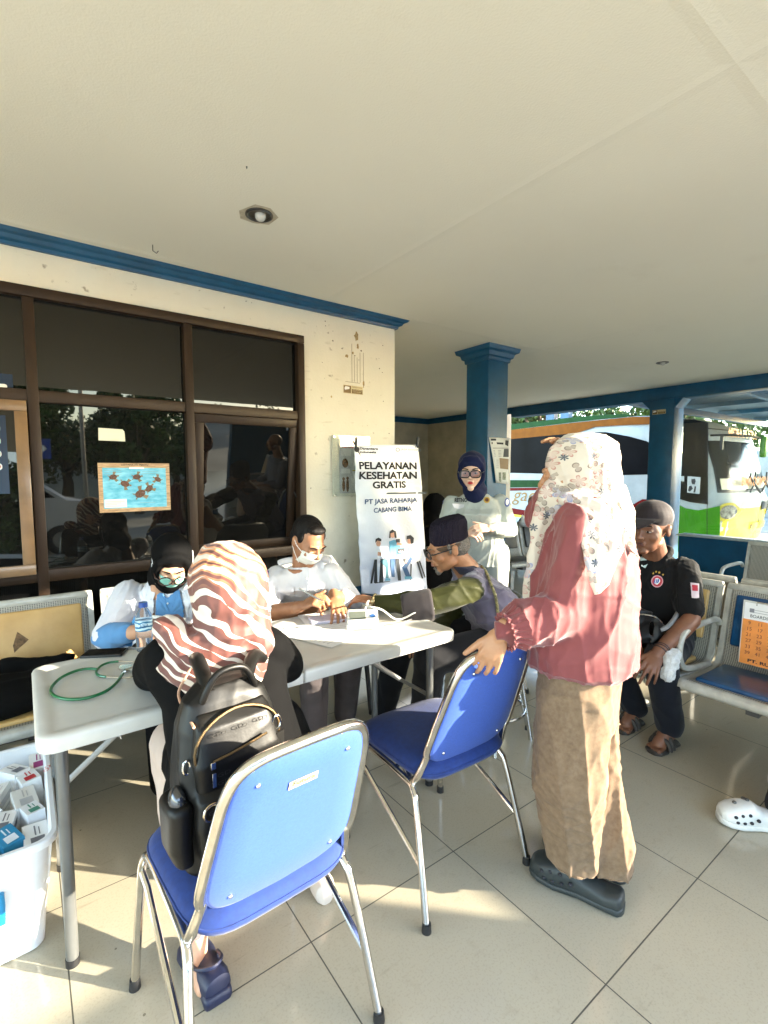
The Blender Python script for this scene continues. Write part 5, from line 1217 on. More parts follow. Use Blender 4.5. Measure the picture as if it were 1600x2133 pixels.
def head_geo(mb, H, ears=True, jaw=1.0, smile=0, cheek=1.0):
    H.ell(mb, 0, -.018, .030, .074, .094, .084); H.ell(mb, 0, .028, -.012, .063, .066, .088); H.ell(mb, 0, .032, -.062, .047*jaw, .050, .044)
    H.ell(mb, 0, .066, -.094, .021*jaw, .019, .018)
    for s in (-1, 1):
        H.ell(mb, s*.036, .060, -.026, .023*cheek, .022, .024); H.ell(mb, s*.031, .078, .001, .017, .012, .010); H.ell(mb, s*.040, .010, -.062, .018*jaw, .035, .022)
        H.cap(mb, (s*.010, .090, .020), (s*.042, .078, .021), .009, .007)
        if ears: H.ell(mb, s*.077, -.012, -.004, .008, .017, .029); H.ell(mb, s*.080, -.016, .010, .008, .014, .015)
        H.ell(mb, s*.012, .101, -.031, .008, .009, .007)
        H.cap(mb, (s*.017, .090, -.040), (s*.028, .078, -.060), .006, .006) if smile else None
    H.cap(mb, (0, .088, .012), (0, .108, -.026), .0075, .0115)
    H.cap(mb, (-.014, .089, -.054), (.014, .089, -.054), .006, .006); H.cap(mb, (-.012, .088, -.0635), (.012, .088, -.0635), .0065, .0065)
def face_bits(par, H, lips=lip_m, brow=hair_k, closed=False, eyes=True):
    for s in (-1, 1):
        if eyes:
            mb = MB(); c = H.T(s*.031, .0825, -.0005 if not closed else -.003)
            mb.ell(c, (.0135*H.k, .0085*H.k, (.0052 if not closed else .0025)*H.k), rot=H.M, seg=14); e = mb.obj('eye', eye_w, par)
            mb = MB(); mb.ell(H.T(s*.031, .0885, -.001 if not closed else -.004), (.0058*H.k, .0035*H.k, (.0048 if not closed else .0015)*H.k), rot=H.M, seg=12); mb.obj('iris', eye_k, e)
            mb = MB(); mb.tube([H.T(s*(.018+.027*t), .0885-.006*t*t-.004*abs(t-.5), .0045-.010*(t-.45)**2*2) for t in [i/6 for i in range(7)]], .0016*H.k, n=6); mb.obj('eyelash', eye_k, e)
        mb = MB(); mb.tube([H.T(s*(.012+.036*t), .0985-.014*t*t, .0215+.006*math.sin(t*2.4)) for t in [i/6 for i in range(7)]], .003, n=6, rads=[.0028*H.k, .0034*H.k, .0036*H.k, .0034*H.k, .003*H.k, .0024*H.k, .0012*H.k]); mb.obj('eyebrow', brow, par)
    if lips:
        mb = MB(); mb.tube([H.T(x, .0955-20*x*x, -.0545+.0015*math.cos(x*200)) for x in (-.021, -.012, -.005, 0, .005, .012, .021)], .0035, n=8, rads=[k*H.k for k in (.001, .003, .004, .0035, .004, .003, .001)])
        mb.tube([H.T(x, .0955-20*x*x, -.062) for x in (-.019, -.01, 0, .01, .019)], .004, n=8, rads=[k*H.k for k in (.001, .004, .005, .004, .001)]); mb.obj('lips', lips, par)
def hand(mb, w_, d, n, side, curl=(25, 30, 30), spread=8, k=1.0, thumb=(.75, .65, -.25), fc=(0, 0, 0, 0), tb=15):
    # w_ wrist, d finger direction, n back of the hand, side +1: thumb towards d x n
    w_, d, n = V(w_), V(d).normalized(), V(n); n = (n-d*n.dot(d)).normalized(); x = d.cross(n)*side
    Mh = Matrix((x, d, n)).transposed(); q = lambda a, b_, c: w_+(x*a+d*b_+n*c)*k
    mb.cap(q(0, -.02, 0), q(0, .012, 0), .026*k, .024*k)
    mb.ell(q(.002, .050, 0), (.036*k, .050*k, .0145*k), rot=Mh, seg=20); mb.ell(q(.020, .030, -.007), (.017*k, .030*k, .014*k), rot=Mh, seg=16)
    for i in range(4):
        xo = (.030, .0105, -.0095, -.028)[i]; L = (.040, .044, .041, .033)[i]; r_ = (.0086, .0088, .0085, .0076)[i]
        p = q(xo, .086-.004*abs(i-1), .002); mb.cap(q(xo*.7, .045, .002), p, r_*1.15*k, r_*1.1*k)
        a = R(spread*(1.3-i)*.6); dd = (d*math.cos(a)+x*math.sin(a)).normalized(); nn = n; cu_ = 0
        for j in range(3):
            cu_ = R(curl[j]+fc[i]*(1 if j < 2 else .6)); ax = dd.cross(nn).normalized(); dd2 = (dd*math.cos(cu_)-nn*math.sin(cu_)).normalized(); nn = (nn*math.cos(cu_)+dd*math.sin(cu_)).normalized(); dd = dd2
            l_ = L*(1, .62, .5)[j]; p2 = p+dd*l_*k; mb.cap(p, p2, r_*(1-.08*j)*k, r_*(1-.08*(j+1))*k, n=12); p = p2
    t0 = q(.020, .024, -.004); td = (x*thumb[1]+d*thumb[0]+n*thumb[2]).normalized(); t1 = t0+td*.042*k; td2 = (td+d*.35*(tb/15)).normalized(); t2 = t1+td2*.032*k; t3 = t2+td2*.024*k
    mb.cap(t0, t1, .0135*k, .0112*k); mb.cap(t1, t2, .0105*k, .0098*k); mb.cap(t2, t3, .0095*k, .0078*k)
def chain(mb, pts, rads):
    for a, b_, r1, r2 in zip(pts, pts[1:], rads, rads[1:]): mb.cap(a, b_, r1, r2, n=18)
def torso(mb, rings, r, f, n=28, e=.85):
    # rings: (centre, half width, half depth)
    secs = []
    for i, (c, a, b_) in enumerate(rings): secs.append((V(c), V(r)*a, V(f)*b_))
    mb.tubeloft(secs, n, e)
def shoe_geo(mb, heel, toe, w_=.045, h_=.06, low=.0):
    heel, toe = V(heel), V(toe); d = (toe-heel); L = d.length; d.normalize(); x = d.cross(V((0, 0, 1))).normalized(); z = x.cross(d)
    secs = []
    for t_, ww, hh in ((-.04, .45, .6), (0, .75, .95), (.12, .85, 1.0), (.35, .82, .85), (.6, 1.0, .65), (.8, 1.0, .52), (.93, .75, .42), (1.0, .4, .3)):
        c = heel+d*L*t_+z*(hh*h_/2+low); secs.append((c, x*w_*ww, z*hh*h_/2))
    mb.tubeloft(secs, 20, .8)
def person(label, loc): return thing('person', label, 'person', (loc[0], loc[1], 0))
def garment(name, par, m, build, voxel=.008, sm=3, fn=None):
    mb = MB(); build(mb); return soft(name, mb, m, par, voxel, sm, fn)
white_cloth = cloth('white_cotton', (.66, .66, .70), (.60, .60, .66), sheen=.05)
black_cl = cloth('black_knit', (.0028, .0026, .0028), (.0018, .0018, .002), sheen=0, spec=.12)

def seated_legs(mb, hips, knees, ankles, rs=(.07, .046, .036)):
    for h_, k_, a_ in zip(hips, knees, ankles): chain(mb, [h_, k_, a_], rs)

# ---------------------------------------------------------------- 1. doctor in the white coat
pr = person('seated person in black headscarf, white coat, green mask and round glasses behind the table', (.54, 2.4))
H = Head(P(357, 1171, 2.24), (-.13, -.80, -.55), (0, -.4, .8), .98)
hc = H.c
sR, sL = P(268, 1238, 2.36), P(436, 1228, 2.34); eR, eL = P(222, 1325, 2.16), P(470, 1300, 2.12); wR, wL = P(312, 1312, 2.03), P(410, 1308, 1.98)
nb = (sR+sL)/2+V((0, -.01, .05)); hipc = V((.56, 2.64, .50))
mb = MB(); head_geo(mb, H, ears=False); chain(mb, [H.T(0, -.02, -.06), nb], [.052, .058])
torso(mb, [(hipc, .14, .10), (hipc.lerp(nb, .5), .11, .08), (nb, .08, .06)], (1, 0, 0), (0, 1, 0))
chain(mb, [sR, eR, wR], [.045, .038, .026]); chain(mb, [sL, eL, wL], [.045, .038, .026])
hand(mb, wR, (P(352, 1298, 1.98)-wR), (0, -.1, 1), -1, curl=(40, 45, 30), k=.92); hand(mb, wL, P(372, 1308, 1.95)-wL, (0, -.1, 1), 1, curl=(35, 45, 30), k=.92)
seated_legs(mb, [(.47, 2.6, .5), (.66, 2.6, .5)], [(.45, 2.24, .49), (.66, 2.24, .49)], [(.45, 2.22, .08), (.66, 2.22, .08)])
body = soft('body', mb, sk_light, pr, .0045, 2); face_bits(body, H, lips=None, closed=True)
def g(mb):
    torso(mb, [(hipc+V((0, 0, -.06)), .21, .15), (hipc+V((0, 0, .10)), .18, .14), (hipc.lerp(nb, .55), .175, .125), ((sR+sL)/2+V((0, 0, -.04)), .185, .115), ((sR+sL)/2+V((0, 0, .03)), .15, .085), (nb+V((0, 0, .02)), .08, .07)], (sL-sR).normalized(), (0, 1, 0))
    chain(mb, [sR, sR.lerp(eR, .5), eR.lerp(sR, .02)], [.078, .074, .070]); chain(mb, [sL, sL.lerp(eL, .5), eL.lerp(sL, .02)], [.078, .074, .070])
garment('white_coat', pr, white_cloth, g, .007, 2, [folds(.016, 34, (sR-eR), 5, n=5, sharp=2.2), folds(.006, 90, (sR-eR), 6, n=3, sharp=2)])
blue_sh = cloth('blue_chambray', (.10, .25, .47), (.08, .20, .40), sheen=.1)
def g(mb): chain(mb, [eR+V((0, 0, -.004)), eR.lerp(wR, .25), eR.lerp(wR, .5)], [.060, .055, .047]); chain(mb, [eL, eL.lerp(wL, .45)], [.058, .046])
garment('shirt_sleeves', pr, blue_sh, g, .007, 3, folds(.010, 45, (1, 0, .3), 8))
cf0 = (H.c+nb)/2
coat = bpy.data.objects['white_coat']
sf = decal(coat, [(330, 1228), (350, 1245), (374, 1228), (384, 1262), (384, 1300), (380, 1340), (324, 1340), (326, 1290)], blue_sh, 'shirt_front', pr, .010)
for x, y in ((353, 1258), (355, 1280), (356, 1304)):
    mb = MB(); mb.ell(surf(coat, x, y, .013), (.0048, .003, .0048), seg=10); mb.obj('shirt_button', mat('pearl_button', (.55, .62, .70), rough=.3), sf)
decal(coat, [(308, 1206), (328, 1230), (324, 1262), (320, 1318), (306, 1285), (292, 1262), (302, 1250), (286, 1232)], white_cloth, 'lapel', pr, .016)
decal(coat, [(394, 1212), (382, 1230), (388, 1262), (388, 1318), (400, 1285), (412, 1262), (404, 1250), (418, 1232)], white_cloth, 'lapel', pr, .016)
def g(mb):
    H.ell(mb, 0, -.022, .040, .090, .106, .094); H.ell(mb, 0, -.035, -.03, .086, .085, .10)
    mb.tube([H.T(.070*math.sin(a), .052+.022*math.cos(a)*(-1 if math.cos(a) < 0 else .6), .002+.090*math.cos(a)) for a in [2*math.pi*i/20 for i in range(20)]], .021, n=10, closed=True)
    H.ell(mb, 0, .085-.03, .092-.02, .060, .035, .030)
    chain(mb, [H.T(0, -.005, -.098), nb+V((0, -.035, .02))], [.066, .072]); chain(mb, [H.T(0, -.03, -.07), nb+V((0, .02, .03))], [.080, .09])
garment('headscarf', pr, black_cl, g, .006, 3, folds(.008, 50, (0, 0, 1), 3))
mask_g = cloth('surgical_mask', (.32, .68, .56), (.26, .60, .50), sheen=0)
def g(mb): H.ell(mb, 0, .052, -.050, .060, .060, .048); H.ell(mb, 0, .085, -.040, .030, .032, .032)
def face_mask(par, H, m):
    mb = MB(); gr = []
    for j in range(15):
        v = j/14; row = []
        for i in range(17):
            u = i/8-1; z = -.012-.078*v; yy = .112-.055*abs(u)**1.9-.020*abs(v-.30)**1.4*2.2-.010*v; x = .066*u*(1-.16*abs(v-.4)); yy += .0022*math.sin(v*19)
            row.append(mb.bm.verts.new(H.T(x, yy, z+(.004*(1-abs(u)) if j == 0 else 0))))
        gr.append(row)
    for j in range(14):
        for i in range(16): mb.bm.faces.new((gr[j][i], gr[j+1][i], gr[j+1][i+1], gr[j][i+1]))
    o = mb.obj('face_mask', m, par); o.modifiers.new('thickness', 'SOLIDIFY').thickness = .002
    for s in (-1, 1):
        mb = MB(); mb.tube([H.T(s*.064, .062, -.018), H.T(s*.078, .02, -.004), H.T(s*.083, -.012, .018)], .0016, n=6, sm=4); mb.tube([H.T(s*.064, .055, -.082), H.T(s*.078, .015, -.045), H.T(s*.082, -.016, -.018)], .0016, n=6, sm=4); mb.obj('ear_loop', paper_m, o)
face_mask(pr, H, mask_g)
mb = MB(); mb.tube([H.T(-.084, .03, -.03), H.T(-.092, .01, .02), H.T(-.086, .0, .07)], .002, n=6, sm=4); mb.obj('mask_string', paper_m, pr)
def glasses(par, H, fm, lens=None, rx=.026, rz=.021, ex=.33, y=.108, z=-.004, th=.0028, e=1.0):
    mb = MB()
    for s in (-1, 1):
        pts = []
        for k in range(24):
            a = 2*math.pi*k/24; ca, sa = math.cos(a), math.sin(a); pts.append(H.T(s*.032+math.copysign(abs(ca)**e, ca)*rx, y-abs(s*.032+ca*rx)*.12, z+math.copysign(abs(sa)**e, sa)*rz))
        mb.tube(pts, th*H.k, n=8, closed=True)
        mb.tube([H.T(s*(.032+rx), y-.007, z+rz*.35), H.T(s*.074, y-.02, z+rz*.4), H.T(s*.081, .0, z+.010)], th*.9*H.k, n=6)
    mb.tube([H.T(-.032+rx, y-.001, z+.002), H.T(0, y+.001, z+.007), H.T(.032-rx, y-.001, z+.002)], th*.9*H.k, n=6)
    o = mb.obj('glasses', fm, par)
    if lens:
        for s in (-1, 1):
            mb = MB(); mb.bm.faces.new([mb.bm.verts.new(H.T(s*.032+math.copysign(abs(math.cos(a))**e, math.cos(a))*rx, y-.001-abs(s*.032+math.cos(a)*rx)*.12, z+math.copysign(abs(math.sin(a))**e, math.sin(a))*rz)) for a in [2*math.pi*k/24 for k in range(24)]]); mb.obj('lens', lens, o, smooth=False)
    return o
lens_c, nt_, b = new_mat('clear_lens'); nt_.nodes.remove(b)
ga = N(nt_, 'ShaderNodeBsdfGlossy'); ga.inputs['Roughness'].default_value = .03; ta = N(nt_, 'ShaderNodeBsdfTransparent'); mx = N(nt_, 'ShaderNodeMixShader'); mx.inputs[0].default_value = .16
nt_.links.new(ta.outputs[0], mx.inputs[1]); nt_.links.new(ga.outputs[0], mx.inputs[2]); nt_.links.new(mx.outputs[0], nt_.nodes['Material Output'].inputs[0])
lens_t, nt_, b = new_mat('tinted_lens'); nt_.nodes.remove(b)
ga = N(nt_, 'ShaderNodeBsdfGlossy'); ga.inputs['Roughness'].default_value = .03; ta = N(nt_, 'ShaderNodeBsdfTransparent'); ta.inputs[0].default_value = (.52, .42, .44, 1); mx = N(nt_, 'ShaderNodeMixShader'); mx.inputs[0].default_value = .06
nt_.links.new(ta.outputs[0], mx.inputs[1]); nt_.links.new(ga.outputs[0], mx.inputs[2]); nt_.links.new(mx.outputs[0], nt_.nodes['Material Output'].inputs[0])
frame_br = mat('brown_spectacle_frame', (.045, .018, .012), rough=.25)
glasses(pr, H, frame_br, lens_c, .028, .024, y=.119, z=-.010)
def g(mb):
    for k_, a_ in (((.45, 2.24, .49), (.45, 2.22, .08)), ((.66, 2.24, .49), (.66, 2.22, .08))): chain(mb, [(k_[0]+.01, 2.62, .5), k_, a_], [.10, .08, .07])
garment('trousers', pr, black_cl, g, .012, 3)
mb = MB(); shoe_geo(mb, (.45, 2.27, 0), (.45, 2.02, 0)); shoe_geo(mb, (.66, 2.27, 0), (.66, 2.02, 0)); mb.obj('shoes', black_plastic, pr)
th = thing('thermometer', 'white pen-like thermometer in the hand of the person in the white coat', 'thermometer', P(345, 1290, 1.98))
mb = MB(); a, b_ = P(318, 1285, 1.97), P(385, 1290, 1.95); mb.cyl(a, b_, .0075, .0055, n=14); mb.obj('barrel', white_plain, th); mb = MB(); d = (b_-a); mb.box(a+d*.35+V((-.004, -.006, .002)), (.03, .003, .006), rot=d.to_track_quat('X', 'Z').to_matrix()); mb.obj('display', grey_pl, th, smooth=False)

# ---------------------------------------------------------------- 2. officer in white uniform
pr = person('seated man in white uniform shirt with blue shoulder badge and white mask, writing', (1.25, 2.4))
H = Head(P(643, 1128, 2.52), (.07, -.82, -.46), (.05, -.3, .9), 1.02)
sR, sL = P(578, 1205, 2.64), P(690, 1200, 2.56); eR, eL = P(545, 1282, 2.48), P(733, 1250, 2.52); wR, wL = P(625, 1264, 2.28), P(697, 1243, 2.36)
nb = (sR+sL)/2+V((0, -.01, .055)); hipc = V((1.36, 2.60, .50)); rt = (sL-sR).normalized(); fwd = V((0, 0, 1)).cross(rt)*-1
mb = MB(); head_geo(mb, H, jaw=1.08); chain(mb, [H.T(0, -.025, -.05), nb], [.056, .066])
torso(mb, [(hipc, .15, .11), (hipc.lerp(nb, .5), .13, .09), (nb, .09, .07)], (1, 0, 0), (0, 1, 0))
chain(mb, [sR, eR], [.05, .042]); chain(mb, [eR, eR.lerp(wR, .35), wR], [.042, .043, .028]); chain(mb, [sL, eL], [.05, .042]); chain(mb, [eL, eL.lerp(wL, .35), wL], [.042, .042, .028])
hand(mb, wR, P(672, 1243, 2.24)-wR, V((-.1, -.5, .9)), -1, curl=(38, 48, 30), spread=5, k=1.05, fc=(0, 8, 14, 20)); hand(mb, wL, P(716, 1296, 2.20)-wL, V((0, -.7, .7)), 1, curl=(10, 22, 18), spread=10, k=1.08)
seated_legs(mb, [(1.28, 2.56, .5), (1.46, 2.56, .5)], [(1.16, 2.16, .50), (1.40, 2.2, .50)], [(1.16, 2.2, .08), (1.42, 2.3, .08)])
body = soft('body', mb, sk_mid, pr, .0045, 2); face_bits(body, H, lips=None, closed=True)
def g(mb):
    H.ell(mb, 0, -.030, .045, .079, .092, .080); H.ell(mb, 0, -.055, .0, .074, .062, .070); H.ell(mb, 0, .035, .094, .050, .035, .022)
    for s in (-1, 1): H.ell(mb, s*.066, .012, .035, .012, .022, .030)
garment('hair', pr, hair_k, g, .005, 1, folds(.004, 160, (0, 0, 1), 3))
face_mask(pr, H, cloth('white_mask', (.72, .72, .66), (.66, .66, .60), sheen=0))
uni = cloth('white_uniform', (.68, .67, .68), (.60, .60, .64), sheen=.05)
def g(mb):
    torso(mb, [(hipc+V((0, 0, -.02)), .19, .15), (hipc+V((0, 0, .12)), .18, .15), (hipc.lerp(nb, .55), .185, .13), ((sR+sL)/2+V((0, 0, -.05)), .20, .12), ((sR+sL)/2+V((0, 0, .02)), .17, .095), (nb+V((0, 0, .02)), .085, .075)], rt, fwd)
    chain(mb, [sR, sR.lerp(eR, .45), eR.lerp(sR, .10)], [.078, .072, .070]); chain(mb, [sL, sL.lerp(eL, .5), eL, eL.lerp(wL, .55)], [.078, .070, .062, .052])
shirt = garment('uniform_shirt', pr, uni, g, .007, 2, [folds(.015, 32, (.2, 0, 1), 11, n=5, sharp=2.2), folds(.006, 85, (.5, 0, 1), 12, n=3, sharp=2)])
mb = MB(); q = nb+V((0, 0, .045))
for s in (-1, 1): mb.prism([nb+rt*s*.006+V((0, -.082, -.01)), nb+rt*s*.055+V((0, -.085, -.045)), nb+rt*s*.088+V((0, -.05, .02)), nb+rt*s*.070+V((0, .0, .06)), nb+rt*s*.050+V((0, -.03, .05))], V((0, .004, -.008)))
mb.obj('collar', uni, pr, angle=50)
navy_b = mat('badge_blue', (.02, .05, .28), rough=.6); gold_b = mat('badge_gold', (.50, .30, .03), rough=.5)
b1 = decal(shirt, ((536, 1190), (547, 1186), (561, 1190), (558, 1207), (547, 1219), (538, 1216)), navy_b, 'shoulder_badge', pr, .004)
decal(shirt, ((537, 1181), (548, 1178), (561, 1182), (560, 1187), (548, 1184), (537, 1187)), gold_b, 'badge_tab', b1, .004)
decal(shirt, ((543, 1199), (548, 1193), (553, 1199), (552, 1206), (548, 1210), (544, 1206)), gold_b, 'badge_emblem', b1, .006)
text_on(shirt, 'DISHUB', 549, 1186.5, 5, 20, ink, b1, off=.006)
for q0, q1 in ((sR, nb), (sL, nb)):
    mb = MB(); a_, b_ = q0.lerp(q1, .05)+V((0, -.01, .082)), q0.lerp(q1, .62)+V((0, 0, .062)); mb.tube([a_, a_.lerp(b_, .5)+V((0, 0, .004)), b_], .018, n=8, sm=4); ep = mb.obj('shoulder_board', uni, pr)
for ox, oy in ((598, 1232), (664, 1222)):
    decal(shirt, ((ox-20, oy-9), (ox+16, oy-10), (ox+16, oy-1), (ox-2, oy+4), (ox-20, oy)), uni, 'pocket_flap', shirt, .006)
    decal(shirt, ((ox-19, oy), (ox+15, oy), (ox+14, oy+22), (ox-17, oy+24)), uni, 'pocket', shirt, .0035)
for y in (1205, 1222, 1240):
    mb = MB(); mb.ell(surf(shirt, 640+(y-1205)*.1, y, .003), (.0045, .003, .0045), seg=10); mb.obj('button', paper_m, shirt)
def g(mb):
    for k_, a_ in (((1.16, 2.18, .50), (1.18, 2.22, .06)), ((1.40, 2.2, .50), (1.42, 2.3, .06))): chain(mb, [(k_[0]+.1, 2.58, .5), k_, a_], [.105, .082, .070])
garment('trousers', pr, cloth('mauve_trousers', (.10, .082, .082), (.07, .058, .058)), g, .010, 3, folds(.014, 35, (0, 0, 1), 4))
mb = MB(); shoe_geo(mb, (1.18, 2.27, 0), (1.15, 2.0, 0)); shoe_geo(mb, (1.42, 2.34, 0), (1.44, 2.08, 0)); mb.obj('shoes', black_plastic, pr)
pen('silver pen held over the forms in the writing hand', P(672, 1252, 2.19), P(622, 1226, 2.24), mat('silver_pen', (.25, .25, .25), rough=.3, metal=.6), chrome)

# ---------------------------------------------------------------- 3. woman in the striped scarf, back to us
pr = person('seated person seen from behind in a brown and white striped headscarf and black top', (.48, 1.38))
H = Head(P(468, 1225, 1.48), (-.10, .96, -.35), (.0, .3, 1), 1.0)
sL, sR = P(352, 1372, 1.42), P(552, 1350, 1.50); hipc = V((.47, 1.345, .54)); nb = (sR+sL)/2+V((0, 0, .06)); rt = (sR-sL).normalized(); fwd = V((0, 0, 1)).cross(rt)
eL, eR = P(318, 1400, 1.58), P(590, 1385, 1.62); wL, wR = P(392, 1330, 1.85), P(470, 1330, 1.85)
mb = MB(); head_geo(mb, H, ears=False); chain(mb, [H.T(0, -.02, -.06), nb], [.052, .06])
torso(mb, [(hipc, .15, .11), (hipc.lerp(nb, .5), .12, .09), (nb, .08, .07)], rt, fwd)
chain(mb, [sL, eL, wL], [.045, .040, .026]); chain(mb, [sR, eR, wR], [.045, .040, .026])
hand(mb, wL, (.35, .5, 0), (0, 0, 1), 1, k=.92, curl=(30, 35, 25)); hand(mb, wR, (-.4, .6, 0), (0, 0, 1), -1, k=.92, curl=(30, 35, 25))
kn = [(.37, 1.70, .52), (.70, 1.68, .52)]; an = [(.345, 1.395, .10), (.745, 1.42, .10)]
seated_legs(mb, [(.40, 1.40, .52), (.56, 1.40, .52)], kn, an, (.09, .06, .036))
chain(mb, [an[0], (.335, 1.36, .04), (.33, 1.28, .03)], [.034, .030, .022]) ; chain(mb, [an[1], (.75, 1.39, .04), (.76, 1.47, .03)], [.034, .030, .022])
soft('body', mb, sk_light, pr, .0055, 2)
def g(mb):
    torso(mb, [(hipc+V((0, .02, -.045)), .21, .17), (hipc+V((0, 0, .08)), .19, .15), (hipc.lerp(nb, .55)+V((0, 0, 0)), .18, .135), ((sR+sL)/2+V((0, 0, -.05)), .20, .125), ((sR+sL)/2+V((0, 0, .02)), .17, .10), (nb+V((0, 0, .02)), .09, .08)], rt, fwd)
    chain(mb, [sL, sL.lerp(eL, .5), eL, wL], [.075, .074, .066, .050]); chain(mb, [sR, sR.lerp(eR, .5), eR, wR], [.075, .074, .066, .050])
    chain(mb, [(.40, 1.42, .54), (.40, 1.58, .53)], [.115, .10]); chain(mb, [(.56, 1.42, .54), (.68, 1.56, .52)], [.125, .105])
    chain(mb, [(.62, 1.44, .62), (.74, 1.50, .42)], [.09, .075])
garment('black_top', pr, black_cl, g, .009, 3, folds(.014, 26, (0, .2, 1), 6))
cream = cloth('cream_trousers', (.60, .47, .40), (.52, .40, .33))
def g(mb):
    for k_, a_ in zip(kn, an): chain(mb, [(k_[0]*.7+.14, 1.42, .50), k_, V(a_)+V((0, 0, .04))], [.10, .078, .060])
garment('trousers', pr, cream, g, .009, 3, folds(.010, 40, (0, .2, 1), 9))
navy_shoe = mat('navy_shoe', (.010, .014, .045), rough=.5, bump=.3)
mb = MB(); shoe_geo(mb, (.36, 1.245, 0), (.335, 1.46, 0), .047, .075); mb.box((.357, 1.265, .018), (.075, .075, .036), bev=.012, seg=3); s_ = mb.obj('shoe', navy_shoe, pr)
mb = MB(); shoe_geo(mb, (.745, 1.34, 0), (.78, 1.57, 0), .045, .07); mb.obj('shoe', mat('pale_shoe', (.50, .44, .38), rough=.7), pr)
mb = MB(); mb.tube([(.388, 1.34, .05), (.385, 1.29, .075), (.355, 1.262, .088), (.322, 1.29, .075), (.316, 1.34, .05)], .005, n=6, sm=4); mb.obj('ankle_strap', navy_shoe, s_)
# striped scarf
scm, nt_, b = new_mat('striped_scarf')
tc = N(nt_, 'ShaderNodeTexCoord'); mp = N(nt_, 'ShaderNodeMapping'); mp.inputs['Rotation'].default_value = (R(8), R(-38), R(20)); nt_.links.new(tc.outputs['Object'], mp.inputs[0])
sx = N(nt_, 'ShaderNodeSeparateXYZ'); nt_.links.new(mp.outputs[0], sx.inputs[0])
n1 = N(nt_, 'ShaderNodeTexNoise'); n1.inputs['Scale'].default_value = 5; n1.inputs['Detail'].default_value = 2; nt_.links.new(mp.outputs[0], n1.inputs['Vector'])
ph = math_n(nt_, 'ADD', math_n(nt_, 'MULTIPLY', sx.outputs[2], 33), math_n(nt_, 'MULTIPLY', n1.outputs[0], 5.5))
tri = math_n(nt_, 'ABSOLUTE', math_n(nt_, 'SUBTRACT', math_n(nt_, 'FRACT', ph), .5))
# leaf like tapering of each band along its length
tl = math_n(nt_, 'ADD', math_n(nt_, 'MULTIPLY', sx.outputs[0], 4.2), math_n(nt_, 'MULTIPLY', math_n(nt_, 'FLOOR', ph), .37)); tp = math_n(nt_, 'ABSOLUTE', math_n(nt_, 'SUBTRACT', math_n(nt_, 'FRACT', tl), .5))
wd = math_n(nt_, 'MULTIPLY', math_n(nt_, 'SUBTRACT', .50, tp), .66)
band = math_n(nt_, 'LESS_THAN', tri, wd)
c1 = mix_n(nt_, band, (.125, .036, .026), (.62, .54, .46))
# orange tint bordering the leaves near the crown of the head
sz = N(nt_, 'ShaderNodeSeparateXYZ'); nt_.links.new(tc.outputs['Object'], sz.inputs[0])
hi = math_n(nt_, 'MULTIPLY', math_n(nt_, 'SUBTRACT', sz.outputs[2], 1.10), 14, clamp=True)
rim_ = math_n(nt_, 'LESS_THAN', math_n(nt_, 'ABSOLUTE', math_n(nt_, 'SUBTRACT', tri, math_n(nt_, 'ADD', wd, .10))), .09)
c1 = mix_n(nt_, math_n(nt_, 'MULTIPLY', rim_, math_n(nt_, 'ADD', hi, .0, clamp=True)), c1, (.62, .26, .11))
nt_.links.new(c1, b.inputs['Base Color']); b.inputs['Roughness'].default_value = .6; b.inputs['Sheen Weight'].default_value = .2
n2 = N(nt_, 'ShaderNodeTexNoise'); n2.inputs['Scale'].default_value = 500; nt_.links.new(tc.outputs['Object'], n2.inputs['Vector']); bp_ = N(nt_, 'ShaderNodeBump'); bp_.inputs['Strength'].default_value = .2; bp_.inputs['Distance'].default_value = .001; nt_.links.new(n2.outputs[0], bp_.inputs['Height']); nt_.links.new(bp_.outputs[0], b.inputs['Normal'])
def g(mb):
    H.ell(mb, 0, -.028, .022, .116, .124, .122); H.ell(mb, 0, -.05, -.03, .112, .10, .11)
    bk_ = -fwd
    mb.tubeloft([(H.T(0, -.01, .02), rt*.108, fwd*.105), (H.T(0, -.02, -.05), rt*.108, fwd*.108), (H.T(.0, -.03, -.12), rt*.112, fwd*.112), (nb+V((0, -.01, -.005)), rt*.145, fwd*.125), (nb+bk_*.03+V((-.01, 0, -.06)), rt*.165, fwd*.135), (nb+bk_*.05+V((.015, 0, -.12)), rt*.125, fwd*.125), (nb+bk_*.07+V((.03, 0, -.19)), rt*.072, fwd*.10), (nb+bk_*.085+V((.045, 0, -.25)), rt*.018, fwd*.07)], 36, .95)
    mb.cap(P(352, 1310, 1.40), P(385, 1355, 1.36), .05, .05); mb.cap(P(520, 1290, 1.42), P(540, 1340, 1.42), .055, .05); mb.cap(P(400, 1335, 1.35), P(520, 1285, 1.37), .020, .024)
garment('headscarf', pr, scm, g, .006, 3, [folds(.015, 26, (.55, 0, -.8), 21, n=4, sharp=1.6), folds(.005, 75, (.3, 0, 1), 5)])
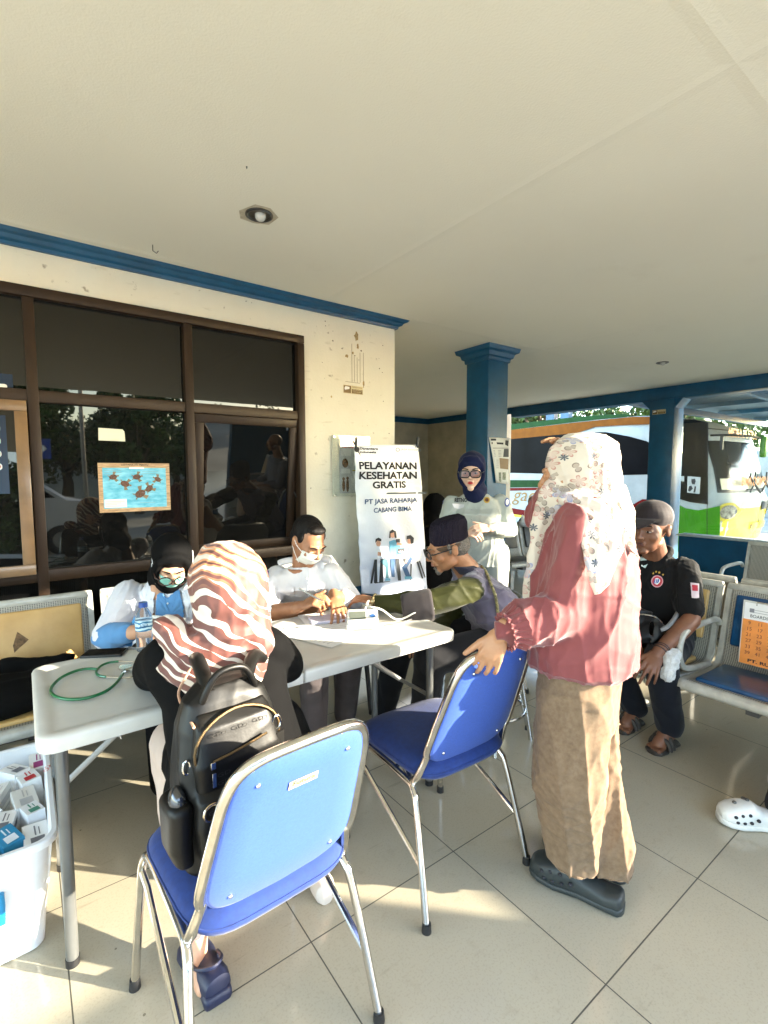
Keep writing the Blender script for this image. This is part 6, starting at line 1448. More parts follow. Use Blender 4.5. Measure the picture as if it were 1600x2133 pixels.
# her backpack
bpk = thing('backpack', 'black leather backpack with a gold double ring emblem standing on the blue chair', 'backpack', (.42, 1.17, .48))
bl_m, nt_, b = new_mat('embossed_leather')
tc = N(nt_, 'ShaderNodeTexCoord'); n1 = N(nt_, 'ShaderNodeTexNoise'); n1.inputs['Scale'].default_value = 90; n1.inputs['Detail'].default_value = 5; nt_.links.new(tc.outputs['Object'], n1.inputs['Vector'])
n3 = N(nt_, 'ShaderNodeTexNoise'); n3.inputs['Scale'].default_value = 6; n3.inputs['Detail'].default_value = 3; nt_.links.new(tc.outputs['Object'], n3.inputs['Vector'])
b.inputs['Base Color'].default_value = (.005, .0045, .004, 1); b.inputs['Roughness'].default_value = .42; b.inputs['Specular IOR Level'].default_value = .28
bp_ = N(nt_, 'ShaderNodeBump'); bp_.inputs['Strength'].default_value = .4; bp_.inputs['Distance'].default_value = .004
nt_.links.new(math_n(nt_, 'ADD', math_n(nt_, 'MULTIPLY', n1.outputs[0], .15), n3.outputs[0]), bp_.inputs['Height']); nt_.links.new(bp_.outputs[0], b.inputs['Normal'])
Bc = V((.385, 1.170, 0)); Br = V((.90, .10, 0)).normalized(); Bn = V((Br.y, -Br.x, 0)).normalized(); Bn = V((.11, -.993, 0))
def bq(x, y, z):
    z = .475+(z-.475)*1.13
    return Bc+Br*x+Bn*y+V((0, 0, z))      # y towards the camera side
def g(mb):
    secs = []
    for z, a, b_ in ((.475, .105, .055), (.50, .130, .075), (.60, .135, .080), (.70, .128, .075), (.78, .118, .066), (.83, .098, .052), (.86, .060, .036)):
        secs.append((bq(0, .0-.10*(z-.5), z), Br*a, Bn*b_))
    mb.tubeloft(secs, 36, .55)
    mb.tubeloft([(bq(-.005, .062, .50), Br*.10, Bn*.028), (bq(-.005, .066, .56), Br*.108, Bn*.034), (bq(-.005, .055, .655), Br*.108, Bn*.034), (bq(-.005, .045, .672), Br*.10, Bn*.024)], 28, .5)
bpk_body = garment('body', bpk, bl_m, g, .005, 3, folds(.007, 30, (.3, 0, 1), 31))
garment('upper_flap', bpk, bl_m, lambda mb: mb.tubeloft([(bq(0, .040, .665), Br*.106, Bn*.032), (bq(0, .042, .72), Br*.110, Bn*.036), (bq(0, .020, .79), Br*.098, Bn*.034), (bq(0, .006, .815), Br*.085, Bn*.020)], 28, .5), .005, 2, folds(.004, 40, (1, 0, .2), 33))
for s in (-1, 1):
    garment('side_pocket', bpk, bl_m, lambda mb: mb.tubeloft([(bq(s*.128, .01, .52), Br*.022, Bn*.045), (bq(s*.138, .01, .56), Br*.028, Bn*.050), (bq(s*.138, .01, .645), Br*.030, Bn*.054), (bq(s*.136, .01, .655), Br*.022, Bn*.046)], 24, .7), .005, 2)
mb = MB(); mb.ell(bq(-.138, .02, .655), (.020, .030, .032)); mb.obj('side_bottle', mat('steel_cap', (.10, .10, .105), rough=.18, metal=.8), bpk)
zip_m = mat('brass_zip', (.13, .085, .04), rough=.4, metal=.8, bump=.8, bscale=900, bdist=.001)
mb = MB(); mb.tube([bq(.108*math.cos(a), .035-.002, .745+.072*math.sin(a)) + Bn*(.028*abs(math.cos(a))*.3+.012) for a in [R(200-12*i) for i in range(19)]], .0034, n=6); mb.tube([bq(-.075, .078, .735), bq(-.02, .082, .742), (bq(.06, .078, .752))], .003, n=6, sm=4); mb.obj('zip', zip_m, bpk)
mb = MB(); mb.box(bq(-.078, .083, .73), (.012, .006, .016), bev=.002); mb.box(bq(-.077, .085, .70), (.009, .003, .034), bev=.001); mb.obj('zip_pull', chrome, bpk)
mb = MB(); mb.tube([bq(-.070, -.01, .80), bq(-.062, .01, .85), bq(-.03, .015, .89), bq(.03, .015, .89), bq(.062, .01, .85), bq(.080, -.01, .80)], .0085, n=10, sm=5); mb.obj('handle', bl_m, bpk)
mb = MB()
for s, q in ((-1, P(405, 1372, 1.36)), (1, P(545, 1370, 1.42))): mb.tube([bq(s*.045, -.005, .84), (bq(s*.05, -.02, .90)+q)/2, q, q+V((0, .06, -.0))], .019, n=10, sm=4)
for v in mb.bm.verts: pass
mb.obj('shoulder_strap', bl_m, bpk)
mb = MB(); mb.tube([bq(-.10, .035, .80), P(372, 1450, 1.26), P(390, 1405, 1.28), P(402, 1385, 1.33)], .0035, n=6, sm=6); mb.obj('tan_cord', mat('tan_cord', (.50, .28, .18), rough=.6), bpk)
mb = MB()
for px_ in (442, 462):
    rc = surf(bpk_body, px_, 1690, .006)
    mb.tube([rc+Br*.019*math.cos(a)+V((0, 0, .019*math.sin(a))) for a in [2*math.pi*i/28 for i in range(28)]], .0032, n=8, closed=True)
mb.obj('gold_rings', mat('pale_gold', (.72, .58, .42), rough=.2, metal=1), bpk)
mb = MB(); mb.tube([bq(.10+.012*math.cos(a), .055, .755+.016*math.sin(a)) for a in [2*math.pi*i/20 for i in range(20)]], .003, n=8, closed=True); mb.tube([bq(-.118+.008*math.cos(a), .03, .72+.014*math.sin(a)) for a in [2*math.pi*i/20 for i in range(20)]], .003, n=8, closed=True); mb.obj('d_ring', chrome, bpk)
mb = MB(); mb.prism([bq(.095, .062, .735), bq(.118, .058, .735), bq(.118, .058, .705), bq(.106, .062, .692), bq(.095, .064, .705)], Bn*.004); mb.obj('leather_tab', bl_m, bpk)
gdm = mat('emboss_grey', (.022, .020, .018), rough=.5)
for j, (yy, zz, n_) in enumerate(((.104, .640, 5), (.106, .618, 3), (.108, .575, 5), (.108, .548, 5), (.104, .524, 4))):
    text('GD   '*n_ if j % 2 == 0 else '  GD   '*n_, .0085, bq(-.005, yy-.004, zz), Br, (0, 0, 1), gdm, bpk, name='embossed_letters', width=.175 if n_ == 5 else .13)
for zz in (.775, .70, .683): text('GD   GD   GD', .009, bq(0, .083 if zz < .76 else .062, zz), Br, (0, 0, 1), gdm, bpk, name='embossed_letters', width=.14)
# ---------------------------------------------------------------- 4. man in the vest at the table's end
pr = person('seated smiling man in knit cap, glasses and purple vest over an olive shirt', (1.98, 1.72))
H = Head(P(932, 1142, 2.50), (-.86, .42, -.26), (-.15, .05, 1), 1.03)
sL, sR = P(985, 1225, 2.40), P(985, 1195, 2.78); eL, wL = P(880, 1262, 2.33), P(785, 1252, 2.40); eR, wR = P(935, 1290, 2.75), P(900, 1330, 2.6)
hipc = V((2.03, 1.74, .52)); nb = (sL+sR)/2+V((-.03, .01, .055)); fwd = V((-.86, .42, 0)).normalized(); rt = V((.42, .86, 0)).normalized()
mb = MB(); head_geo(mb, H, smile=1, cheek=1.25); chain(mb, [H.T(0, -.03, -.05), nb], [.055, .066])
torso(mb, [(hipc+V((.04, 0, 0)), .11, .08), (hipc.lerp(nb, .5)+V((.05, 0, 0)), .10, .07), (nb, .09, .07)], rt, fwd)
chain(mb, [sL+V((.03, .02, 0)), eL], [.030, .040]); chain(mb, [eL, eL.lerp(wL, .35), wL], [.042, .042, .029]); chain(mb, [sR, eR, wR], [.05, .042, .028])
hand(mb, wL, P(722, 1243, 2.44)-wL, (0, -.25, 1), 1, curl=(18, 28, 20), k=1.02); hand(mb, wR, (-.8, .2, -.1), (0, 0, 1), -1)
kn = [(1.60, 1.78, .50), (1.62, 2.05, .50)]; an = [(1.62, 1.86, .09), (1.56, 2.12, .09)]
seated_legs(mb, [(2.0, 1.66, .52), (2.0, 1.86, .52)], kn, an)
body = soft('body', mb, sk_mid, pr, .0045, 2); grey_hair = mat('grey_hair', (.16, .14, .12), rough=.8, vscale=160, var=.4, bump=.8, bscale=300)
face_bits(body, H, lips=mat('tan_lips', (.30, .10, .07)), brow=grey_hair)
mb = MB(); mb.tube([H.T(x, .0965-22*x*x, -.0585) for x in (-.015, -.007, 0, .007, .015)], .002, n=6); mb.obj('teeth', eye_w, body)
garment('goatee', pr, grey_hair, lambda mb: (H.ell(mb, 0, .072, -.100, .020, .016, .020), H.ell(mb, 0, .085, -.080, .010, .010, .008)), .004, 1, folds(.004, 260, (0, 0, 1), 3))
def g(mb):
    H.ell(mb, 0, -.045, .010, .079, .075, .070)
    for s in (-1, 1): H.cap(mb, (s*.073, .012, .03), (s*.074, .010, -.012), .010, .006)
garment('hair', pr, grey_hair, g, .005, 1, folds(.004, 200, (0, 0, 1), 3))
knit, nt_, b = new_mat('knitted_cap')
tc = N(nt_, 'ShaderNodeTexCoord'); wv = N(nt_, 'ShaderNodeTexWave'); wv.inputs['Scale'].default_value = 42; wv.inputs['Distortion'].default_value = 3; wv.inputs['Detail Scale'].default_value = 2; nt_.links.new(tc.outputs['Object'], wv.inputs[0])
b.inputs['Base Color'].default_value = (.016, .013, .022, 1); b.inputs['Roughness'].default_value = .95; b.inputs['Specular IOR Level'].default_value = .1
bp_ = N(nt_, 'ShaderNodeBump'); bp_.inputs['Strength'].default_value = 1; bp_.inputs['Distance'].default_value = .006; nt_.links.new(wv.outputs[0], bp_.inputs['Height']); nt_.links.new(bp_.outputs[0], b.inputs['Normal'])
def g(mb):
    secs = []
    for z, a, b_, dy in ((.012, .085, .104, -.020), (.040, .086, .104, -.022), (.085, .088, .102, -.030), (.115, .080, .092, -.036), (.130, .055, .066, -.040)):
        secs.append((H.T(0, dy, z+.020), H.r*a, (H.f*.97+H.u*-.0)*b_))
    mb.tubeloft(secs, 36, .9)
cap_o = garment('knit_cap', pr, knit, g, .005, 3, folds(.005, 60, (0, 0, 1), 3))
garment('cap_band', pr, mat('brown_cap_band', (.085, .050, .030), rough=.95, vscale=80, bump=.7, bscale=300), lambda mb: mb.tubeloft([(H.T(0, -.018, .006), H.r*.080, H.f*.100), (H.T(0, -.018, .028), H.r*.083, H.f*.102)], 36, .9), .005, 2)
glasses(pr, H, black_plastic, lens_c, .026, .018, y=.112, z=.000, th=.0034, e=.7)
olive = cloth('olive_shirt', (.034, .036, .005), (.022, .024, .004), rough=.62)
def g(mb):
    chain(mb, [sL.lerp(eL, .06), sL.lerp(eL, .5), eL, eL.lerp(wL, .5), eL.lerp(wL, .93)], [.072, .076, .068, .058, .044]); chain(mb, [sR, eR, wR], [.075, .065, .05])
garment('olive_shirt', pr, olive, g, .007, 2, [folds(.020, 34, (1, -.3, 0), 15, n=4, sharp=2), folds(.007, 80, (1, 0, .3), 12, n=3)])
cfa = (wL-sL).normalized(); cfx = cfa.cross(V((0, 0, 1))).normalized(); cfz = cfx.cross(cfa)
garment('pressure_cuff', pr, cloth('cuff_grey', (.040, .034, .036)), lambda mb: mb.tubeloft([(eL+cfa*t_, cfx*r_, cfz*r_) for t_, r_ in ((-.050, .070), (-.042, .078), (.0, .078), (.06, .073), (.092, .069), (.10, .060))], 28), .006, 2, folds(.004, 60, (1, 0, 0), 3))
vest = cloth('purple_vest', (.15, .13, .18), (.11, .095, .14), rough=.5, sheen=.35)
def g(mb):
    torso(mb, [(hipc+V((.02, -.01, -.03)), .20, .17), (hipc+V((.04, -.02, .08)), .205, .18), (hipc.lerp(nb, .5)+V((.05, -.02, 0)), .205, .165), (hipc.lerp(nb, .8)+V((.04, -.01, 0)), .205, .15), ((sR+sL)/2+V((.02, 0, .01)), .165, .11), (nb+V((.01, 0, .03)), .088, .078)], rt, fwd)
    mb.cap(sL+V((.02, .01, .0)), sR+V((.03, 0, .01)), .072, .065)
vest_o = garment('vest', pr, vest, g, .007, 2, [folds(.030, 24, (.8, -.2, -.5), 41, n=4, sharp=2.4), folds(.010, 60, (1, 0, -.4), 42, n=4, sharp=2)])
garment('vest_collar', pr, cloth('vest_lining', (.03, .028, .045)), lambda mb: mb.tubeloft([(nb+V((.01, 0, -.01)), rt*.092, fwd*.085), (nb.lerp(H.T(0, -.04, -.09), .55), rt*.076, fwd*.070), (nb.lerp(H.T(0, -.04, -.09), .75), rt*.070, fwd*.064)], 28), .005, 2)
# trousers
def g(mb):
    for k_, a_, h_ in zip(kn, an, ((2.0, 1.66, .52), (2.0, 1.86, .52))): chain(mb, [h_, k_, V(a_)+V((0, 0, .02))], [.115, .088, .068])
garment('trousers', pr, cloth('dark_trousers', (.012, .012, .014), spec=.15), g, .010, 3, folds(.012, 35, (1, 0, .5), 4))
mb = MB(); shoe_geo(mb, (1.68, 1.85, 0), (1.42, 1.93, 0)); shoe_geo(mb, (1.62, 2.12, 0), (1.37, 2.20, 0)); mb.obj('shoes', black_plastic, pr)
mb = MB(); c = wL.lerp(P(722, 1243, 2.44), .08); d = (P(722, 1243, 2.44)-wL).normalized(); x1 = d.cross(V((0, 0, 1))).normalized(); z1 = x1.cross(d)
mb.tube([c+x1*.034*math.cos(a)+z1*.030*math.sin(a) for a in [2*math.pi*i/20 for i in range(20)]], .0065, n=8, closed=True); mb.ell(c-x1*.034*(1 if x1.dot(cf) > 0 else -1)+z1*.006, (.015, .015, .015)); mb.obj('wrist_watch', mat('watch_gold', (.45, .36, .20), rough=.25, metal=.9), pr)
# chain strap of his shoulder bag, lying on the vest
pts = [surf(vest_o, x, y, .006) for x, y in ((1003, 1182), (1012, 1195), (1022, 1215), (1031, 1240), (1036, 1270), (1037, 1300), (1034, 1330))]
mb = MB(); mb.tube(pts, .0075, n=8, sm=5); mb.obj('bag_strap', mat('camouflage_strap', (.42, .36, .16), rough=.5, vscale=90, col2=(.05, .05, .02)), pr)

# ---------------------------------------------------------------- 5. standing officer woman
pr = person('standing woman in navy headscarf, dark glasses and pale grey uniform by the pillar', (2.62, 2.50))
H = Head(P(983, 983, 3.44), (-cf*.93-cr*.26-V((0, 0, .16))), (0, 0, 1), 1.13)
base = V((2.62, 2.48, 0)); fwd = V((-.78, -.62, 0)).normalized(); rt = V((-fwd.y, fwd.x, 0))*-1      # rt: her right
rt = fwd.cross(V((0, 0, 1)))
nb = P(990, 1030, 3.52); sR, sL = P(941, 1050, 3.52), P(1044, 1048, 3.52); eR, eL = P(925, 1105, 3.50), P(1062, 1105, 3.46); wR, wL = P(962, 1112, 3.32), P(1022, 1100, 3.30)
hipc = P(1002, 1190, 3.55); hipc.z = .86
mb = MB(); head_geo(mb, H, ears=False, jaw=.95); chain(mb, [H.T(0, -.02, -.06), nb], [.05, .055])
torso(mb, [(hipc, .14, .10), (hipc.lerp(nb, .5), .11, .09), (nb, .08, .06)], rt, fwd)
chain(mb, [sR, eR, wR], [.045, .038, .026]); chain(mb, [sL, eL, wL], [.045, .038, .026])
hand(mb, wL, P(975, 1102, 3.24)-wL, fwd*.8+V((0, 0, .6)), 1, curl=(22, 40, 30), k=.95); hand(mb, wR, P(1005, 1112, 3.25)-wR, fwd*.5+V((0, 0, .8)), -1, curl=(22, 40, 30), k=.95)
for s in (-1, 1): chain(mb, [hipc+rt*s*.08+V((0, 0, -.03)), hipc+rt*s*.085+V((0, 0, -.42)), hipc+rt*s*.08+V((0, 0, -.80))], [.085, .055, .04])
body = soft('body', mb, skin_mat('skin_pale', (.66, .44, .33), (.58, .37, .27)), pr, .0048, 2); face_bits(body, H, lips=lip_red)
navy_sc = cloth('navy_headscarf', (.006, .010, .045), (.004, .007, .03), sheen=.05)
def g(mb):
    H.ell(mb, 0, -.022, .040, .088, .104, .092); H.ell(mb, 0, -.035, -.03, .084, .085, .10)
    mb.tube([H.T(.073*math.sin(a), .036+.020*math.cos(a)*(-1 if math.cos(a) < 0 else .6), -.004+.094*math.cos(a)) for a in [2*math.pi*i/20 for i in range(20)]], .018, n=10, closed=True)
    H.ell(mb, 0, .045, .082, .055, .033, .025)
    chain(mb, [H.T(0, -.01, -.11), nb+fwd*.03+V((0, 0, -.005))], [.066, .082]); chain(mb, [H.T(0, -.03, -.07), nb+V((0, 0, .02))], [.078, .09])
garment('headscarf', pr, navy_sc, g, .006, 3, folds(.007, 50, (1, 0, 1), 3))
glasses(pr, H, black_plastic, lens_t, .029, .021, y=.114, z=-.004, th=.0036, e=.6)
khk = cloth('pale_grey_uniform', (.40, .42, .38), (.33, .35, .32), rough=.7, sheen=.1)
def g(mb):
    torso(mb, [(hipc+V((0, 0, -.10)), .185, .135), (hipc+V((0, 0, .02)), .185, .135), (hipc.lerp(nb, .38), .160, .125), (hipc.lerp(nb, .68)+fwd*.03, .175, .135), ((sR+sL)/2+V((0, 0, -.03)), .185, .11), ((sR+sL)/2+V((0, 0, .03)), .15, .085), (nb+V((0, 0, .01)), .08, .07)], rt, fwd)
    chain(mb, [sR, sR.lerp(eR, .5), eR, eR.lerp(wR, .8)], [.070, .068, .060, .042]); chain(mb, [sL, sL.lerp(eL, .5), eL, eL.lerp(wL, .82)], [.070, .068, .060, .042])
ush = garment('uniform_shirt', pr, khk, g, .007, 2, [folds(.014, 34, (.3, 0, 1), 51, n=5, sharp=2), folds(.005, 90, (.5, 0, 1), 12, n=3, sharp=2)])
def g(mb):
    for s in (-1, 1): chain(mb, [hipc+rt*s*.085+V((0, 0, -.03)), hipc+rt*s*.09+V((0, 0, -.42)), hipc+rt*s*.085+V((0, 0, -.79))], [.12, .095, .085])
garment('trousers', pr, khk, g, .010, 3, folds(.012, 40, (0, 0, 1), 4))
mb = MB()
for s in (-1, 1): q = hipc+rt*s*.08; q.z = 0; shoe_geo(mb, q-fwd*.07, q+fwd*.18)
mb.obj('shoes', black_plastic, pr)
rp0 = surf(ush, 955, 1047, .026); text('RETNO', .027, rp0-cr*0-V((0, 0, .006)), cr, (0, 0, 1), ink, ush, width=.088, bold=.03)
wb = decal(ush, ((942, 1049), (968, 1051), (967, 1057), (957, 1061), (946, 1058)), mat('wing_badge', (.60, .58, .60), rough=.5), 'wing_badge', ush, .004)
for y in (1044, 1062, 1082, 1104, 1140): mb = MB(); mb.ell(surf(ush, 984+(y-1044)*-.03, y, .003), (.0055, .0035, .0055), seg=10); mb.obj('button', mat('grey_button', (.30, .31, .30), rough=.4), ush)
decal(ush, ((1002, 1052), (1032, 1052), (1032, 1061), (1017, 1066), (1002, 1062)), khk, 'pocket_flap', ush, .006); decal(ush, ((1002, 1062), (1031, 1062), (1030, 1086), (1002, 1085)), khk, 'pocket', ush, .003)
decal(ush, ((940, 1060), (966, 1062), (966, 1068), (953, 1073), (940, 1069)), khk, 'pocket_flap', ush, .006)
o = decal(ush, circ(1014, 1042, 6.3, n=16), gold_b, 'round_badge', ush, .004); decal(ush, circ(1014, 1042, 3.8, n=14), mat('badge_brown', (.10, .03, .01)), 'badge_centre', o, .006)
o = decal(ush, circ(1056, 1047, 5, 9, n=16), navy_b, 'sleeve_badge', ush, .004); decal(ush, circ(1056, 1047, 3.2, 6.5, n=14), paper_m, 'badge_centre', o, .006)
o = decal(ush, circ(922, 1042, 3, 8, n=16), navy_b, 'sleeve_badge', ush, .004)

# ---------------------------------------------------------------- 6. woman in the pink blouse
pr = person('standing person in pink blouse and long floral headscarf with a hand on the blue chair', (1.47, .90))
fwd = V((-.30, .954, 0)).normalized(); rt = fwd.cross(V((0, 0, 1)))
H = Head(P(1198, 985, 1.66), (fwd*.95+rt*-.12+V((0, 0, -.14))), (0, 0, 1), 1.07)
nb = V((1.50, .895, 1.32)); sL, sR = nb-rt*.165+V((0, 0, -.045)), nb+rt*.165+V((0, 0, -.035)); hipc = V((1.47, .892, .84))
eL = P(1180, 1278, 1.50); wL = P(1046, 1318, 1.44); eR = sR+fwd*.20+V((0, 0, -.03)); wR = P(1192, 940, 1.74)
mb = MB(); head_geo(mb, H, ears=False); chain(mb, [H.T(0, -.02, -.06), nb], [.05, .055])
torso(mb, [(hipc, .14, .10), (hipc.lerp(nb, .5), .11, .09), (nb, .08, .06)], rt, fwd)
chain(mb, [sL, eL, wL], [.030, .032, .027]); chain(mb, [sR, eR, wR], [.030, .034, .027])
hand(mb, wL, P(1020, 1372, 1.445)-wL, -cf+cu*.45, 1, curl=(16, 34, 26), spread=8, k=1.0, thumb=(.85, .6, -.1)); hand(mb, wR, P(1158, 917, 1.70)-wR, (0, 0, 1), -1, curl=(12, 18, 12), k=.86, spread=2)
for q in (V((1.43, .87, .10)), V((1.54, .815, .09))): chain(mb, [hipc+V((0, 0, -.03)), (hipc+V((0, 0, -.03))).lerp(q, .5), q], [.075, .045, .032])
soft('body', mb, skin_mat('skin_warm', (.44, .23, .125), (.36, .175, .09)), pr, .0036, 2)
pinkm = cloth('pink_blouse', (.20, .050, .050), (.165, .038, .040), rough=.62, sheen=.3, weave=600)
def g(mb):
    torso(mb, [(V((1.475, .893, .775)), .195, .17), (V((1.475, .893, .80)), .215, .185), (V((1.48, .892, .93)), .218, .180), (V((1.49, .889, 1.10)), .200, .16), (nb+V((0, 0, -.09)), .19, .13), (nb+V((0, 0, -.03)), .155, .10), (nb+V((0, 0, .03)), .085, .075)], rt, fwd, 40, .9)
    mb.cap(sL+V((.02, 0, -.045)), sR+V((0, 0, -.02)), .055, .06)
    chain(mb, [sL, sL.lerp(eL, .35), sL.lerp(eL, .75), eL, eL.lerp(wL, .45), eL.lerp(wL, .72)], [.060, .068, .080, .088, .084, .074])
    chain(mb, [eL.lerp(wL, .78), eL.lerp(wL, .90)], [.052, .050]); chain(mb, [sR, sR.lerp(eR, .5), eR, eR.lerp(wR, .6)], [.072, .08, .08, .065])
    mb.prism([P(1172, 1075, 1.60), P(1112, 1170, 1.66), P(1097, 1222, 1.66), P(1122, 1228, 1.64), P(1160, 1200, 1.62), P(1190, 1110, 1.60)], cf*.035)
bl_ = garment('blouse', pr, pinkm, g, .0065, 2, [folds(.030, 26, (.1, 0, 1), 61, n=4, sharp=2.6), folds(.009, 64, (.2, 0, 1), 62, n=4, sharp=2.2)])
# gathered cuff
mb = MB(); ax = (wL-eL).normalized(); x1 = ax.cross(V((0, 0, 1))).normalized(); z1 = x1.cross(ax); rings = []
for t_, r_ in ((.74, .068), (.79, .058), (.85, .050), (.90, .047), (.96, .056), (.965, .053), (.90, .043)):
    c = eL.lerp(wL, t_); rings.append([c+(x1*math.cos(a)+z1*math.sin(a))*(r_+(.0055 if t_ > .74 else .003)*math.cos(a*17+t_*9)) for a in [2*math.pi*i/100 for i in range(100)]])
mb.loft(rings, close=False); mb.obj('gathered_cuff', pinkm, pr, angle=80)
beigep = cloth('beige_wool_trousers', (.215, .145, .090), (.155, .10, .060), rough=.9, weave=260, vs=60)
def g(mb):
    mb.tubeloft([(V((1.475, .89, .92)), rt*.145, fwd*.125), (V((1.47, .89, .78)), rt*.175, fwd*.145), (V((1.46, .885, .60)), rt*.170, fwd*.135)], 32)
    for s, q in ((-1, V((1.425, .880, .060))), (1, V((1.54, .815, .035)))):
        mb.tubeloft([(hipc+rt*s*.075+V((0, 0, -.10)), rt*.11, fwd*.13), (hipc+rt*s*.088+V((-.01, 0, -.42)), rt*.104, fwd*.130), (V((q.x, q.y, .18)), rt*.080, fwd*.108), (V((q.x, q.y-.005, q.z+.055)), rt*.078, fwd*.088), (V((q.x, q.y-.01, q.z+.043)), rt*.072, fwd*.080)], 28)
garment('wide_trousers', pr, beigep, g, .008, 2, [folds(.030, 22, (.35, 0, 1), 71, n=4, sharp=2.4), folds(.010, 55, (.5, .2, .7), 72, n=3, sharp=2)])
# dark clogs
clogm = mat('grey_clog', (.022, .028, .028), rough=.55, bump=.3, bscale=90)
def clog(heel, toe, m, par, w_=.052, side=-1, holes=True):
    heel, toe = V(heel), V(toe); d = toe-heel; L = d.length; d.normalize(); x = d.cross(V((0, 0, 1))).normalized(); Zv = V((0, 0, 1))
    mb = MB(); secs = []
    for t_, ww, hh, lift in ((-.05, .25, .035, .02), (-.035, .55, .05, .014), (0, .78, .062, .004), (.15, .84, .060, .0), (.38, .78, .075, .0), (.52, .88, .098, .0), (.70, 1.02, .092, .002), (.85, 1.0, .075, .006), (.95, .78, .058, .012), (1.0, .50, .04, .018)):
        secs.append((heel+d*L*t_+Zv*(hh/2+lift), x*w_*ww, Zv*hh/2))
    mb.tubeloft(secs, 26, .75); me = dedge('upper', mb, .004, 2); o = link('upper', me, m, par, True, 180)
    mb = MB(); secs = []
    for t_, ww in ((-.055, .30), (-.038, .60), (0, .84), (.2, .86), (.42, .80), (.7, 1.05), (.88, 1.0), (.97, .76), (1.01, .45)):
        l_ = .008*max(0, (t_-.75)*4); secs.append((heel+d*L*t_+Zv*(.013+l_), x*w_*ww, Zv*.013))
    mb.tubeloft(secs, 24, .5); mb.obj('sole', m, o, angle=60)
    if holes:
        mb = MB()
        for t_, z_ in ((.50, .052), (.60, .040), (.70, .036), (.80, .036), (.62, .068), (.73, .064), (.83, .056)):
            c = heel+d*L*t_+Zv*z_+x*side*w_*.97*math.sqrt(max(0.05, 1-((z_-.045)/.055)**2)); mb.ell(c, (.0075, .0075, .0065), seg=10)
        mb.obj('vent_holes', ink, o)
    return o
clog((1.50, .745, 0), (1.405, 1.015, 0), clogm, pr, .052, -1); clog((1.63, .80, 0), (1.56, 1.07, 0), clogm, pr, .052, -1)
# floral scarf
flm, nt_, b = new_mat('floral_scarf')
tc = N(nt_, 'ShaderNodeTexCoord'); mp = N(nt_, 'ShaderNodeMapping'); mp.inputs['Rotation'].default_value = (R(90), 0, R(-55)); mp.vector_type = 'TEXTURE'
dt = N(nt_, 'ShaderNodeVectorMath', operation='DOT_PRODUCT'); nt_.links.new(tc.outputs['Object'], dt.inputs[0]); dt.inputs[1].default_value = tuple(cr)
sz = N(nt_, 'ShaderNodeSeparateXYZ'); nt_.links.new(tc.outputs['Object'], sz.inputs[0])
dt2 = N(nt_, 'ShaderNodeVectorMath', operation='DOT_PRODUCT'); nt_.links.new(tc.outputs['Object'], dt2.inputs[0]); dt2.inputs[1].default_value = (-.3, .954, 0)
uvx = dt.outputs['Value']
cmb = N(nt_, 'ShaderNodeCombineXYZ'); asn = math_n(nt_, 'ARCSINE', math_n(nt_, 'DIVIDE', math_n(nt_, 'SUBTRACT', sz.outputs[2], H.c.z), .116, clamp=True)); vv_ = math_n(nt_, 'ADD', math_n(nt_, 'MINIMUM', sz.outputs[2], H.c.z), math_n(nt_, 'MULTIPLY', asn, .116)); nt_.links.new(uvx, cmb.inputs[0]); nt_.links.new(vv_, cmb.inputs[1])
def flowers(scale, petals, size, col, base_c, jit=1, seed=0, thr=.5, hollow=0):
    mpp = N(nt_, 'ShaderNodeMapping'); mpp.inputs['Location'].default_value = (seed*1.37, seed*2.11, 0); nt_.links.new(cmb.outputs[0], mpp.inputs[0])
    vo = N(nt_, 'ShaderNodeTexVoronoi'); vo.voronoi_dimensions = '2D'; vo.inputs['Scale'].default_value = scale; vo.inputs['Randomness'].default_value = jit*.8; nt_.links.new(mpp.outputs[0], vo.inputs['Vector'])
    sub = N(nt_, 'ShaderNodeVectorMath', operation='SUBTRACT'); nt_.links.new(mpp.outputs[0], sub.inputs[0]); nt_.links.new(vo.outputs['Position'], sub.inputs[1])
    sp = N(nt_, 'ShaderNodeSeparateXYZ'); nt_.links.new(sub.outputs[0], sp.inputs[0]); cl = N(nt_, 'ShaderNodeSeparateColor'); nt_.links.new(vo.outputs['Color'], cl.inputs[0])
    an_ = math_n(nt_, 'ADD', math_n(nt_, 'ARCTAN2', sp.outputs[1], sp.outputs[0]), math_n(nt_, 'MULTIPLY', cl.outputs[0], 6.28))
    rr_ = math_n(nt_, 'SQRT', math_n(nt_, 'ADD', math_n(nt_, 'POWER', sp.outputs[0], 2), math_n(nt_, 'POWER', sp.outputs[1], 2)))
    pet = math_n(nt_, 'MULTIPLY', math_n(nt_, 'POWER', math_n(nt_, 'ABSOLUTE', math_n(nt_, 'COSINE', math_n(nt_, 'MULTIPLY', an_, petals/2))), .7), size)
    ins = math_n(nt_, 'LESS_THAN', rr_, pet); on = math_n(nt_, 'GREATER_THAN', cl.outputs[1], thr)
    k = math_n(nt_, 'MULTIPLY', ins, on)
    if hollow: k = math_n(nt_, 'MULTIPLY', k, math_n(nt_, 'SUBTRACT', 1, math_n(nt_, 'MULTIPLY', math_n(nt_, 'LESS_THAN', rr_, math_n(nt_, 'MULTIPLY', pet, .78)), hollow)))
    return mix_n(nt_, k, base_c, col)
n1 = N(nt_, 'ShaderNodeTexNoise'); n1.inputs['Scale'].default_value = 6; n1.inputs['Detail'].default_value = 6; nt_.links.new(tc.outputs['Object'], n1.inputs['Vector'])
c1 = mix_n(nt_, n1.outputs[0], (.50, .43, .34), (.62, .54, .47))
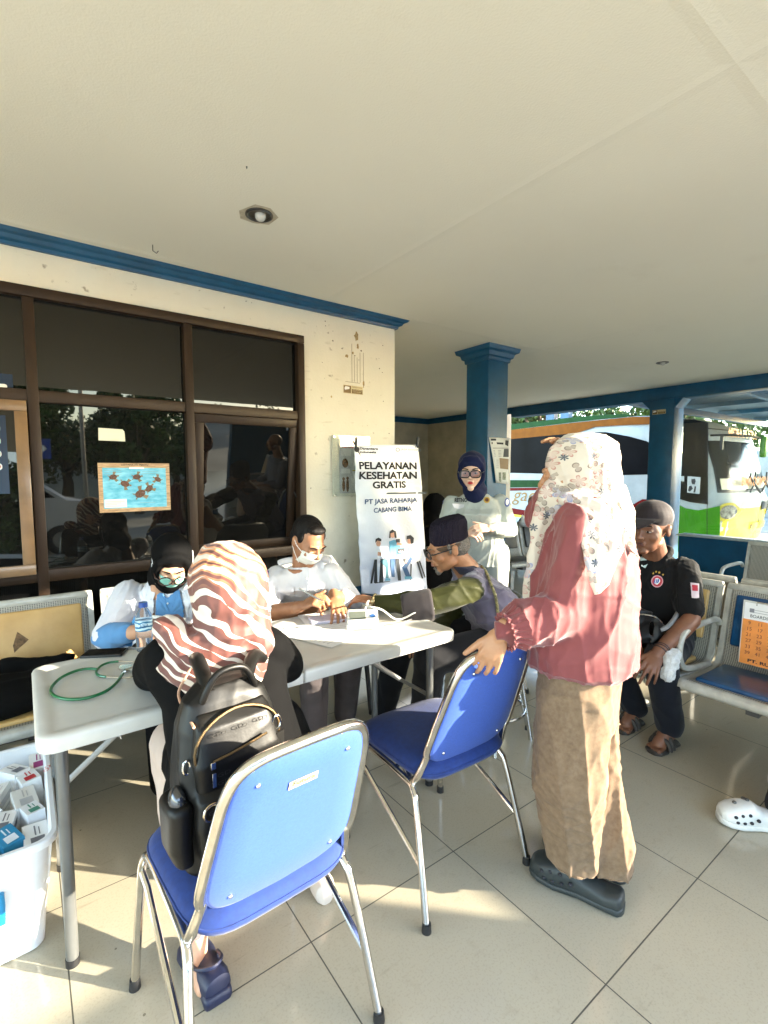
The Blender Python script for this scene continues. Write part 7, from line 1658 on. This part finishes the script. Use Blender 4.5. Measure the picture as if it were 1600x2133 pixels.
c1 = flowers(21, 5, .021, (.40, .20, .17), c1, seed=1, thr=.52, hollow=.6); c1 = flowers(15, 5, .028, (.25, .26, .38), c1, seed=2, thr=.70, hollow=.45)
c1 = flowers(28, 2, .017, (.22, .17, .14), c1, seed=3, thr=.50, hollow=.4); c1 = flowers(26, 7, .013, (.06, .07, .09), c1, seed=4, thr=.82, hollow=0); c1 = flowers(20, 3, .019, (.50, .30, .26), c1, seed=5, thr=.6, hollow=.7)
nt_.links.new(c1, b.inputs['Base Color']); b.inputs['Roughness'].default_value = .7; b.inputs['Sheen Weight'].default_value = .2
n2 = N(nt_, 'ShaderNodeTexNoise'); n2.inputs['Scale'].default_value = 520; nt_.links.new(tc.outputs['Object'], n2.inputs['Vector']); bp_ = N(nt_, 'ShaderNodeBump'); bp_.inputs['Strength'].default_value = .25; bp_.inputs['Distance'].default_value = .001; nt_.links.new(n2.outputs[0], bp_.inputs['Height']); nt_.links.new(bp_.outputs[0], b.inputs['Normal'])
def g(mb):
    H.ell(mb, 0, -.026, .030, .098, .118, .100); H.ell(mb, 0, -.045, -.03, .095, .10, .11)
    # sheet over the left shoulder and chest, hanging in front
    def strip(px, w0, th):
        secs = []
        for (x, y, d, hw_) in px: secs.append((P(x, y, d), cr*hw_, cf*th))
        mb.tubeloft(secs, 24, .75)
    strip(((1190, 985, 1.66, .07), (1172, 1020, 1.64, .085), (1155, 1070, 1.62, .078), (1135, 1130, 1.64, .060), (1118, 1200, 1.66, .045), (1103, 1260, 1.67, .026), (1096, 1292, 1.68, .012)), 0, .030)
    strip(((1215, 985, 1.66, .06), (1230, 1015, 1.585, .088), (1244, 1055, 1.51, .085), (1250, 1095, 1.455, .080), (1254, 1140, 1.42, .066), (1254, 1190, 1.405, .048), (1248, 1222, 1.40, .028), (1242, 1240, 1.40, .010)), 0, .022)
    strip(((1230, 965, 1.70, .05), (1256, 1010, 1.69, .072), (1280, 1060, 1.64, .068), (1292, 1105, 1.58, .052), (1304, 1140, 1.55, .028), (1314, 1158, 1.54, .010)), 0, .05)
    mb.cap(P(1205, 1040, 1.60), P(1262, 1060, 1.60), .065, .07); mb.cap(P(1178, 1040, 1.56), P(1240, 1062, 1.52), .035, .045)
garment('headscarf', pr, flm, g, .0065, 2, [folds(.020, 26, (.25, 0, 1), 81, n=4, sharp=2.6), folds(.006, 80, (.2, 0, 1), 82, n=3, sharp=2)])

# ---------------------------------------------------------------- 7. man in the black polo
pr = person('seated man in dark cap and black polo shirt with a bag across his lap', (2.85, 1.25))
H = Head(P(1354, 1102, 2.66), (-cf*.60-cr*.78+V((0, 0, -.10))), (0, 0, 1), 1.16)
sL, sR = P(1425, 1190, 2.66), P(1310, 1182, 2.86); eL, wL = P(1440, 1292, 2.50), P(1372, 1358, 2.38); eR, wR = P(1290, 1300, 2.75), P(1325, 1340, 2.50)
hipc = V((2.88, 1.27, .50)); nb = (sL+sR)/2+V((0, 0, .055)); fwd = V((-.97, -.10, 0)).normalized(); rt = fwd.cross(V((0, 0, 1)))
sh_r = (sR-sL).normalized()
mb = MB(); head_geo(mb, H, jaw=1.08, cheek=1.1); chain(mb, [H.T(0, -.02, -.05), nb], [.058, .068])
torso(mb, [(hipc, .15, .11), (hipc.lerp(nb, .5), .13, .10), (nb, .09, .07)], rt, fwd)
chain(mb, [sL, eL], [.05, .043]); chain(mb, [eL, eL.lerp(wL, .3), wL], [.043, .045, .030]); chain(mb, [sR, eR, wR], [.05, .042, .028])
hand(mb, wL, P(1352, 1398, 2.33)-wL, V((-.7, -.4, .5)), 1, curl=(16, 24, 18), spread=10, k=1.08, thumb=(.8, .6, -.1)); hand(mb, wR, (-.2, .1, -.9), (-1, 0, 0), -1, curl=(20, 30, 20))
kn = [(2.50, 1.085, .49), (2.52, 1.38, .49)]; an = [(2.63, 1.085, .09), (2.70, 1.30, .09)]
seated_legs(mb, [(2.85, 1.17, .5), (2.85, 1.37, .5)], kn, an)
for a_, t_ in ((an[0], (2.56, 1.10, .04)), (an[1], (2.62, 1.30, .04))):
    a_ = V(a_); t_ = V(t_); chain(mb, [a_, t_], [.042, .032]); dv = (t_-a_); dv.z = 0; dv.normalize(); xx = dv.cross(V((0, 0, 1)))
    for i in range(5): mb.cap(t_+xx*(i-2)*.015+V((0, 0, -.012)), t_+dv*(.055-.006*abs(i-1.2))+xx*(i-2)*.017+V((0, 0, -.018)), .009, .0085 if i else .012)
body = soft('body', mb, sk_dark, pr, .0045, 2); face_bits(body, H, lips=mat('dark_lips', (.12, .045, .035)))
def g(mb): H.ell(mb, 0, -.045, .020, .078, .074, .072)
garment('hair', pr, hair_k, g, .005, 1)
capm = cloth('cap_cloth', (.022, .014, .016), (.014, .009, .010), rough=.75, spec=.3)
def g(mb):
    H.ell(mb, 0, -.020, .058, .084, .102, .078)
    mb.tubeloft([(H.T(0, .03, .052), H.r*.080, H.u*.016), (H.T(0, .10, .050), H.r*.078, H.u*.010), (H.T(0, .150, .036), H.r*.064, H.u*.007), (H.T(0, .182, .024), H.r*.036, H.u*.005)], 24, .8)
cap_ = garment('cap', pr, capm, g, .0045, 2)
garment('cap_mesh', pr, mat('cap_mesh', (.16, .14, .15), rough=.8, vscale=300, col2=(.03, .025, .03), bump=.5, bscale=500), lambda mb: H.ell(mb, .0, -.048, .056, .080, .084, .076), .005, 2)
mb = MB(); mb.ell(H.T(0, -.018, .134), (.007, .007, .005), seg=10); mb.obj('cap_button', capm, cap_)
polo = cloth('black_polo', (.0045, .004, .0042), (.003, .003, .003), spec=.2, sheen=.05)
def g(mb):
    torso(mb, [(hipc+V((0, 0, -.02)), .19, .16), (hipc+V((-.02, 0, .10)), .19, .165), (hipc.lerp(nb, .55), .20, .15), ((sR+sL)/2+V((0, 0, -.06)), .21, .13), ((sR+sL)/2+V((0, 0, .015)), .17, .095), (nb+V((0, 0, .02)), .085, .078)], rt.lerp(-sh_r, .0) if False else sh_r, sh_r.cross(V((0, 0, 1)))*-1)
    chain(mb, [sL, sL.lerp(eL, .5), sL.lerp(eL, .78)], [.082, .080, .074]); chain(mb, [sR, sR.lerp(eR, .5), sR.lerp(eR, .78)], [.082, .080, .074])
po = garment('polo_shirt', pr, polo, g, .007, 2, [folds(.016, 30, (.3, 0, 1), 91, n=4, sharp=2), folds(.006, 80, (.3, 0, 1), 92, n=3, sharp=2)])
garment('collar', pr, polo, lambda mb: mb.tube([nb+V((-.085, .04, -.02)), nb+V((-.03, -.068, .03)), nb+V((.05, -.05, .06)), nb+V((.07, .03, .065)), nb+V((.03, .085, .045)), nb+V((-.075, .075, -.01))], .018, n=8, sm=4), .005, 2)
o = decal(po, ((1333, 1161), (1340, 1158), (1352, 1172), (1345, 1184), (1338, 1180)), mat('pale_undershirt', (.50, .62, .62), rough=.8), 'undershirt', po, .004)
for x, y in ((1338, 1178), (1334, 1196)): mb = MB(); mb.ell(surf(po, x, y, .004), (.006, .004, .006), seg=12); mb.obj('button', paper_m, po)
o = decal(po, circ(1369, 1211, 12.5, 12.5, n=28), mat('crest_pink', (.62, .30, .32), rough=.6), 'round_crest', po, .004)
decal(po, circ(1369, 1211, 10.5, 10.5, n=28), mat('crest_red', (.45, .02, .04), rough=.6), 'crest_ring', o, .0055); decal(po, circ(1369, 1211, 6.5, 6.5, n=24), paper_m, 'crest_centre', o, .007)
for k in range(3): decal(po, ((1363.5+4*k, 1207), (1366+4*k, 1207), (1364+4*k, 1215.5), (1361.5+4*k, 1215.5)), mat('crest_blue', (.02, .08, .35)), 'crest_lozenge', o, .0085)
for x, y in ((1361, 1195), (1367, 1191.5), (1374, 1193), (1381, 1197)):
    decal(po, [(x+(2.9 if i % 2 == 0 else 1.2)*math.sin(math.pi*i/5), y-(2.9 if i % 2 == 0 else 1.2)*math.cos(math.pi*i/5)) for i in range(10)], gold_b, 'star', o, .005)
decal(po, ((1438, 1214), (1455, 1216), (1455, 1246), (1441, 1246)), mat('sleeve_patch', (.62, .50, .52), rough=.6), 'sleeve_patch', po, .004)
decal(po, ((1441, 1219), (1452, 1220), (1452, 1232), (1442, 1231)), MATS['crest_red'], 'sleeve_patch_mark', bpy.data.objects['sleeve_patch'], .006)
jeans = cloth('dark_jeans', (.0055, .0075, .013), (.004, .005, .009), spec=.2)
def g(mb):
    for k_, a_, h_ in zip(kn, an, ((2.85, 1.17, .5), (2.85, 1.37, .5))): chain(mb, [h_, k_, V(a_)+V((0, 0, .03))], [.105, .085, .070])
garment('jeans', pr, jeans, g, .009, 3, folds(.014, 35, (0, 0, 1), 4))
slm = mat('brown_slipper', (.030, .024, .020), rough=.6, bump=.3)
for a_, t_ in ((an[0], (2.495, 1.105, 0)), (an[1], (2.555, 1.305, 0))):
    mb = MB(); h_ = V((a_[0]+.06, a_[1], 0)); t_ = V(t_); d = (t_-h_).normalized(); x = d.cross(V((0, 0, 1))); L = (t_-h_).length
    mb.tubeloft([(h_+d*L*q+V((0, 0, .012)), x*.05*w_, V((0, 0, .012))) for q, w_ in ((-.03, .5), (.03, .8), (.4, .78), (.7, 1.0), (.92, .9), (1.0, .5))], 20, .6); s_ = mb.obj('slipper', slm, pr)
    mb = MB(); mb.tube([h_+d*L*.62+x*.052*math.cos(a)+V((0, 0, .018+.052*math.sin(a))) for a in [math.pi*i/10 for i in range(11)]], .012, n=8); mb.tube([h_+d*L*.50+x*.050*math.cos(a)+V((0, 0, .020+.062*math.sin(a))) for a in [math.pi*i/10 for i in range(11)]], .014, n=8); mb.obj('slipper_strap', slm, s_)
mb = MB(); d = (wL-eL).normalized(); x1 = d.cross(V((0, 0, 1))).normalized(); z1 = x1.cross(d)
for k in (0, .012, .02): mb.tube([wL-d*(.012+k)+x1*.033*math.cos(a)+z1*.033*math.sin(a)+d*.006*math.sin(a*1+k*90) for a in [2*math.pi*i/18 for i in range(18)]], .0022, n=6, closed=True)
mb.obj('string_bracelet', ink, pr)
# his bag, and the pale fluffy cloth on his knee
t = thing('waist_bag', 'black leather bag lying in the lap of the man in the polo shirt', 'bag', (2.62, 1.22, .6))
garment('body', t, bl_m, lambda mb: mb.tubeloft([(P(1312, 1300, 2.55), cr*.045, V((0, 0, .065))), (P(1330, 1303, 2.46), cr*.05, V((0, 0, .09))), (P(1352, 1308, 2.44), cr*.05, V((0, 0, .085))), (P(1376, 1318, 2.46), cr*.03, V((0, 0, .055)))], 24, .8), .006, 3, folds(.008, 40, (1, 0, .3), 5))
mb = MB(); mb.tube([P(1312, 1285, 2.50), P(1335, 1280, 2.42), P(1362, 1284, 2.40), P(1378, 1296, 2.42)], .0035, n=6, sm=4); mb.obj('zip', chrome, t)
mb = MB(); mb.tube([P(1376, 1312, 2.45), P(1390, 1306, 2.45), P(1404, 1290, 2.50), P(1412, 1276, 2.56)], .011, n=8, sm=4); mb.obj('strap', mat('grey_strap', (.20, .20, .20), rough=.7), t)
t = thing('fluffy_cloth', 'pale fluffy cloth on the knee of the man in the polo shirt', 'cloth', (2.5, 1.08, .55))
mb = MB(); mb.ell(P(1394, 1378, 2.36), (.042, .045, .055)); mb.ell(P(1390, 1402, 2.35), (.035, .04, .045)); mb.ell(P(1402, 1362, 2.38), (.035, .04, .03))
soft('pile', mb, mat('fleece', (.62, .62, .60), rough=.95, vscale=60, bump=1, bscale=220, bdist=.006, sheen=.4), t, .005, 1, folds(.012, 130, (.3, 0, 1), 6))

# ---------------------------------------------------------------- 8. person with white clogs, mostly out of the frame
pr = person('person sitting at the right edge, only a cream trouser leg and white clog showing', (2.85, .30))
H = Head((2.78, .22, 1.15), (-1, 0, -.1))
nb = V((2.86, .24, .95)); hipc = V((2.90, .24, .50))
mb = MB(); head_geo(mb, H); chain(mb, [H.T(0, -.02, -.05), nb], [.055, .062]); torso(mb, [(hipc, .15, .11), (hipc.lerp(nb, .5), .13, .10), (nb, .09, .07)], (0, -1, 0), (-1, 0, 0))
kn = [(2.46, .42, .50), (2.46, .14, .50)]; an = [(2.41, .545, .12), (2.42, .12, .10)]
seated_legs(mb, [(2.85, .34, .5), (2.85, .16, .5)], kn, an, (.085, .06, .04))
for y, yy in ((.43, .36), (.05, .12)): chain(mb, [(2.86, y, .88), (2.80, y-.02+.04, .62), (2.56, yy, .58)], [.05, .04, .028]); hand(mb, (2.56, yy, .58), (-1, 0, -.1), (0, 0, 1), 1)
soft('body', mb, sk_mid, pr, .007, 2)
garment('trousers', pr, cream, lambda mb: [chain(mb, [(2.88, y, .5), k_, V(a_)+V((0, 0, .06))], [.11, .085, .068]) for y, k_, a_ in ((.34, kn[0], an[0]), (.16, kn[1], an[1]))], .009, 3, folds(.012, 35, (0, 0, 1), 4))
garment('sock', pr, mat('black_sock', (.012, .010, .012), rough=.9, vscale=200), lambda mb: chain(mb, [V(an[0])+V((0, 0, .09)), V(an[0])+V((-.02, .02, -.04))], [.046, .046]), .006, 2)
def g(mb):
    torso(mb, [(hipc, .18, .15), (hipc.lerp(nb, .5), .18, .14), ((2.86, .24, .88), .20, .12), (nb, .09, .08)], (0, -1, 0), (-1, 0, 0))
    for y, yy in ((.43, .36), (.05, .12)): chain(mb, [(2.86, y, .88), (2.80, y+.02, .62), (2.66, yy, .60)], [.075, .068, .055])
garment('shirt', pr, cloth('plain_shirt', (.20, .22, .28)), g, .010, 3)
wclog = mat('white_clog', (.68, .67, .63), rough=.5, bump=.2)
u_ = clog((2.385, .535, 0), (2.222, .715, 0), wclog, pr, .050, -1); clog((2.44, .12, 0), (2.20, .13, 0), wclog, pr, .050, 1)
mb = MB()
for p_, r_ in (((1549, 1664), .010), ((1556, 1667), .008), ((1572, 1662), .010), ((1530, 1672), .008)): mb.ell(surf(u_, *p_, .002), (r_, r_, .006), seg=12)
mb.obj('shoe_charm', dark_metal, u_)

# ---------------------------------------------------------------- 9, 10. people farther back
pr = person('person in black headscarf partly hidden behind the banner and the officer woman', (2.95, 3.62))
c0 = P(905, 1056, 4.55)
mb = MB(); mb.ell(c0, (.085, .10, .115)); chain(mb, [c0+V((0, 0, -.08)), c0+V((0, 0, -.22))], [.07, .08]); 
for s in (-.14, .14): chain(mb, [c0+V((s, -s*.7, -.27)), c0+V((s*1.2, -s, -.55)), c0+V((s*.6, -s*.4-.1, -.62))], [.05, .04, .03])
chain(mb, [c0+V((0, 0, -.28)), c0+V((0, 0, -.75))], [.12, .14])
for s in (-.09, .09): chain(mb, [c0+V((s, s*-.6, -.75)), (c0.x+s-.25, c0.y+.25, .46), (c0.x+s-.25, c0.y+.27, .06)], [.08, .06, .04])
soft('body', mb, sk_mid, pr, .010, 2)
def g(mb):
    mb.ell(c0+V((0, 0, .01)), (.108, .115, .128)); mb.tubeloft([(c0+V((0, 0, -.05)), V((.095, 0, 0)), V((0, .10, 0))), (c0+V((0, 0, -.16)), V((.10, 0, 0)), V((0, .11, 0))), (c0+V((0, 0, -.30)), V((.19, -.10, 0)), V((.06, .13, 0))), (c0+V((0, 0, -.42)), V((.19, -.10, 0)), V((.06, .13, 0)))], 28)
    mb.tubeloft([(c0+V((0, 0, -.25)), V((.17, -.1, 0)), V((.06, .11, 0))), (c0+V((0, 0, -.50)), V((.19, -.1, 0)), V((.08, .13, 0))), (c0+V((0, 0, -.80)), V((.2, -.1, 0)), V((.09, .16, 0)))], 28)
    for s in (-.14, .14): chain(mb, [c0+V((s, -s*.7, -.27)), c0+V((s*1.2, -s, -.55)), c0+V((s*.6, -s*.4-.1, -.62))], [.08, .075, .06])
    for s in (-.09, .09): chain(mb, [c0+V((s, s*-.6, -.75)), (c0.x+s-.25, c0.y+.25, .46), (c0.x+s-.25, c0.y+.27, .10)], [.12, .11, .12])
garment('black_robe', pr, black_cl, g, .012, 3, folds(.012, 30, (0, 0, 1), 5))
cb = thing('bench_stool', 'low dark stool under the person in black behind the banner', 'stool', (c0.x, c0.y, 0)); zt = max(.2, c0.z-.93)
MB().box((c0.x, c0.y, zt-.02), (.36, .36, .05), bev=.01).obj('seat', black_plastic, cb)
for sx_ in (-.14, .14):
    for sy_ in (-.14, .14): MB().cyl((c0.x+sx_, c0.y+sy_, 0), (c0.x+sx_, c0.y+sy_, zt-.04), .015).obj('leg', dark_metal, cb)
pr = person('far person in beige headscarf and dark clothes between the pillar and the bus', (5.6, 4.5))
c0 = P(1115, 1052, 7.0); fd = -cf
mb = MB(); H = Head(c0, -cf*.8+cr*.3+V((0, 0, -.2))); head_geo(mb, H, ears=False); chain(mb, [c0+V((0, 0, -.08)), c0+V((0, 0, -.2))], [.055, .06]); chain(mb, [c0+V((0, 0, -.25)), (c0.x, c0.y, .5)], [.12, .13])
for s in (-1, 1): chain(mb, [c0+cr*s*.16+V((0, 0, -.25)), c0+cr*s*.22+V((0, 0, -.50)), c0+cr*s*.08-cf*.2+V((0, 0, -.45))], [.05, .04, .03]); chain(mb, [(c0.x+s*.08, c0.y, .5), (c0.x+s*.08-.3, c0.y-.25, .48), (c0.x+s*.08-.3, c0.y-.25, .06)], [.08, .06, .04])
body = soft('body', mb, sk_mid, pr, .009, 2); face_bits(body, H, lips=None)
garment('headscarf', pr, cloth('beige_headscarf', (.36, .24, .15), (.30, .19, .11)), lambda mb: (H.ell(mb, 0, -.022, .040, .090, .104, .094), H.ell(mb, 0, -.035, -.03, .086, .085, .10)), .009, 2)
def g(mb):
    H.ell(mb, 0, .05, -.06, .06, .06, .045); chain(mb, [c0+V((0, 0, -.16)), (c0.x, c0.y, .6)], [.13, .17])
    for s in (-1, 1): chain(mb, [c0+cr*s*.16+V((0, 0, -.25)), c0+cr*s*.22+V((0, 0, -.50)), c0+cr*s*.10-cf*.17+V((0, 0, -.46))], [.08, .075, .05]); chain(mb, [(c0.x+s*.08, c0.y, .5), (c0.x+s*.08-.3, c0.y-.25, .48), (c0.x+s*.08-.3, c0.y-.25, .10)], [.11, .09, .08])
garment('dark_clothes', pr, black_cl, g, .012, 2, folds(.012, 30, (0, 0, 1), 5))
cb = thing('bench_stool', 'low bench under the far person in the beige headscarf', 'stool', (c0.x, c0.y, 0))
MB().box((c0.x, c0.y, .40), (.5, .4, .05), bev=.01).obj('seat', grey_metal, cb)
for sx_ in (-.2, .2):
    for sy_ in (-.15, .15): MB().cyl((c0.x+sx_, c0.y+sy_, 0), (c0.x+sx_, c0.y+sy_, .375), .018).obj('leg', grey_metal, cb)
# ================================================================== each repeated fitting an object of its own
for o in list(COL.objects):
    b0 = o.name.split('.')[0]
    if o.type == 'MESH' and b0 in ('screw', 'crossbar', 'hinge', 'clip', 'shoulder_strap', 'standoff', 'wiper', 'shoes', 'shirt_sleeves', 'under_rail', 'zip_pull', 'zip', 'd_ring', 'gold_rings', 'shoe_charm', 'vent_holes', 'button_row', 'bracket', 'slipper_strap', 'post', 'side_window', 'roof_unit', 'rim_bolt', 'ear_tubes', 'mirror_arm', 'leg', 'lock_ring', 'caption_panel', 'speech_panel', 'cartoon_people', 'yellow_stripe', 'red_stripe', 'photo_sticker'):
        one = {'screw': 'screw', 'shoes': 'shoe', 'shirt_sleeves': 'shirt_sleeve', 'gold_rings': 'gold_ring', 'vent_holes': 'vent_hole', 'ear_tubes': 'ear_tube', 'cartoon_people': 'cartoon_figure'}.get(b0, b0)
        for q in islands(o): q.name = one; q.data.name = one
